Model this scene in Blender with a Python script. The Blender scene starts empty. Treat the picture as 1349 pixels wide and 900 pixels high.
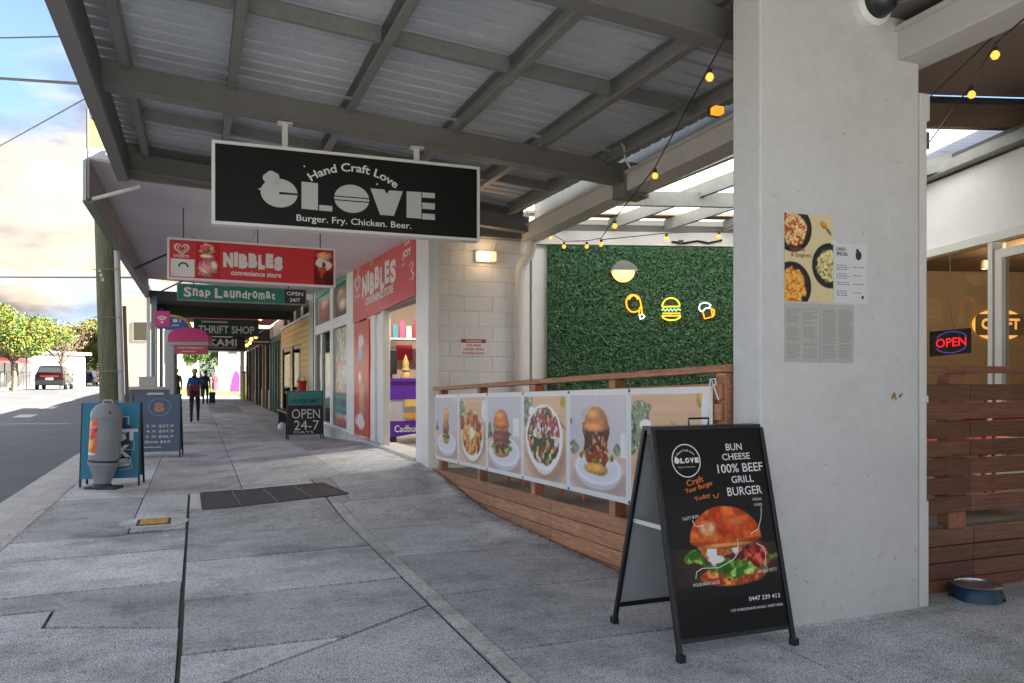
import bpy, bmesh, math, random
import numpy as np
from mathutils import Vector, Matrix
random.seed(7); np.random.seed(7)
SC = bpy.context.scene; COL = SC.collection
R = math.radians
# ------------------------------------------------------------------ camera
F, CX, HY, H = 1049.0, 674.5, 497.0, 1.35          # focal length and horizon in photo pixels, eye height in m
YAW = math.atan(414.5 / 1049); S_, C_ = math.sin(YAW), math.cos(YAW)
cam = bpy.data.cameras.new('camera'); camo = bpy.data.objects.new('camera', cam); COL.objects.link(camo)
camo.location = (0, 0, H); camo.rotation_euler = (R(90), 0, -YAW)
cam.sensor_width = 36; cam.lens = 36 * F / 1349; cam.shift_y = (HY - 450) / 1349
cam.clip_start = .05; cam.clip_end = 3000
SC.camera = camo
# ------------------------------------------------------------------ world and sun
SUN = Vector((.74, -.44, .50)).normalized()
w = bpy.data.worlds.new('World'); SC.world = w; w.use_nodes = True
nt = w.node_tree; nt.nodes.clear(); N = nt.nodes.new; L = nt.links.new
sky = N('ShaderNodeTexSky'); sky.sky_type = 'NISHITA'; sky.sun_disc = False
sky.sun_elevation = math.asin(SUN.z); sky.sun_rotation = math.atan2(SUN.x, SUN.y)
sky.air_density = 1.0; sky.dust_density = .3; sky.ozone_density = 1.5
tc = N('ShaderNodeTexCoord'); sep = N('ShaderNodeSeparateXYZ'); L(tc.outputs['Generated'], sep.inputs[0])
mp = N('ShaderNodeMapping'); mp.inputs['Scale'].default_value = (1.6, 1.6, 4.2); mp.inputs['Location'].default_value = (1.1, 4.4, 4.1)
L(tc.outputs['Generated'], mp.inputs[0])
n1 = N('ShaderNodeTexNoise'); n1.inputs['Scale'].default_value = 1.5; n1.inputs['Detail'].default_value = 8; n1.inputs['Roughness'].default_value = .56
n1.inputs['Distortion'].default_value = .35; L(mp.outputs[0], n1.inputs['Vector'])
cov = N('ShaderNodeValToRGB'); cov.color_ramp.elements[0].position = .43; cov.color_ramp.elements[1].position = .58
L(n1.outputs['Fac'], cov.inputs[0])
mp2 = N('ShaderNodeMapping'); mp2.inputs['Scale'].default_value = (2.4, 2.4, 7.0); mp2.inputs['Location'].default_value = (1.7, 5.2, 2.2)
L(tc.outputs['Generated'], mp2.inputs[0])
n2 = N('ShaderNodeTexNoise'); n2.inputs['Scale'].default_value = 2.3; n2.inputs['Detail'].default_value = 7; L(mp2.outputs[0], n2.inputs['Vector'])
cc = N('ShaderNodeValToRGB'); e = cc.color_ramp.elements
e[0].position = .40; e[0].color = (.75, .78, .98, 1); e[1].position = .62; e[1].color = (2.5, 2.35, 2.0, 1)
m_ = e.new(.48); m_.color = (1.65, 1.6, 1.6, 1)
L(n2.outputs['Fac'], cc.inputs[0])
el = N('ShaderNodeMapRange'); el.inputs[1].default_value = .02; el.inputs[2].default_value = .34; L(sep.outputs['Z'], el.inputs[0])
warm = N('ShaderNodeMix'); warm.data_type = 'RGBA'; warm.inputs['A'].default_value = (.92, .76, .58, 1); warm.inputs['B'].default_value = (.92, .90, .88, 1); L(el.outputs[0], warm.inputs['Factor'])
cw_ = N('ShaderNodeMix'); cw_.data_type = 'RGBA'; cw_.blend_type = 'MULTIPLY'; cw_.inputs['Factor'].default_value = 1; L(cc.outputs[0], cw_.inputs['A']); L(warm.outputs['Result'], cw_.inputs['B'])
sk = N('ShaderNodeMix'); sk.data_type = 'RGBA'; sk.blend_type = 'MULTIPLY'; sk.inputs['Factor'].default_value = 1; L(sky.outputs[0], sk.inputs['A'])
hz_ = N('ShaderNodeMix'); hz_.data_type = 'RGBA'; hz_.inputs['A'].default_value = (.15, .22, .36, 1); hz_.inputs['B'].default_value = (.46, .46, .46, 1); L(el.outputs[0], hz_.inputs['Factor']); L(hz_.outputs['Result'], sk.inputs['B'])
mix = N('ShaderNodeMix'); mix.data_type = 'RGBA'
L(cov.outputs[0], mix.inputs['Factor']); L(sk.outputs['Result'], mix.inputs['A']); L(cw_.outputs['Result'], mix.inputs['B'])
bg = N('ShaderNodeBackground'); bg.inputs['Strength'].default_value = .10
out = N('ShaderNodeOutputWorld'); L(mix.outputs['Result'], bg.inputs[0]); L(bg.outputs[0], out.inputs[0])
sun = bpy.data.lights.new('sun', 'SUN'); sun.energy = 4.8; sun.angle = R(.6); sun.color = (1, .93, .82)
suno = bpy.data.objects.new('sun', sun); COL.objects.link(suno)
suno.rotation_euler = (-SUN).to_track_quat('-Z', 'Y').to_euler(); suno.location = (20, -20, 30)
vs = SC.view_settings; vs.view_transform = 'Standard'; vs.look = 'None'; vs.exposure = 2.78; vs.gamma = 1; vs.use_curve_mapping = False
SC.cycles.max_bounces = 7; SC.cycles.diffuse_bounces = 5; SC.cycles.glossy_bounces = 3; SC.cycles.transmission_bounces = 4
SC.cycles.transparent_max_bounces = 12; SC.cycles.caustics_reflective = False; SC.cycles.caustics_refractive = False
SC.cycles.sample_clamp_indirect = 6; SC.cycles.use_denoising = True

# ------------------------------------------------------------------ helpers
def at(px, py, x=None, y=None, z=None, t=None):
    u = (px - CX) / F; v = (HY - py) / F
    d = Vector((S_ + u * C_, C_ - u * S_, v))
    if x is not None: t = x / d.x
    elif y is not None: t = y / d.y
    elif z is not None: t = (z - H) / d.z
    return Vector((0, 0, H)) + d * t
def lt(l, t, z=0):                                  # sideways / forward of the eye -> world
    return Vector((t * S_ + l * C_, t * C_ - l * S_, z))
def sstep(a, b, x):
    x = np.clip((x - a) / (b - a), 0, 1); return x * x * (3 - 2 * x)
def gz(x, y):                                       # footpath height: a low rise towards the shop step
    return float(.22 * sstep(7.2, 10, y) * (1 - sstep(13, 19, y)) * np.clip((x - .2) / 2.4, 0, 1))
def onpath(px, py):
    z = 0
    for i in range(12):
        p = at(px, py, z=z); z = .5 * z + .5 * gz(p.x, p.y)
    return at(px, py, z=z)

ORG = {}
def org(o):
    while o is not None:
        if o.name in ORG: return ORG[o.name]
        o = o.parent
    return Vector((0, 0, 0))
class MB:
    def __init__(s): s.v = []; s.f = []; s.m = []; s.k = 0; s.cuts = []
    def cut(s): s.cuts.append((len(s.v), len(s.f))); return s
    def add(s, vs, fs):
        b = len(s.v); s.v += [tuple(v) for v in vs]
        for f in fs: s.f.append(tuple(b + i for i in f)); s.m.append(s.k)
        return s
    def hexa(s, p):                                # p: 4 bottom ccw, 4 top ccw
        return s.add(p, [(3, 2, 1, 0), (4, 5, 6, 7), (0, 1, 5, 4), (1, 2, 6, 5), (2, 3, 7, 6), (3, 0, 4, 7)])
    def box(s, x0, x1, y0, y1, z0, z1):
        return s.hexa([(x0, y0, z0), (x1, y0, z0), (x1, y1, z0), (x0, y1, z0), (x0, y0, z1), (x1, y0, z1), (x1, y1, z1), (x0, y1, z1)])
    def beam(s, p, q, w, h, up=(0, 0, 1), ext=0):   # centred bar p->q, width w across, height h along up
        p = Vector(p); q = Vector(q); d = (q - p).normalized(); p = p - d * ext; q = q + d * ext
        a = d.cross(Vector(up)).normalized(); b = a.cross(d).normalized(); a *= w / 2; b *= h / 2
        return s.hexa([p - a - b, p + a - b, q + a - b, q - a - b, p - a + b, p + a + b, q + a + b, q - a + b])
    def prism(s, pts, fr, c0, c1):                 # polygon (a,b) in frame, extruded c0..c1 along the normal
        n = len(pts); A = [fr(a, b, c1) for a, b in pts]; B = [fr(a, b, c0) for a, b in pts]
        return s.add(A + B, [tuple(range(n)), tuple(range(2 * n - 1, n - 1, -1))] + [(i, n + i, n + (i + 1) % n, (i + 1) % n) for i in range(n)])
    def poly(s, pts): return s.add(pts, [tuple(range(len(pts)))])
    def tube(s, pts, r, n=8, cap=True):
        pts = [Vector(p) for p in pts]; rs = r if isinstance(r, (list, tuple)) else [r] * len(pts); vs = []
        pa = None
        for i, p in enumerate(pts):
            d = (pts[min(i + 1, len(pts) - 1)] - pts[max(i - 1, 0)]).normalized()
            if pa is None:
                pa = d.cross(Vector((0, 0, 1)));
                if pa.length < .05: pa = d.cross(Vector((1, 0, 0)))
            pa = (pa - d * pa.dot(d)).normalized(); b = d.cross(pa)
            for k in range(n):
                t = 2 * math.pi * k / n; vs.append(p + (pa * math.cos(t) + b * math.sin(t)) * rs[i])
        fs = [(i * n + k, i * n + (k + 1) % n, (i + 1) * n + (k + 1) % n, (i + 1) * n + k) for i in range(len(pts) - 1) for k in range(n)]
        if cap: fs += [tuple(range(n - 1, -1, -1)), tuple((len(pts) - 1) * n + k for k in range(n))]
        return s.add(vs, fs)
    def lathe(s, prof, c, ax=(0, 0, 1), n=24):
        ax = Vector(ax).normalized(); a = ax.cross(Vector((0, 1, 0)))
        if a.length < .05: a = ax.cross(Vector((1, 0, 0)))
        a.normalize(); b = ax.cross(a); c = Vector(c); vs = []
        for r, h in prof:
            for k in range(n):
                t = 2 * math.pi * k / n; vs.append(c + ax * h + (a * math.cos(t) + b * math.sin(t)) * r)
        m = len(prof); fs = [(i * n + k, i * n + (k + 1) % n, (i + 1) * n + (k + 1) % n, (i + 1) * n + k) for i in range(m - 1) for k in range(n)]
        if prof[0][0] > 1e-4: fs.append(tuple(range(n - 1, -1, -1)))
        if prof[-1][0] > 1e-4: fs.append(tuple((m - 1) * n + k for k in range(n)))
        return s.add(vs, fs)
def frame(o, r, u):
    o = Vector(o); r = Vector(r).normalized(); u = Vector(u).normalized(); n = r.cross(u)
    f = lambda a, b, c=0: o + r * a + u * b + n * c
    f.n = n; f.r = r; f.u = u; f.o = o
    return f
def tag(o, label=None, cat=None, group=None, kind=None):
    if label: o['label'] = label
    if cat: o['category'] = cat
    if group: o['group'] = group
    if kind: o['kind'] = kind
    return o
def thing(name, loc, label, cat, group=None):
    o = bpy.data.objects.new(name, None); o.empty_display_size = .1; COL.objects.link(o); o.location = loc; ORG[o.name] = Vector(loc)
    return tag(o, label, cat, group)
def mk(name, mb, mats, parent=None, label=None, cat=None, group=None, kind=None, bev=0, smooth=False, loc=None):
    if len(mb.cuts) > 1 and parent is not None and kind is None:      # every line or letter its own part
        ends = mb.cuts[1:] + [(len(mb.v), len(mb.f))]; st = [(0, 0)] + mb.cuts[1:]; o = None
        for (v0, f0), (v1, f1) in zip(st, ends):
            q = MB(); q.v = mb.v[v0:v1]; q.f = [tuple(i - v0 for i in f) for f in mb.f[f0:f1]]; q.m = mb.m[f0:f1]
            o = mk(name, q, mats, parent, label, cat, group, kind, bev, smooth)
        return o
    me = bpy.data.meshes.new(name)
    base = org(parent) if parent is not None else (Vector(loc) if loc is not None else Vector((0, 0, 0)))
    me.from_pydata([(v[0] - base.x, v[1] - base.y, v[2] - base.z) for v in mb.v], [], mb.f)
    if not isinstance(mats, (list, tuple)): mats = [mats]
    for m in mats: me.materials.append(m)
    if len(mats) > 1: me.polygons.foreach_set('material_index', mb.m)
    if smooth: me.polygons.foreach_set('use_smooth', [True] * len(me.polygons))
    me.update()
    o = bpy.data.objects.new(name, me); COL.objects.link(o)
    if parent is not None: o.parent = parent
    else: o.location = base; ORG[o.name] = base
    if bev:
        b = o.modifiers.new('bevel', 'BEVEL'); b.width = bev; b.segments = 1 if bev < .006 else 2; b.limit_method = 'ANGLE'; b.harden_normals = False
    if smooth: 
        b = o.modifiers.new('edges', 'EDGE_SPLIT'); b.split_angle = R(40)
    return tag(o, label, cat, group, kind)
def B(x0, x1, y0, y1, z0, z1): return MB().box(x0, x1, y0, y1, z0, z1)
def dup(o, off, label=None, parent=None):           # a copy of a thing with its parts and sub-parts
    c = o.copy(); COL.objects.link(c)
    if parent is None: c.location = o.location + Vector(off); ORG[c.name] = Vector(c.location)
    else: c.parent = parent
    if label: c['label'] = label
    for ch in [q for q in bpy.data.objects if q.parent == o]: dup(ch, (0, 0, 0), parent=c)
    return c

# ------------------------------------------------------------------ materials
def lin(c):
    c = np.asarray(c, float) / 255.0
    return np.where(c <= .04045, c / 12.92, ((c + .055) / 1.055) ** 2.4)
MATS = {}
def mat(name, col, rough=.7, metal=0, var=.12, scale=3.0, bump=.0, bscale=60, stretch=(1, 1, 1), rnd=0, fine=0, spec=.5, coat=0, dirt=0, dcol=(.08, .07, .06)):
    """base colour with broad and fine noise, optional tint per object, relief and irregular dirt"""
    if name in MATS: return MATS[name]
    m = bpy.data.materials.new(name); m.use_nodes = True; t = m.node_tree; b = t.nodes['Principled BSDF']; n = t.nodes.new; l = t.links.new
    g = n('ShaderNodeNewGeometry'); mpn = n('ShaderNodeMapping'); mpn.inputs['Scale'].default_value = stretch; l(g.outputs['Position'], mpn.inputs[0])
    a = n('ShaderNodeTexNoise'); a.inputs['Scale'].default_value = scale; a.inputs['Detail'].default_value = 6; a.inputs['Roughness'].default_value = .65; l(mpn.outputs[0], a.inputs['Vector'])
    mr = n('ShaderNodeMapRange'); mr.inputs[1].default_value = .25; mr.inputs[2].default_value = .75; mr.inputs[3].default_value = 1 - var; mr.inputs[4].default_value = 1 + var; l(a.outputs['Fac'], mr.inputs[0])
    val = mr.outputs[0]
    if fine:
        f = n('ShaderNodeTexNoise'); f.inputs['Scale'].default_value = bscale; f.inputs['Detail'].default_value = 2; l(mpn.outputs[0], f.inputs['Vector'])
        fr = n('ShaderNodeMapRange'); fr.inputs[1].default_value = .3; fr.inputs[2].default_value = .7; fr.inputs[3].default_value = 1 - fine; fr.inputs[4].default_value = 1 + fine; l(f.outputs['Fac'], fr.inputs[0])
        mm = n('ShaderNodeMath'); mm.operation = 'MULTIPLY'; l(val, mm.inputs[0]); l(fr.outputs[0], mm.inputs[1]); val = mm.outputs[0]
    if rnd:
        oi = n('ShaderNodeObjectInfo'); rr = n('ShaderNodeMapRange'); rr.inputs[3].default_value = 1 - rnd; rr.inputs[4].default_value = 1 + rnd; l(oi.outputs['Random'], rr.inputs[0])
        mm = n('ShaderNodeMath'); mm.operation = 'MULTIPLY'; l(val, mm.inputs[0]); l(rr.outputs[0], mm.inputs[1]); val = mm.outputs[0]
    hs = n('ShaderNodeVectorMath'); hs.operation = 'SCALE'; hs.inputs[0].default_value = col[:3]; l(val, hs.inputs['Scale'])
    c_out = hs.outputs[0]
    if dirt:
        d = n('ShaderNodeTexNoise'); d.inputs['Scale'].default_value = scale * .55; d.inputs['Detail'].default_value = 9; d.inputs['Roughness'].default_value = .72; l(g.outputs['Position'], d.inputs['Vector'])
        dr = n('ShaderNodeMapRange'); dr.inputs[1].default_value = .52; dr.inputs[2].default_value = .74; dr.inputs[3].default_value = 0; dr.inputs[4].default_value = dirt; l(d.outputs['Fac'], dr.inputs[0])
        mx = n('ShaderNodeMix'); mx.data_type = 'RGBA'; l(dr.outputs[0], mx.inputs['Factor']); l(c_out, mx.inputs['A']); mx.inputs['B'].default_value = (*dcol, 1); c_out = mx.outputs['Result']
    l(c_out, b.inputs['Base Color'])
    b.inputs['Roughness'].default_value = rough; b.inputs['Metallic'].default_value = metal; b.inputs['Specular IOR Level'].default_value = spec
    if coat: b.inputs['Coat Weight'].default_value = coat; b.inputs['Coat Roughness'].default_value = .08
    if bump:
        bn = n('ShaderNodeTexNoise'); bn.inputs['Scale'].default_value = bscale; bn.inputs['Detail'].default_value = 5; l(mpn.outputs[0], bn.inputs['Vector'])
        bp = n('ShaderNodeBump'); bp.inputs['Strength'].default_value = bump; bp.inputs['Distance'].default_value = .01; l(bn.outputs['Fac'], bp.inputs['Height']); l(bp.outputs[0], b.inputs['Normal'])
    MATS[name] = m; return m
def emit(name, col, st):
    if name in MATS: return MATS[name]
    m = bpy.data.materials.new(name); m.use_nodes = True; b = m.node_tree.nodes['Principled BSDF']
    b.inputs['Base Color'].default_value = (*[min(1, c) for c in col[:3]], 1); b.inputs['Emission Color'].default_value = (*col[:3], 1); b.inputs['Emission Strength'].default_value = st
    MATS[name] = m; return m
def glassmat(name, tint=(1, 1, 1), refl=.08, rough=.02):
    if name in MATS: return MATS[name]
    m = bpy.data.materials.new(name); m.use_nodes = True; t = m.node_tree; t.nodes.clear(); n = t.nodes.new; l = t.links.new
    tr = n('ShaderNodeBsdfTransparent'); tr.inputs[0].default_value = (*tint, 1); gl = n('ShaderNodeBsdfGlossy'); gl.inputs['Roughness'].default_value = rough
    lw = n('ShaderNodeLayerWeight'); lw.inputs['Blend'].default_value = .5; pw = n('ShaderNodeMath'); pw.operation = 'POWER'; pw.inputs[1].default_value = 4; l(lw.outputs['Facing'], pw.inputs[0])
    ad = n('ShaderNodeMath'); ad.operation = 'MULTIPLY_ADD'; ad.inputs[1].default_value = .5 if refl > .03 else .12; ad.inputs[2].default_value = refl; ad.use_clamp = True; l(pw.outputs[0], ad.inputs[0])
    ms = n('ShaderNodeMixShader'); l(ad.outputs[0], ms.inputs[0]); l(tr.outputs[0], ms.inputs[1]); l(gl.outputs[0], ms.inputs[2])
    o = n('ShaderNodeOutputMaterial'); l(ms.outputs[0], o.inputs[0]); MATS[name] = m; return m
def polymat(name):                                   # translucent polycarbonate sheet
    m = bpy.data.materials.new(name); m.use_nodes = True; t = m.node_tree; t.nodes.clear(); n = t.nodes.new; l = t.links.new
    a = n('ShaderNodeBsdfTranslucent'); a.inputs[0].default_value = (.9, .93, .95, 1); d = n('ShaderNodeBsdfDiffuse'); d.inputs[0].default_value = (.6, .62, .63, 1)
    tr = n('ShaderNodeBsdfTransparent'); tr.inputs[0].default_value = (.9, .93, .95, 1)
    m1 = n('ShaderNodeMixShader'); m1.inputs[0].default_value = .25; l(a.outputs[0], m1.inputs[1]); l(d.outputs[0], m1.inputs[2])
    m2 = n('ShaderNodeMixShader'); m2.inputs[0].default_value = .0; l(m1.outputs[0], m2.inputs[1]); l(tr.outputs[0], m2.inputs[2])
    o = n('ShaderNodeOutputMaterial'); l(m2.outputs[0], o.inputs[0]); return m
def printmat():
    m = bpy.data.materials.new('printed_film'); m.use_nodes = True; b = m.node_tree.nodes['Principled BSDF']; b.inputs['Specular IOR Level'].default_value = .3
    a = m.node_tree.nodes.new('ShaderNodeAttribute'); a.attribute_name = 'Col'; m.node_tree.links.new(a.outputs['Color'], b.inputs['Base Color'])
    b.inputs['Roughness'].default_value = .38; return m
PRINT = printmat()
def concrete(name, col, grit=.3, spots=.6, rnd=.12):
    m = mat(name, col, .88, var=.22, scale=1.1, bump=.7, bscale=130, fine=grit, rnd=rnd, spec=.3); t = m.node_tree; n = t.nodes.new; l = t.links.new; b = t.nodes['Principled BSDF']
    src = b.inputs['Base Color'].links[0].from_socket; g = n('ShaderNodeNewGeometry')
    def layer(src, sc, lo, hi, amt, c2, det=6, stretch=None):
        a = n('ShaderNodeTexNoise'); a.inputs['Scale'].default_value = sc; a.inputs['Detail'].default_value = det; a.inputs['Roughness'].default_value = .7
        if stretch: mp_ = n('ShaderNodeMapping'); mp_.inputs['Scale'].default_value = stretch; l(g.outputs['Position'], mp_.inputs[0]); l(mp_.outputs[0], a.inputs['Vector'])
        else: l(g.outputs['Position'], a.inputs['Vector'])
        r = n('ShaderNodeMapRange'); r.inputs[1].default_value = lo; r.inputs[2].default_value = hi; r.inputs[3].default_value = 0; r.inputs[4].default_value = amt; l(a.outputs['Fac'], r.inputs[0])
        x = n('ShaderNodeMix'); x.data_type = 'RGBA'; x.blend_type = 'MULTIPLY'; l(r.outputs[0], x.inputs['Factor']); l(src, x.inputs['A']); x.inputs['B'].default_value = (*c2, 1); return x.outputs['Result']
    src = layer(src, .9, .48, .62, .85, (.60, .59, .59)); src = layer(src, 4.2, .50, .70, .7, (.66, .64, .62), 10); src = layer(src, 30, .50, .66, .75, (.48, .48, .48), 4); src = layer(src, 75, .54, .66, .6, (.45, .45, .45), 2); src = layer(src, 2.2, .55, .75, .5, (.66, .60, .50), 8, (.5, 3, 1))
    v = n('ShaderNodeTexVoronoi'); v.inputs['Scale'].default_value = 3.2; v.inputs['Randomness'].default_value = 1; l(g.outputs['Position'], v.inputs['Vector'])
    r = n('ShaderNodeMapRange'); r.inputs[1].default_value = .035; r.inputs[2].default_value = .055; r.inputs[3].default_value = spots; r.inputs[4].default_value = 0; l(v.outputs['Distance'], r.inputs[0])
    x = n('ShaderNodeMix'); x.data_type = 'RGBA'; x.blend_type = 'MULTIPLY'; l(r.outputs[0], x.inputs['Factor']); l(src, x.inputs['A']); x.inputs['B'].default_value = (.35, .35, .36, 1); l(x.outputs['Result'], b.inputs['Base Color']); return m
M = {}
M['conc'] = concrete('paving_concrete', (.66, .675, .68), .6, .6, .22)
M['joint'] = mat('joint_dirt', (.085, .08, .07), .95, var=.4, scale=8)
M['agg'] = concrete('exposed_aggregate', (.64, .66, .68), .8, .2, .06)
M['strip'] = concrete('edge_strip_concrete', (.76, .75, .72), .4, .2)
M['kerb'] = mat('kerb_concrete', (.56, .54, .51), .9, var=.2, scale=3, bump=.4, bscale=90, fine=.25, rnd=.08)
M['asphalt'] = mat('asphalt', (.135, .14, .15), .85, var=.16, scale=.8, bump=.4, bscale=140, fine=.3)
M['earth'] = mat('dry_ground', (.25, .22, .15), .95, var=.3, scale=.4)
M['white'] = mat('white_paint', (.80, .80, .79), .5, var=.05, scale=2, bump=.05, bscale=40, dirt=.18, dcol=(.35, .33, .30))
M['pillar'] = mat('pillar_render', (.62, .62, .61), .6, var=.05, scale=1.6, bump=.2, bscale=18, fine=.03, dirt=.3, dcol=(.36, .35, .32))
M['rust'] = mat('rust_stain', (.28, .17, .06), .9, var=.3, scale=20)
M['soffit'] = mat('soffit_sheet', (.70, .67, .71), .7, var=.06, scale=1.2, dirt=.12, dcol=(.3, .29, .3))
M['galv'] = mat('galvanised_steel', (.25, .255, .24), .5, .3, var=.12, scale=5, fine=.08, bscale=45, dirt=.25, dcol=(.16, .15, .13))
M['gsheet'] = mat('zinc_roof_sheet', (.56, .59, .62), .62, .08, var=.10, scale=1.6, fine=.05, bscale=30, rnd=.06, dirt=.25, dcol=(.24, .24, .24))
M['gpaint'] = mat('grey_painted_steel', (.17, .168, .16), .5, .1, var=.10, scale=3, dirt=.2, dcol=(.12, .11, .10))
M['lgrey'] = mat('pale_grey_steel', (.56, .55, .53), .5, .1, var=.07, scale=2, dirt=.15, dcol=(.2, .19, .17))
M['dark'] = mat('dark_steel', (.05, .05, .05), .5, .2, var=.1)
M['black'] = mat('black_plastic', (.018, .018, .02), .35, var=.1)
M['bframe'] = mat('black_frame', (.02, .021, .023), .32, .3, var=.1, scale=30)
M['brown'] = mat('brown_steel', (.17, .115, .075), .55, .1, var=.15, scale=4)
M['ceil'] = mat('dark_ceiling', (.06, .055, .05), .8, var=.1)
M['bceil'] = mat('brown_ceiling', (.26, .20, .15), .8, var=.08)
M['block'] = mat('painted_block', (.74, .75, .76), .75, var=.04, scale=2, bump=.25, bscale=70, fine=.05, rnd=.03, dirt=.12, dcol=(.32, .3, .27))
M['mortar'] = mat('painted_mortar', (.62, .61, .60), .85, var=.05)
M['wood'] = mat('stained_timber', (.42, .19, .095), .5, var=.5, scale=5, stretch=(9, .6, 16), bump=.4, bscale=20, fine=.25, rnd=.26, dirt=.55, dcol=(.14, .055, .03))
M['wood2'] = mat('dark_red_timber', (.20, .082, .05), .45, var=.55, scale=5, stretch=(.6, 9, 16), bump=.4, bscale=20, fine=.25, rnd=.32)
M['deck'] = mat('deck_board', (.12, .10, .085), .8, var=.2, scale=3, rnd=.12)
M['leaf'] = mat('artificial_leaf', (.045, .135, .058), .5, var=.6, scale=16, fine=.3, bscale=70)
M['leafback'] = mat('hedge_backing', (.006, .028, .012), .9)
M['red'] = mat('red_panel', (.62, .028, .035), .4, var=.06, scale=1)
M['wtxt'] = mat('white_lettering', (.78, .78, .76), .5, var=.02)
M['gtxt'] = mat('silver_lettering', (.55, .57, .58), .45, var=.04)
M['pvc'] = mat('pale_pvc_pipe', (.68, .68, .66), .4, var=.05)
M['glass'] = glassmat('window_glass', (.86, .9, .88), .05)
M['dglass'] = glassmat('smoky_glass', (.62, .6, .56), .012)
M['poly'] = polymat('polycarbonate')
M['alu'] = mat('white_aluminium', (.66, .66, .63), .4, .1, var=.04)
M['green'] = mat('green_panel', (.006, .20, .14), .45, var=.05)
M['pink'] = mat('magenta_plastic', (.62, .02, .20), .35, var=.05)
M['skin'] = mat('skin', (.45, .27, .19), .6, var=.08)

# ------------------------------------------------------------------ lettering and painted prints
TXT = {}
def text_mesh(s, bold):
    k = (s, bold)
    if k in TXT: return TXT[k]
    cu = bpy.data.curves.new('t', 'FONT'); cu.body = s; cu.size = 1; cu.offset = bold; cu.resolution_u = 3; cu.fill_mode = 'FRONT'
    o = bpy.data.objects.new('t', cu); COL.objects.link(o); dg = bpy.context.evaluated_depsgraph_get()
    me = bpy.data.meshes.new_from_object(o.evaluated_get(dg)); v = [tuple(q.co) for q in me.vertices]; f = [tuple(p.vertices) for p in me.polygons]
    bpy.data.objects.remove(o); bpy.data.curves.remove(cu); bpy.data.meshes.remove(me)
    xs = [q[0] for q in v]; ys = [q[1] for q in v]; x0, x1, y0, y1 = min(xs), max(xs), min(ys), max(ys)
    TXT[k] = ([((q[0] - x0) / (x1 - x0), (q[1] - y0) / (y1 - y0)) for q in v], f, (x1 - x0) / (y1 - y0)); return TXT[k]
def write(mb, s, fr, a0, b0, wd, ht, bold=.0, rot=0, c=.0015, warp=None):
    """text filling the box of lower left corner (a0,b0), width wd, height ht in frame fr"""
    v, f, asp = text_mesh(s, bold)
    if wd is None: wd = asp * ht
    ca, sa = math.cos(rot), math.sin(rot); P = []
    for x, y in v:
        x *= wd; y *= ht
        if warp: x, y = warp(x, y, wd)
        P.append(fr(a0 + x * ca - y * sa, b0 + x * sa + y * ca, c))
    return mb.cut().add(P, f)
def ell(a, b, ra, rb, n=24, t0=0, t1=2 * math.pi, rot=0):
    o = []
    for i in range(n + (0 if t1 - t0 > 6.28 else 1)):
        t = t0 + (t1 - t0) * i / n; x, y = ra * math.cos(t), rb * math.sin(t)
        o.append((a + x * math.cos(rot) - y * math.sin(rot), b + x * math.sin(rot) + y * math.cos(rot)))
    return o
def stroke(mb, pts, wd, fr, c=.0015, closed=False):  # flat line of even width
    n = len(pts); Lf = []; Rt = []
    for i in range(n):
        if closed: p, q = pts[i - 1], pts[(i + 1) % n]
        else: p, q = pts[max(i - 1, 0)], pts[min(i + 1, n - 1)]
        dx, dy = q[0] - p[0], q[1] - p[1]; d = math.hypot(dx, dy) or 1; nx, ny = -dy / d * wd / 2, dx / d * wd / 2
        Lf.append((pts[i][0] + nx, pts[i][1] + ny)); Rt.append((pts[i][0] - nx, pts[i][1] - ny))
    m = n if closed else n - 1
    return mb.add([fr(a, b, c) for a, b in Rt + Lf], [(i, (i + 1) % n, n + (i + 1) % n, n + i) for i in range(m)])
def vn(U, V, sx, sy, seed):
    rs = np.random.RandomState(seed); g = rs.rand(64, 64); x = U * sx; y = V * sy; xi = np.floor(x).astype(int); yi = np.floor(y).astype(int); fx = x - xi; fy = y - yi
    fx = fx * fx * (3 - 2 * fx); fy = fy * fy * (3 - 2 * fy); xi %= 64; yi %= 64; x1 = (xi + 1) % 64; y1 = (yi + 1) % 64
    return (g[yi, xi] * (1 - fx) + g[yi, x1] * fx) * (1 - fy) + (g[y1, xi] * (1 - fx) + g[y1, x1] * fx) * fy
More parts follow.
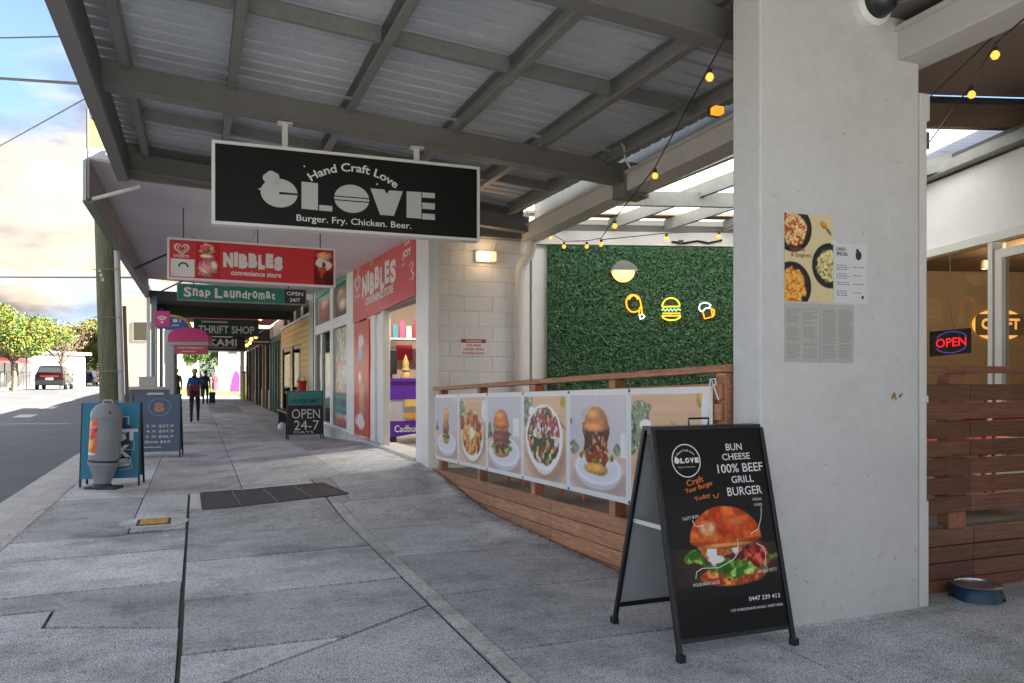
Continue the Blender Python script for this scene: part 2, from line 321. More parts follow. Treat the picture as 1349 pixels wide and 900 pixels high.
class Art:                                            # a picture printed on a sheet, computed point by point
    def __init__(s, wd, ht, nx, ny, base, asp=None):
        s.w, s.h, s.nx, s.ny = wd, ht, nx, ny
        s.U, s.V = np.meshgrid(np.linspace(0, 1, nx), np.linspace(0, 1, ny)); s.I = np.ones((ny, nx, 3)) * np.array(base, float); s.px = 1.0 / nx
        s.k = ht / wd
    def put(s, m, c):
        m = np.clip(m, 0, 1)[..., None]; s.I = s.I * (1 - m) + (np.array(c, float) if not hasattr(c, 'shape') or c.ndim < 3 else c) * m
    def e(s, a, b, ra, rb, c, wob=0, seed=1, rot=0, half=0, a_=1.0, soft=1.5, sh=.32):
        x = s.U - a; y = (s.V - b) * s.k; rb = rb * s.k
        if rot: x, y = x * math.cos(rot) + y * math.sin(rot), -x * math.sin(rot) + y * math.cos(rot)
        d = np.sqrt((x / ra) ** 2 + (y / rb) ** 2)
        if wob: d = d + wob * (vn(s.U, s.V * s.k, 14, 14, seed) - .5)
        m = np.clip((1 - d) * min(ra, rb) / (s.px * soft) + .5, 0, 1)
        if half > 0: m = m * (s.V > b)
        if half < 0: m = m * (s.V < b)
        sat = max(c) - min(c)
        if sh and sat > 40 and ra > .06:
            g = (1.12 - sh * d * d + .16 * (y / rb) - .10 * (x / ra))[..., None] + .18 * (vn(s.U, s.V * s.k, 38, 38, seed + 5) - .5)[..., None]; s.put(m * a_, np.clip(np.array(c, float) * g, 0, 255))
        else: s.put(m * a_, c)
        return m
    def r(s, u0, u1, v0, v1, c, a_=1.0, wob=0, seed=3):
        q = wob * (vn(s.U, s.V * s.k, 12, 12, seed) - .5) if wob else 0
        m = np.clip((s.U - u0 + q) / s.px + .5, 0, 1) * np.clip((u1 - s.U + q) / s.px + .5, 0, 1) * np.clip((s.V - v0 + q) / s.px + .5, 0, 1) * np.clip((v1 - s.V + q) / s.px + .5, 0, 1)
        s.put(m * a_, c); return m
    def speck(s, mask, cols, sc, seed=5, den=.5):
        for i, c in enumerate(cols):
            q = vn(s.U, s.V * s.k, sc, sc, seed + i * 7); q2 = vn(s.U, s.V * s.k, sc * 2.1, sc * 1.7, seed + i * 11 + 3)
            s.put(mask * np.clip((.6 * q + .4 * q2 - (1 - den) + .18) * 6, 0, 1), np.clip(np.array(c, float) * (.8 + .45 * vn(s.U, s.V * s.k, sc * 3, sc * 3, seed + i + 50))[..., None], 0, 255))
    def build(s, name, fr, parent, a0=0, b0=0, c=.001):
        P = [fr(a0 + u * s.w, b0 + v * s.h, c) for v in np.linspace(0, 1, s.ny) for u in np.linspace(0, 1, s.nx)]
        nx = s.nx; fs = [(j * nx + i, j * nx + i + 1, (j + 1) * nx + i + 1, (j + 1) * nx + i) for j in range(s.ny - 1) for i in range(nx - 1)]
        mb = MB().add(P, fs); o = mk(name, mb, PRINT, parent)
        ca = o.data.color_attributes.new('Col', 'FLOAT_COLOR', 'POINT'); col = np.ones((s.ny * nx, 4), np.float32); col[:, :3] = lin(np.clip(s.I, 0, 255)).reshape(-1, 3); ca.data.foreach_set('color', col.ravel()); return o
def burger(A, a, b, W, Hh, meat=(120, 50, 30), tall=1.0, green=True, seed=1):
    """bun, filling and base bun centred at (a,b)"""
    hw = W / 2; h = Hh
    A.e(a, b - h * .36, hw * .95, h * .13, (206, 140, 74), .15, seed)
    if green:
        m = A.e(a + .01, b - h * .22, hw * 1.2, h * .10, (110, 160, 60), .5, seed + 1); A.speck(m, [(170, 205, 100), (60, 120, 30)], 22, seed + 2, .5)
    m = A.r(a - hw * .95, a + hw * .95, b - h * .17, b + h * .12, meat, 1, .05, seed + 3); A.speck(m, [tuple(min(255, q * 1.7) for q in meat), tuple(q * .45 for q in meat), (200, 120, 70)], 26, seed + 4, .46)
    A.e(a, b + h * .09, hw, h * .10, (186, 108, 52), .05, seed + 6); m = A.e(a, b + h * .09, hw, h * .41, (204, 128, 66), .04, seed + 5, half=1)
    sh = np.clip((A.V - (b + h * .08)) / (h * .42), 0, 1); A.put(m * (1 - sh) * .35, (140, 66, 24)); A.e(a - hw * .25, b + h * .34, hw * .45, h * .09, (244, 190, 130), .2, seed, a_=.6, soft=8)

# ================================================================== GROUND
def zr(x, y): return float(-.15 + .62 * sstep(24, 54, y) * sstep(0, 4, -1.7 - x))
xs = [-700, -300, -120, -60, -30, -20, -14, -12.12] ; ys = [-300, -60, -10, 0, 10, 20, 24, 30, 36, 42, 48, 54, 62, 75, 100, 140, 250, 600, 1500]
g = MB(); V_ = [(x, y, zr(min(x, -12), y) + .11) for y in ys for x in xs]; n_ = len(xs)
g.add(V_, [(j * n_ + i, j * n_ + i + 1, (j + 1) * n_ + i + 1, (j + 1) * n_ + i) for j in range(len(ys) - 1) for i in range(n_ - 1)])
b0 = [(-2.2, y, -.24 + (.66 if y > 100 else 0)) for y in ys]; b1 = [(700, y, -.24 + (.66 if y > 100 else 0)) for y in ys]; k_ = len(ys)
g.add(b0 + b1, [(j, k_ + j, k_ + j + 1, j + 1) for j in range(k_ - 1)])
mk('ground', g, M['earth'], kind='structure')
g = MB(); xs = [-12.0, -10.5, -9, -7.5, -6, -5, -4, -3, -1.9]; ys = [-40, -10, 0, 10, 20, 24, 27, 30, 33, 36, 39, 42, 45, 48, 51, 54, 60, 80, 120, 200, 400]
n_ = len(xs); g.add([(x, y, zr(x, y) + .035 * (1 - abs((x + 6.8) / 5.2) ** 2)) for y in ys for x in xs], [(j * n_ + i, j * n_ + i + 1, (j + 1) * n_ + i + 1, (j + 1) * n_ + i) for j in range(len(ys) - 1) for i in range(n_ - 1)])
road = mk('road', g, M['asphalt'], kind='structure')
def zroad(x, y): return zr(x, y) + .035 * (1 - abs((x + 6.8) / 5.2) ** 2)
mark = mat('road_marking_paint', (.55, .53, .45), .7, var=.15, scale=6, dirt=.3, dcol=(.2, .2, .2))
def strip(x0, x1, y0, y1, n=6):
    mb = MB(); P = []
    for i in range(n + 1):
        y = y0 + (y1 - y0) * i / n; P += [(x0, y, zroad(x0, y) + .006), (x1, y, zroad(x1, y) + .006)]
    mb.add(P, [(2 * i, 2 * i + 1, 2 * i + 3, 2 * i + 2) for i in range(n)]); mk('road_marking', mb, mark, road)
for (px, py) in ((33, 552.5), (64, 545), (89, 539), (107, 534), (121, 530)):
    p = at(px, py, z=-.12); strip(p.x - .28, p.x + .28, p.y - .75, p.y + .75, 2)
for y0 in (34, 42, 50, 58, 68, 80, 95): strip(-7.2, -7.05, y0, y0 + 4.2)
strip(-9.6, -9.48, 34, 56, 12)
kb = tag(bpy.data.objects.new('kerb', None), kind='structure'); COL.objects.link(kb); ORG['kerb'] = Vector((0, 0, 0))
y = -8.0; i = 0
while y < 62:
    l_ = 2.4 if y < 30 else 5
    mk('kerb_stone', MB().hexa([(-1.74, y + .006, -.3), (-1.42, y + .006, -.3), (-1.42, y + l_ - .006, -.3), (-1.74, y + l_ - .006, -.3), (-1.71, y + .006, 0), (-1.42, y + .006, .0), (-1.42, y + l_ - .006, .0), (-1.71, y + l_ - .006, 0)]), M['kerb'], kb, bev=.02)
    y += l_
mk('gutter', MB().box(-2.15, -1.745, -8, 62, -.3, -.128), M['kerb'], kb)
kf = MB()
for j in range(10, 60):
    y0 = -20 + (j - 10) * 4; a_, b_ = zr(-12, y0), zr(-12, y0 + 4)
    kf.hexa([(-12.3, y0, a_ - .2), (-12, y0, a_ - .2), (-12, y0 + 4, b_ - .2), (-12.3, y0 + 4, b_ - .2), (-12.3, y0, a_ + .14), (-12, y0, a_ + .14), (-12, y0 + 4, b_ + .14), (-12.3, y0 + 4, b_ + .14)])
mk('far_kerb', kf, M['kerb'], kind='structure')
# footpath: bed with separate slabs
g = MB(); xs = [-1.45, 0.2, 1.0, 1.8, 2.9]; ys = [-8, 0, 6.8, 7.4, 8, 8.6, 9.2, 9.8, 10.4, 12, 13, 14, 15, 16, 17, 18, 19, 25, 60, 84]
n_ = len(xs); g.add([(x, y, gz(x, y) - .014) for y in ys for x in xs], [(j * n_ + i, j * n_ + i + 1, (j + 1) * n_ + i + 1, (j + 1) * n_ + i) for j in range(len(ys) - 1) for i in range(n_ - 1)])
g.add([(2.9, -8, -.014), (9, -8, -.014), (9, 3.68, -.014), (2.9, 3.68, -.014)], [(0, 1, 2, 3)])
fp = mk('footpath', g, M['joint'], kind='structure')
def slab(x0, x1, ya, yb, m=None, gap=.013, n=5, tilt=0):
    P = []; x0 += gap / 2; x1 -= gap / 2
    for j in range(n + 1):
        for i in range(4):
            x = x0 + (x1 - x0) * i / 3; lo = ya + gap * .85 + (tilt * i / 3); hi = yb - gap * .85 + tilt * i / 3; y = lo + (hi - lo) * j / n
            P.append((x, y, gz(x, y)))
    k = len(P); fs = [(j * 4 + i, j * 4 + i + 1, (j + 1) * 4 + i + 1, (j + 1) * 4 + i) for j in range(n) for i in range(3)]
    ring = [0, 1, 2, 3] + [j * 4 + 3 for j in range(1, n + 1)] + [n * 4 + 2, n * 4 + 1, n * 4] + [j * 4 for j in range(n - 1, 0, -1)]
    P += [(P[q][0], P[q][1], P[q][2] - .025) for q in ring]; r = len(ring)
    fs += [(ring[q], k + q, k + (q + 1) % r, ring[(q + 1) % r]) for q in range(r)]
    mk('paving_slab', MB().add(P, fs), m or M['conc'], fp)
def pslab(pts, m=None):
    cx = sum(p[0] for p in pts) / len(pts); cy = sum(p[1] for p in pts) / len(pts); q = [(cx + (x - cx) * .992, cy + (y - cy) * .992) for x, y in pts]
    mk('paving_slab', MB().prism(q, lambda a, b, c: (a, b, c), -.025, 0.0), m or M['conc'], fp)
for a_, b_ in ((-8, -5), (-5, -2), (-2, .4), (.4, 2), (2, 3.4)): slab(-1.42, -.085, a_, b_, M['agg'])
pslab([(-1.40, 3.4), (-.09, 3.4), (-.09, 4.64), (-.785, 4.91), (-.785, 5.25), (-1.41, 5.24)], M['agg'])
pslab([(-1.41, 5.27), (-.765, 5.28), (-.765, 4.935), (-.095, 4.665), (-.095, 5.70), (-1.41, 5.62)])
slab(-1.42, -.09, 5.62, 6.70, tilt=.10); slab(-1.42, -.09, 6.70, 7.50, tilt=.12); 
slab(-1.42, -.56, 7.52, 9.9); slab(-1.42, -.56, 9.9, 13.4, gap=.009); slab(-1.42, -.56, 13.4, 17.3, gap=.006)
slab(-.56, -.095, 7.68, 8.15); slab(-.56, -.095, 8.15, 9.95, gap=.009)
for a_, b_ in ((-8, -5), (-5, -2), (-2, .6), (.6, 2.4)): slab(-.08, 1.285, a_, b_, M['agg'])
pslab([(-.08, 2.41), (1.28, 2.41), (1.28, 4.555), (.085, 3.71), (-.08, 3.60)], M['agg'])
pslab([(-.075, 3.63), (.075, 3.73), (.70, 4.17), (-.075, 4.17)])
pslab([(-.075, 4.20), (.735, 4.20), (1.28, 4.585), (1.28, 5.24), (-.075, 5.19)])
slab(-.08, 1.285, 5.2, 6.28, tilt=.08); slab(-.08, 1.285, 6.28, 7.62, tilt=.1); slab(-.08, 1.285, 7.62, 8.72, tilt=.06)
slab(-.08, .48, 8.75, 9.95, gap=.01); slab(.48, 1.285, 8.78, 9.95, gap=.009)
for a_, b_ in ((-8, -4), (-4, -.5), (-.5, 1.4), (1.4, 3.67), (3.67, 4.75), (4.75, 5.89), (5.89, 7.04), (7.04, 8.42)):
    slab(1.295, 1.40, a_, b_, M['strip'], gap=.006)
    slab(1.398, 2.72, a_, b_, M['agg'] if b_ < 3.6 else None)
slab(1.295, 1.5, 8.42, 9.95); slab(1.5, 2.72, 8.42, 9.2, gap=.009); slab(1.5, 2.72, 9.2, 9.95, gap=.009)
for a_, b_ in ((-8, -4), (-4, -1), (-1, 1.3), (1.3, 3.40)): slab(2.725, 4.1, a_, b_, M['agg'], gap=.006); slab(4.1, 5.6, a_, b_ + (.28 if b_ > 3 else 0), M['agg'], gap=.006); slab(5.6, 8.9, a_, b_ + (.28 if b_ > 3 else 0), M['agg'])
far_ = (9.95, 13.4, 17.3, 21.2, 24.95, 32, 39, 46, 54, 66, 84)
for i in range(len(far_) - 1):
    a_, b_ = far_[i], far_[i + 1] - (.03 if abs(far_[i + 1] - 24.95) < .1 else 0)
    for x0, x1 in ((-.56, .495), (.495, 1.68), (1.68, 2.75)): slab(x0, x1, a_, b_, n=8, gap=.012 if x0 < .6 else .006)
    if i > 1: slab(-1.42, -.56, a_, b_, n=4, gap=.012)
mk('concrete_apron', MB().box(2.73, 4.1, 3.40, 3.64, -.02, -.0015), M['conc'], fp)
# steel service cover flush with the path, and the small yellow hydrant lid
def patch(name, c4, m, parent, lift=.004, sub=1, **kw):
    P = [onpath(*c) for c in c4]; A = []
    n = sub
    for j in range(n + 1):
        for i in range(n + 1):
            u, v = i / n, j / n; p = P[0] * (1 - u) * (1 - v) + P[1] * u * (1 - v) + P[2] * u * v + P[3] * (1 - u) * v; A.append((p.x, p.y, gz(p.x, p.y) + lift))
    return mk(name, MB().add(A, [(j * (n + 1) + i, j * (n + 1) + i + 1, (j + 1) * (n + 1) + i + 1, (j + 1) * (n + 1) + i) for j in range(n) for i in range(n)]), m, parent, **kw)
steel = mat('worn_tread_plate', (.085, .075, .08), .6, .3, var=.25, scale=5, bump=.6, bscale=90, fine=.35)
po = onpath(360, 655); gt = thing('service_cover', po, 'wide dark steel service cover set into the footpath', 'service cover')
quad = [(268, 672), (458, 651), (425, 637), (265, 650)]
P4 = [onpath(*c) for c in quad]
for k in range(4):
    u0, u1 = k / 4 + .003, (k + 1) / 4 - .003; A = []
    for j in range(5):
        for u in (u0, u1):
            v = j / 4; p = (P4[0] * (1 - u) + P4[1] * u) * (1 - v) + (P4[3] * (1 - u) + P4[2] * u) * v; A.append((p.x, p.y, gz(p.x, p.y) + .006))
    mk('cover_plate', MB().add(A, [(2 * j, 2 * j + 1, 2 * j + 3, 2 * j + 2) for j in range(4)]), steel, gt)
fr_ = MB()
for a, b in ((0, 1), (1, 2), (2, 3), (3, 0)):
    for k in range(3):
        p = P4[a].lerp(P4[b], k / 3); q = P4[a].lerp(P4[b], (k + 1) / 3); fr_.beam((p.x, p.y, gz(p.x, p.y) + .004), (q.x, q.y, gz(q.x, q.y) + .004), .03, .012)
mk('cover_frame', fr_, steel, gt)
hy_ = at(203, 688, z=0); ht_ = thing('hydrant_lid', hy_, 'small yellow hydrant lid set in a grey surround', 'hydrant lid')
mk('lid', MB().box(hy_.x - .12, hy_.x + .12, hy_.y - .14, hy_.y + .14, .0, .012), mat('yellow_road_paint', (.62, .33, .05), .7, var=.3, scale=18, dirt=.5), ht_, bev=.006)
mk('lid_rim', MB().lathe([(.30, 0), (.30, .004), (.0, .004)], hy_, n=20), M['conc'], ht_)
mk('lid_frame', MB().box(hy_.x - .145, hy_.x + .145, hy_.y - .165, hy_.y + .165, .0, .008), M['dark'], ht_)
# leaf litter
lm = MB(); lm2 = []
for i in range(420):
    if i < 260: y = random.uniform(4.2, 9.4); x = 2.72 - abs(random.gauss(0, .035)) ; z = gz(x, y)
    else: y = random.uniform(6.5, 14); x = -1.43 + random.gauss(0, .05); z = .0
    s = random.uniform(.008, .022); a = random.uniform(0, 6.3); dz = random.uniform(.002, .012); lm.k = random.choice((0, 1, 1, 2))
    lm.add([(x + s * math.cos(a), y + s * math.sin(a), z + dz), (x - s * .5 * math.sin(a), y + s * .5 * math.cos(a), z + .004), (x - s * math.cos(a), y - s * math.sin(a), z + dz * .6), (x + s * .5 * math.sin(a), y - s * .5 * math.cos(a), z + .006)], [(0, 1, 2, 3)])
mk('leaf_litter', lm, [mat('dead_leaf', (.30, .19, .09), .9, var=.3, scale=30), mat('brown_leaf', (.15, .085, .05), .9), mat('pale_leaf', (.5, .45, .36), .9)], kind='stuff')

# ================================================================== STREET AWNING OVER THE DINING RAMP
aw = thing('street_awning', (0, 6, 3.4), 'zinc ribbed street awning on grey steel beams above the footpath', 'awning')
def zroof(x): return 3.92 - .075 * (x + .8)             # underside of the sheeting, falling to the box gutter
def zb(x): return zroof(x) - .20
XL, XR = -.80, 4.02
# ribbed sheets, ribs running across the path
def ribbed(y0, y1, x0, x1, zf, pitch=.19, hgt=.055, name='roof_sheet', m=None, par=None):
    prof = []; y = y0
    while y < y1 - 1e-6:
        e_ = min(y + pitch, y1)
        prof += [(y, 0), (y + .140, 0), (y + .144, hgt), (y + .182, hgt), (y + .187, 0)]; y += pitch
    prof.append((y1, 0)); vs = []
    for (yy, h) in prof: vs += [(x0, yy, zf(x0) + h), (x1, yy, zf(x1) + h)]
    return mk(name, MB().add(vs, [(2 * i, 2 * i + 1, 2 * i + 3, 2 * i + 2) for i in range(len(prof) - 1)]), m or M['gsheet'], par)
y = 9.80
while y > 1.2:
    ribbed(y - .76, y, XL + .05, XR, zroof, par=aw); y -= .76
YB = (1.0, 3.95, 6.92, 9.62)
for yb in YB:
    mk('cross_beam', MB().beam((XL + .06, yb, zb(XL) - .02), (XR, yb, zb(XR) - .02), .10, .20), M['gpaint'], aw, bev=.004)
    mk('beam_flange', MB().beam((XL + .06, yb - .02, zb(XL) - .122), (XR, yb - .02, zb(XR) - .122), .15, .012), M['gpaint'], aw)
# purlins: folded C sections running along the street
for x in (-.52, .26, 1.21, 2.15, 2.98, 3.72):
    z0 = zroof(x) - .006
    ends = list(YB)
    for i in range(len(ends) - 1):
        a_, b_ = ends[i] + .05, ends[i + 1] - .05
        pm = MB().box(x + .028, x + .034, a_, b_, z0 - .15, z0); pm.box(x - .03, x + .027, a_, b_, z0 - .15, z0 - .145); pm.box(x - .03, x + .027, a_, b_, z0 - .006, z0); pm.box(x - .034, x - .03, a_, b_, z0 - .15, z0 - .13)
        mk('purlin', pm, M['galv'], aw)
for ys_ in (2.5, 5.42, 8.24):
    xsp = (-.52, .26, 1.21, 2.15, 2.98, 3.72)
    for i in range(5):
        p, q = xsp[i], xsp[i + 1]; mk('bridging_bar', MB().beam((p + .04, ys_, zroof(p) - .075), (q - .04, ys_, zroof(q) - .075), .05, .10), M['galv'], aw)
mk('fascia', MB().box(XL - .012, XL + .0, 0.9, 9.70, 3.50, 3.95), M['gpaint'], aw)
mk('fascia_lip', MB().box(XL + .001, XL + .10, 0.9, 9.70, 3.50, 3.515), M['gpaint'], aw)
mk('fascia_channel', MB().box(XL + .10, XL + .108, 0.9, 9.60, 3.515, 3.80), M['gpaint'], aw)
mk('end_channel', MB().beam((XL + .01, 9.735, 3.77), (4.0, 9.735, 3.55), .06, .46), M['gpaint'], aw)
# rear end beam over the block wall
mk('wall_plate', MB().box(2.76, 4.1, 9.77, 9.95, 3.18, 3.42), M['gpaint'], aw)
# box gutter on the shop side
g0, g1 = Vector((3.84, 2.3, 3.27)), Vector((4.12, 9.80, 3.24))
gt_ = thing('box_gutter', (4, 6, 3.2), 'long pale grey box gutter between the awning and the deck roof', 'gutter')
mk('gutter_trough', MB().beam(g0, g1, .24, .17), M['lgrey'], gt_, bev=.006)
mk('gutter_lip', MB().beam(g0 + Vector((-.135, 0, .09)), g1 + Vector((-.135, 0, .09)), .02, .03), M['lgrey'], gt_)
mk('gutter_bracket', MB().box(3.86, 4.14, 6.80, 7.04, 3.12, 3.45), M['gpaint'], gt_, bev=.004)
mk('gutter_cable', MB().tube([(3.75, 6.7, 3.62), (3.72, 6.55, 3.50), (3.70, 6.5, 3.38), (3.74, 6.48, 3.30), (3.82, 6.52, 3.33)], .012, 6), M['pvc'], gt_)

mk('closing_flashing', MB().beam((4.02, 2.4, 3.52), (4.20, 9.8, 3.50), .02, .42), M['galv'], gt_)
# ---- CLOVE sign
YS = 6.84
def onS(px, py): p = at(px, py, y=YS); return p.x, p.z
x0, z1 = onS(279, 187); x1, _ = onS(632, 222); z0 = 2.585; z1 = 3.262
cs = thing('hanging_sign', (1.25, YS + .06, 2.9), 'black CLOVE hanging sign with white frame, Hand Craft Love above the big letters', 'sign')
mk('sign_box', B(x0 + .012, x1 - .012, YS + .006, YS + .12, z0 + .012, z1 - .012), mat('sign_black', (.006, .007, .008), .45, var=.25, scale=2, dirt=.25, dcol=(.02, .02, .023), spec=.25), cs)
fm = MB().box(x0, x1, YS, YS + .126, z0, z0 + .025); fm.box(x0, x1, YS, YS + .126, z1 - .025, z1); fm.box(x0, x0 + .025, YS, YS + .126, z0 + .0252, z1 - .0252); fm.box(x1 - .025, x1, YS, YS + .126, z0 + .0252, z1 - .0252)
mk('sign_frame', fm, M['white'], cs)
for px in (375, 548):
    xx = at(px, 165, y=YS + .08).x
    mk('hanger', B(xx - .022, xx + .022, YS + .045, YS + .085, z1, zb(xx) - .13), M['pvc'], cs)
    mk('hanger_plate', B(xx - .06, xx + .06, YS + .02, YS + .11, zb(xx) - .142, zb(xx) - .13), M['pvc'], cs)
fs_ = frame((0, YS, 0), (1, 0, 0), (0, 0, 1)); fs = lambda a, b, c=0: (a, YS + .004 - c, b)
def zS(zx, zy): return onS(270 + zx / 3.646, 170 + zy / 3.646)
lg = MB(); lg.cut()
def polyS(pts, c=True):
    if c: lg.cut()
    lg.add([fs(*zS(*p), .0) for p in pts][::-1], [tuple(range(len(pts)))])
# the rooster shaped C
cxa, cza = zS(357, 307)
body = ell(cxa, cza, zS(445, 310)[0] - cxa, cza - zS(355, 376)[1], 40)
rx_ = zS(445, 310)[0] - cxa; rz_ = cza - zS(355, 376)[1]
pts = [(cxa + rx_ * math.cos(t), cza + rz_ * math.sin(t)) for t in np.linspace(-.06, -2 * math.pi + .06, 44)]
pts += [(cxa, cza + .010), (cxa, cza - .010)]
lg.add([fs(a, b, 0) for a, b in pts][::-1], [tuple(range(len(pts)))])
for zx, zy, rr in ((300, 236, .038), (318, 226, .042), (336, 232, .036), (318, 244, .045)):
    a, b = zS(zx, zy); lg.add([fs(p, q, .0004 + (zx + zy) * .00002 * (1 if zy < 240 else 1.3)) for p, q in ell(a, b, rr, rr, 14)][::-1], [tuple(range(14))])
lg.add([fs(*zS(*p), .0012) for p in ((254, 287), (285, 302), (285, 276))], [(0, 1, 2)])
polyS([(464, 252), (543, 260), (543, 390), (464, 382)]); polyS([(549, 364), (612, 370), (612, 396), (549, 391)], False)
lg.cut(); oa, oz = zS(706, 335); orx = (zS(790, 335)[0] - zS(622, 330)[0]) / 2; orz = (zS(706, 268)[1] - zS(706, 403)[1]) / 2
for lo, hi in ((.14, 1), (-.12, .06), (-1, -.20)):
    t0, t1 = math.asin(lo), math.asin(hi); P = [(oa + orx * math.cos(t), oz + orz * math.sin(t)) for t in np.linspace(t0, t1, 12)]; P += [(oa - orx * math.cos(t), oz + orz * math.sin(t)) for t in np.linspace(t1, t0, 12)]
    lg.add([fs(a, b, 0) for a, b in P], [tuple(range(len(P)))])
polyS([(795, 284), (862, 291), (874, 312), (886, 294), (951, 299), (908, 417), (842, 412)])
polyS([(969, 299), (1040, 303), (1040, 431), (969, 425)])
for a, b in ((304, 332), (353, 386), (405, 436)): polyS([(1044, a), (1105, a + 4), (1105, b + 1), (1044, b - 3)], False)
mk('logo_letters', lg, M['gtxt'], cs)
tb = MB(); a, b = zS(440, 446); a2, b2 = zS(992, 487)
write(tb, 'Burger. Fry. Chicken. Beer.', lambda u, v, c: fs(u, v, c), a, b - .008, a2 - a, .072, .012)
ca_, cb_ = zS(506, 215); ce_, _ = zS(922, 265)
Wd = ce_ - ca_; rad = .62
def arc(x, y, wd):
    t = (x - wd / 2) / rad; return wd / 2 + (rad + y) * math.sin(t), (rad + y) * math.cos(t) - rad
_, ctop = zS(705, 205)
write(tb, 'Hand Craft Love', lambda u, v, c: fs(u, v, c), ca_ - .012, ctop, Wd * 1.03, .072, .02, warp=arc)
for zx, zy in ((478, 179), (827, 265)):
    a, b = zS(zx, zy); tb.add([fs(p, q, .001) for p, q in ell(a, b, .008, .008, 8)], [tuple(range(8))])
mk('lettering', tb, M['wtxt'], cs)

# ================================================================== BLOCK WALL NOOK
YW = 9.98
bw = thing('block_wall', (3.5, YW, 0), 'pale painted concrete block wall at the end of the ramp', 'wall')
mk('wall_core', B(2.86, 4.2, YW + .001, YW + .2, 0, 3.42), M['mortar'], bw)
blk = MB().box(-.196, .196, 0, .05, .0, .192); bme = None
def piece(name, me_owner, loc, par, sx=1):
    o = me_owner.copy(); COL.objects.link(o); o.parent = par; o.location = Vector(loc) - org(par); o.scale = (sx, 1, 1); return o
src = mk('block', blk, M['block'], bev=.004); first = True
for r_ in range(17):
    z = .02 + r_ * .2; off = 0 if r_ % 2 else .2
    x = 2.86 - off
    while x < 4.2:
        a_, b_ = max(x, 2.86), min(x + .4, 4.2)
        if b_ - a_ > .03:
            o = piece('block', src, ((a_ + b_) / 2, YW - .004 + random.uniform(-.0015, .0015), z), bw, (b_ - a_ - .008) / .392)
        x += .4
bpy.data.objects.remove(src)
# rendered pier beside the green wall
mk('rendered_pier', B(4.28, 4.66, YW + .10, YW + .4, 0, 3.25), M['block'], bw)
# downpipe with offset bends
dp = thing('downpipe', (4.12, 9.86, 0), 'pale round downpipe with a swan neck bend against the block wall', 'downpipe')
P = [(4.13, 9.75, 3.2), (4.13, 9.75, 3.06), (4.11, 9.77, 2.98), (4.05, 9.82, 2.90), (4.02, 9.85, 2.82), (4.02, 9.86, 2.7), (4.02, 9.86, .05)]
mk('pipe', MB().tube(P, .062, 14), M['pvc'], dp, smooth=True)
for z in (2.74, 1.5): mk('pipe_clip', MB().lathe([(.068, 0), (.068, .04)], (4.02, 9.86, z), n=14), M['pvc'], dp)
# warning sign
a = at(607, 446, y=YW - .02); b = at(641, 469, y=YW - .02)
ws = thing('warning_sign', (a.x, YW - .01, b.z), 'small red and white warning sign on the block wall', 'sign')
fw = lambda u, v, c=0: (a.x + u, YW - .012 - c, b.z + v); ww, wh = b.x - a.x, a.z - b.z
mk('sign_panel', MB().prism([(0, 0), (ww, 0), (ww, wh), (0, wh)], fw, -.006, .0), M['white'], ws)
mb = MB(); mb.add([fw(.006, wh * .76, .001), fw(ww - .006, wh * .76, .001), fw(ww - .006, wh - .006, .001), fw(.006, wh - .006, .001)], [(0, 1, 2, 3)])
for i, s in enumerate(('THIS AREA', 'UNDER VIDEO', 'SURVEILLANCE')): write(mb, s, fw, ww * (.2, .1, .08)[i], wh * (.54, .31, .08)[i], ww * (.6, .8, .84)[i], wh * .15, .02)
mk('sign_print', mb, mat('dark_red_print', (.38, .02, .03), .5), ws)
mb = MB(); write(mb, 'WARNING', fw, ww * .2, wh * .80, ww * .6, wh * .13, .02, c=.002); mk('lettering', mb, M['wtxt'], ws)
# lit bulkhead lamp on the block wall
a = at(640, 338, y=YW - .06)
lp = thing('wall_lamp', (a.x, YW, a.z), 'lit square bulkhead lamp high on the block wall', 'wall lamp')
mk('lamp_base', B(a.x - .14, a.x + .14, YW - .04, YW - .006, a.z - .075, a.z + .075), M['pvc'], lp, bev=.008)
mk('lamp_lens', B(a.x - .12, a.x + .05, YW - .12, YW - .041, a.z - .062, a.z + .062), emit('warm_lens', (1, .66, .34), .6), lp, bev=.015)
mk('lamp_side', B(a.x + .051, a.x + .13, YW - .12, YW - .041, a.z - .062, a.z + .062), emit('warm_lens_side', (.9, .5, .22), .25), lp, bev=.01)
mk('lamp_cable', MB().tube([(a.x + .1, YW - .03, a.z + .07), (a.x + .16, YW - .03, a.z + .2), (a.x + .3, YW - .03, a.z + .36), (a.x + .42, YW - .03, a.z + .44), (a.x + .5, YW - .04, a.z + .43)], .012, 6), M['pvc'], lp)
pl = bpy.data.lights.new('wall_lamp_light', 'POINT'); pl.energy = .4; pl.color = (1, .68, .38); pl.shadow_soft_size = .06; po_ = bpy.data.objects.new('wall_lamp_light', pl); COL.objects.link(po_); po_.location = (a.x - .03, YW - .2, a.z)

# ================================================================== GREEN WALL, DECK ROOF
TH = math.atan(-84.5 / 1049)
e2 = lt(math.sin(TH), math.cos(TH)); e1 = lt(math.cos(TH), -math.sin(TH)); up = Vector((0, 0, 1))
G0 = lt(.497, 10.95)
gf = frame(G0, e1, up)                               # normal faces the deck
gw = thing('green_wall', G0, 'tall wall panel of dark green artificial foliage behind the deck', 'foliage panel')
GT = 3.165
mk('backing', MB().prism([(0, .15), (4.3, .15), (4.3, GT), (0, GT)], gf, -.12, 0), M['leafback'], gw)
rs = np.random.RandomState(4); n = 46000
u = rs.uniform(0.0, 3.2, n); v = rs.uniform(.9, GT - .01, n); c = rs.uniform(.004, .05, n) * (.6 + .8 * vn(u / 4, v / 4, 60, 60, 3)); sz = rs.uniform(.008, .019, n); an = rs.uniform(0, 6.28, n); tl = rs.uniform(-.75, .75, (n, 2))
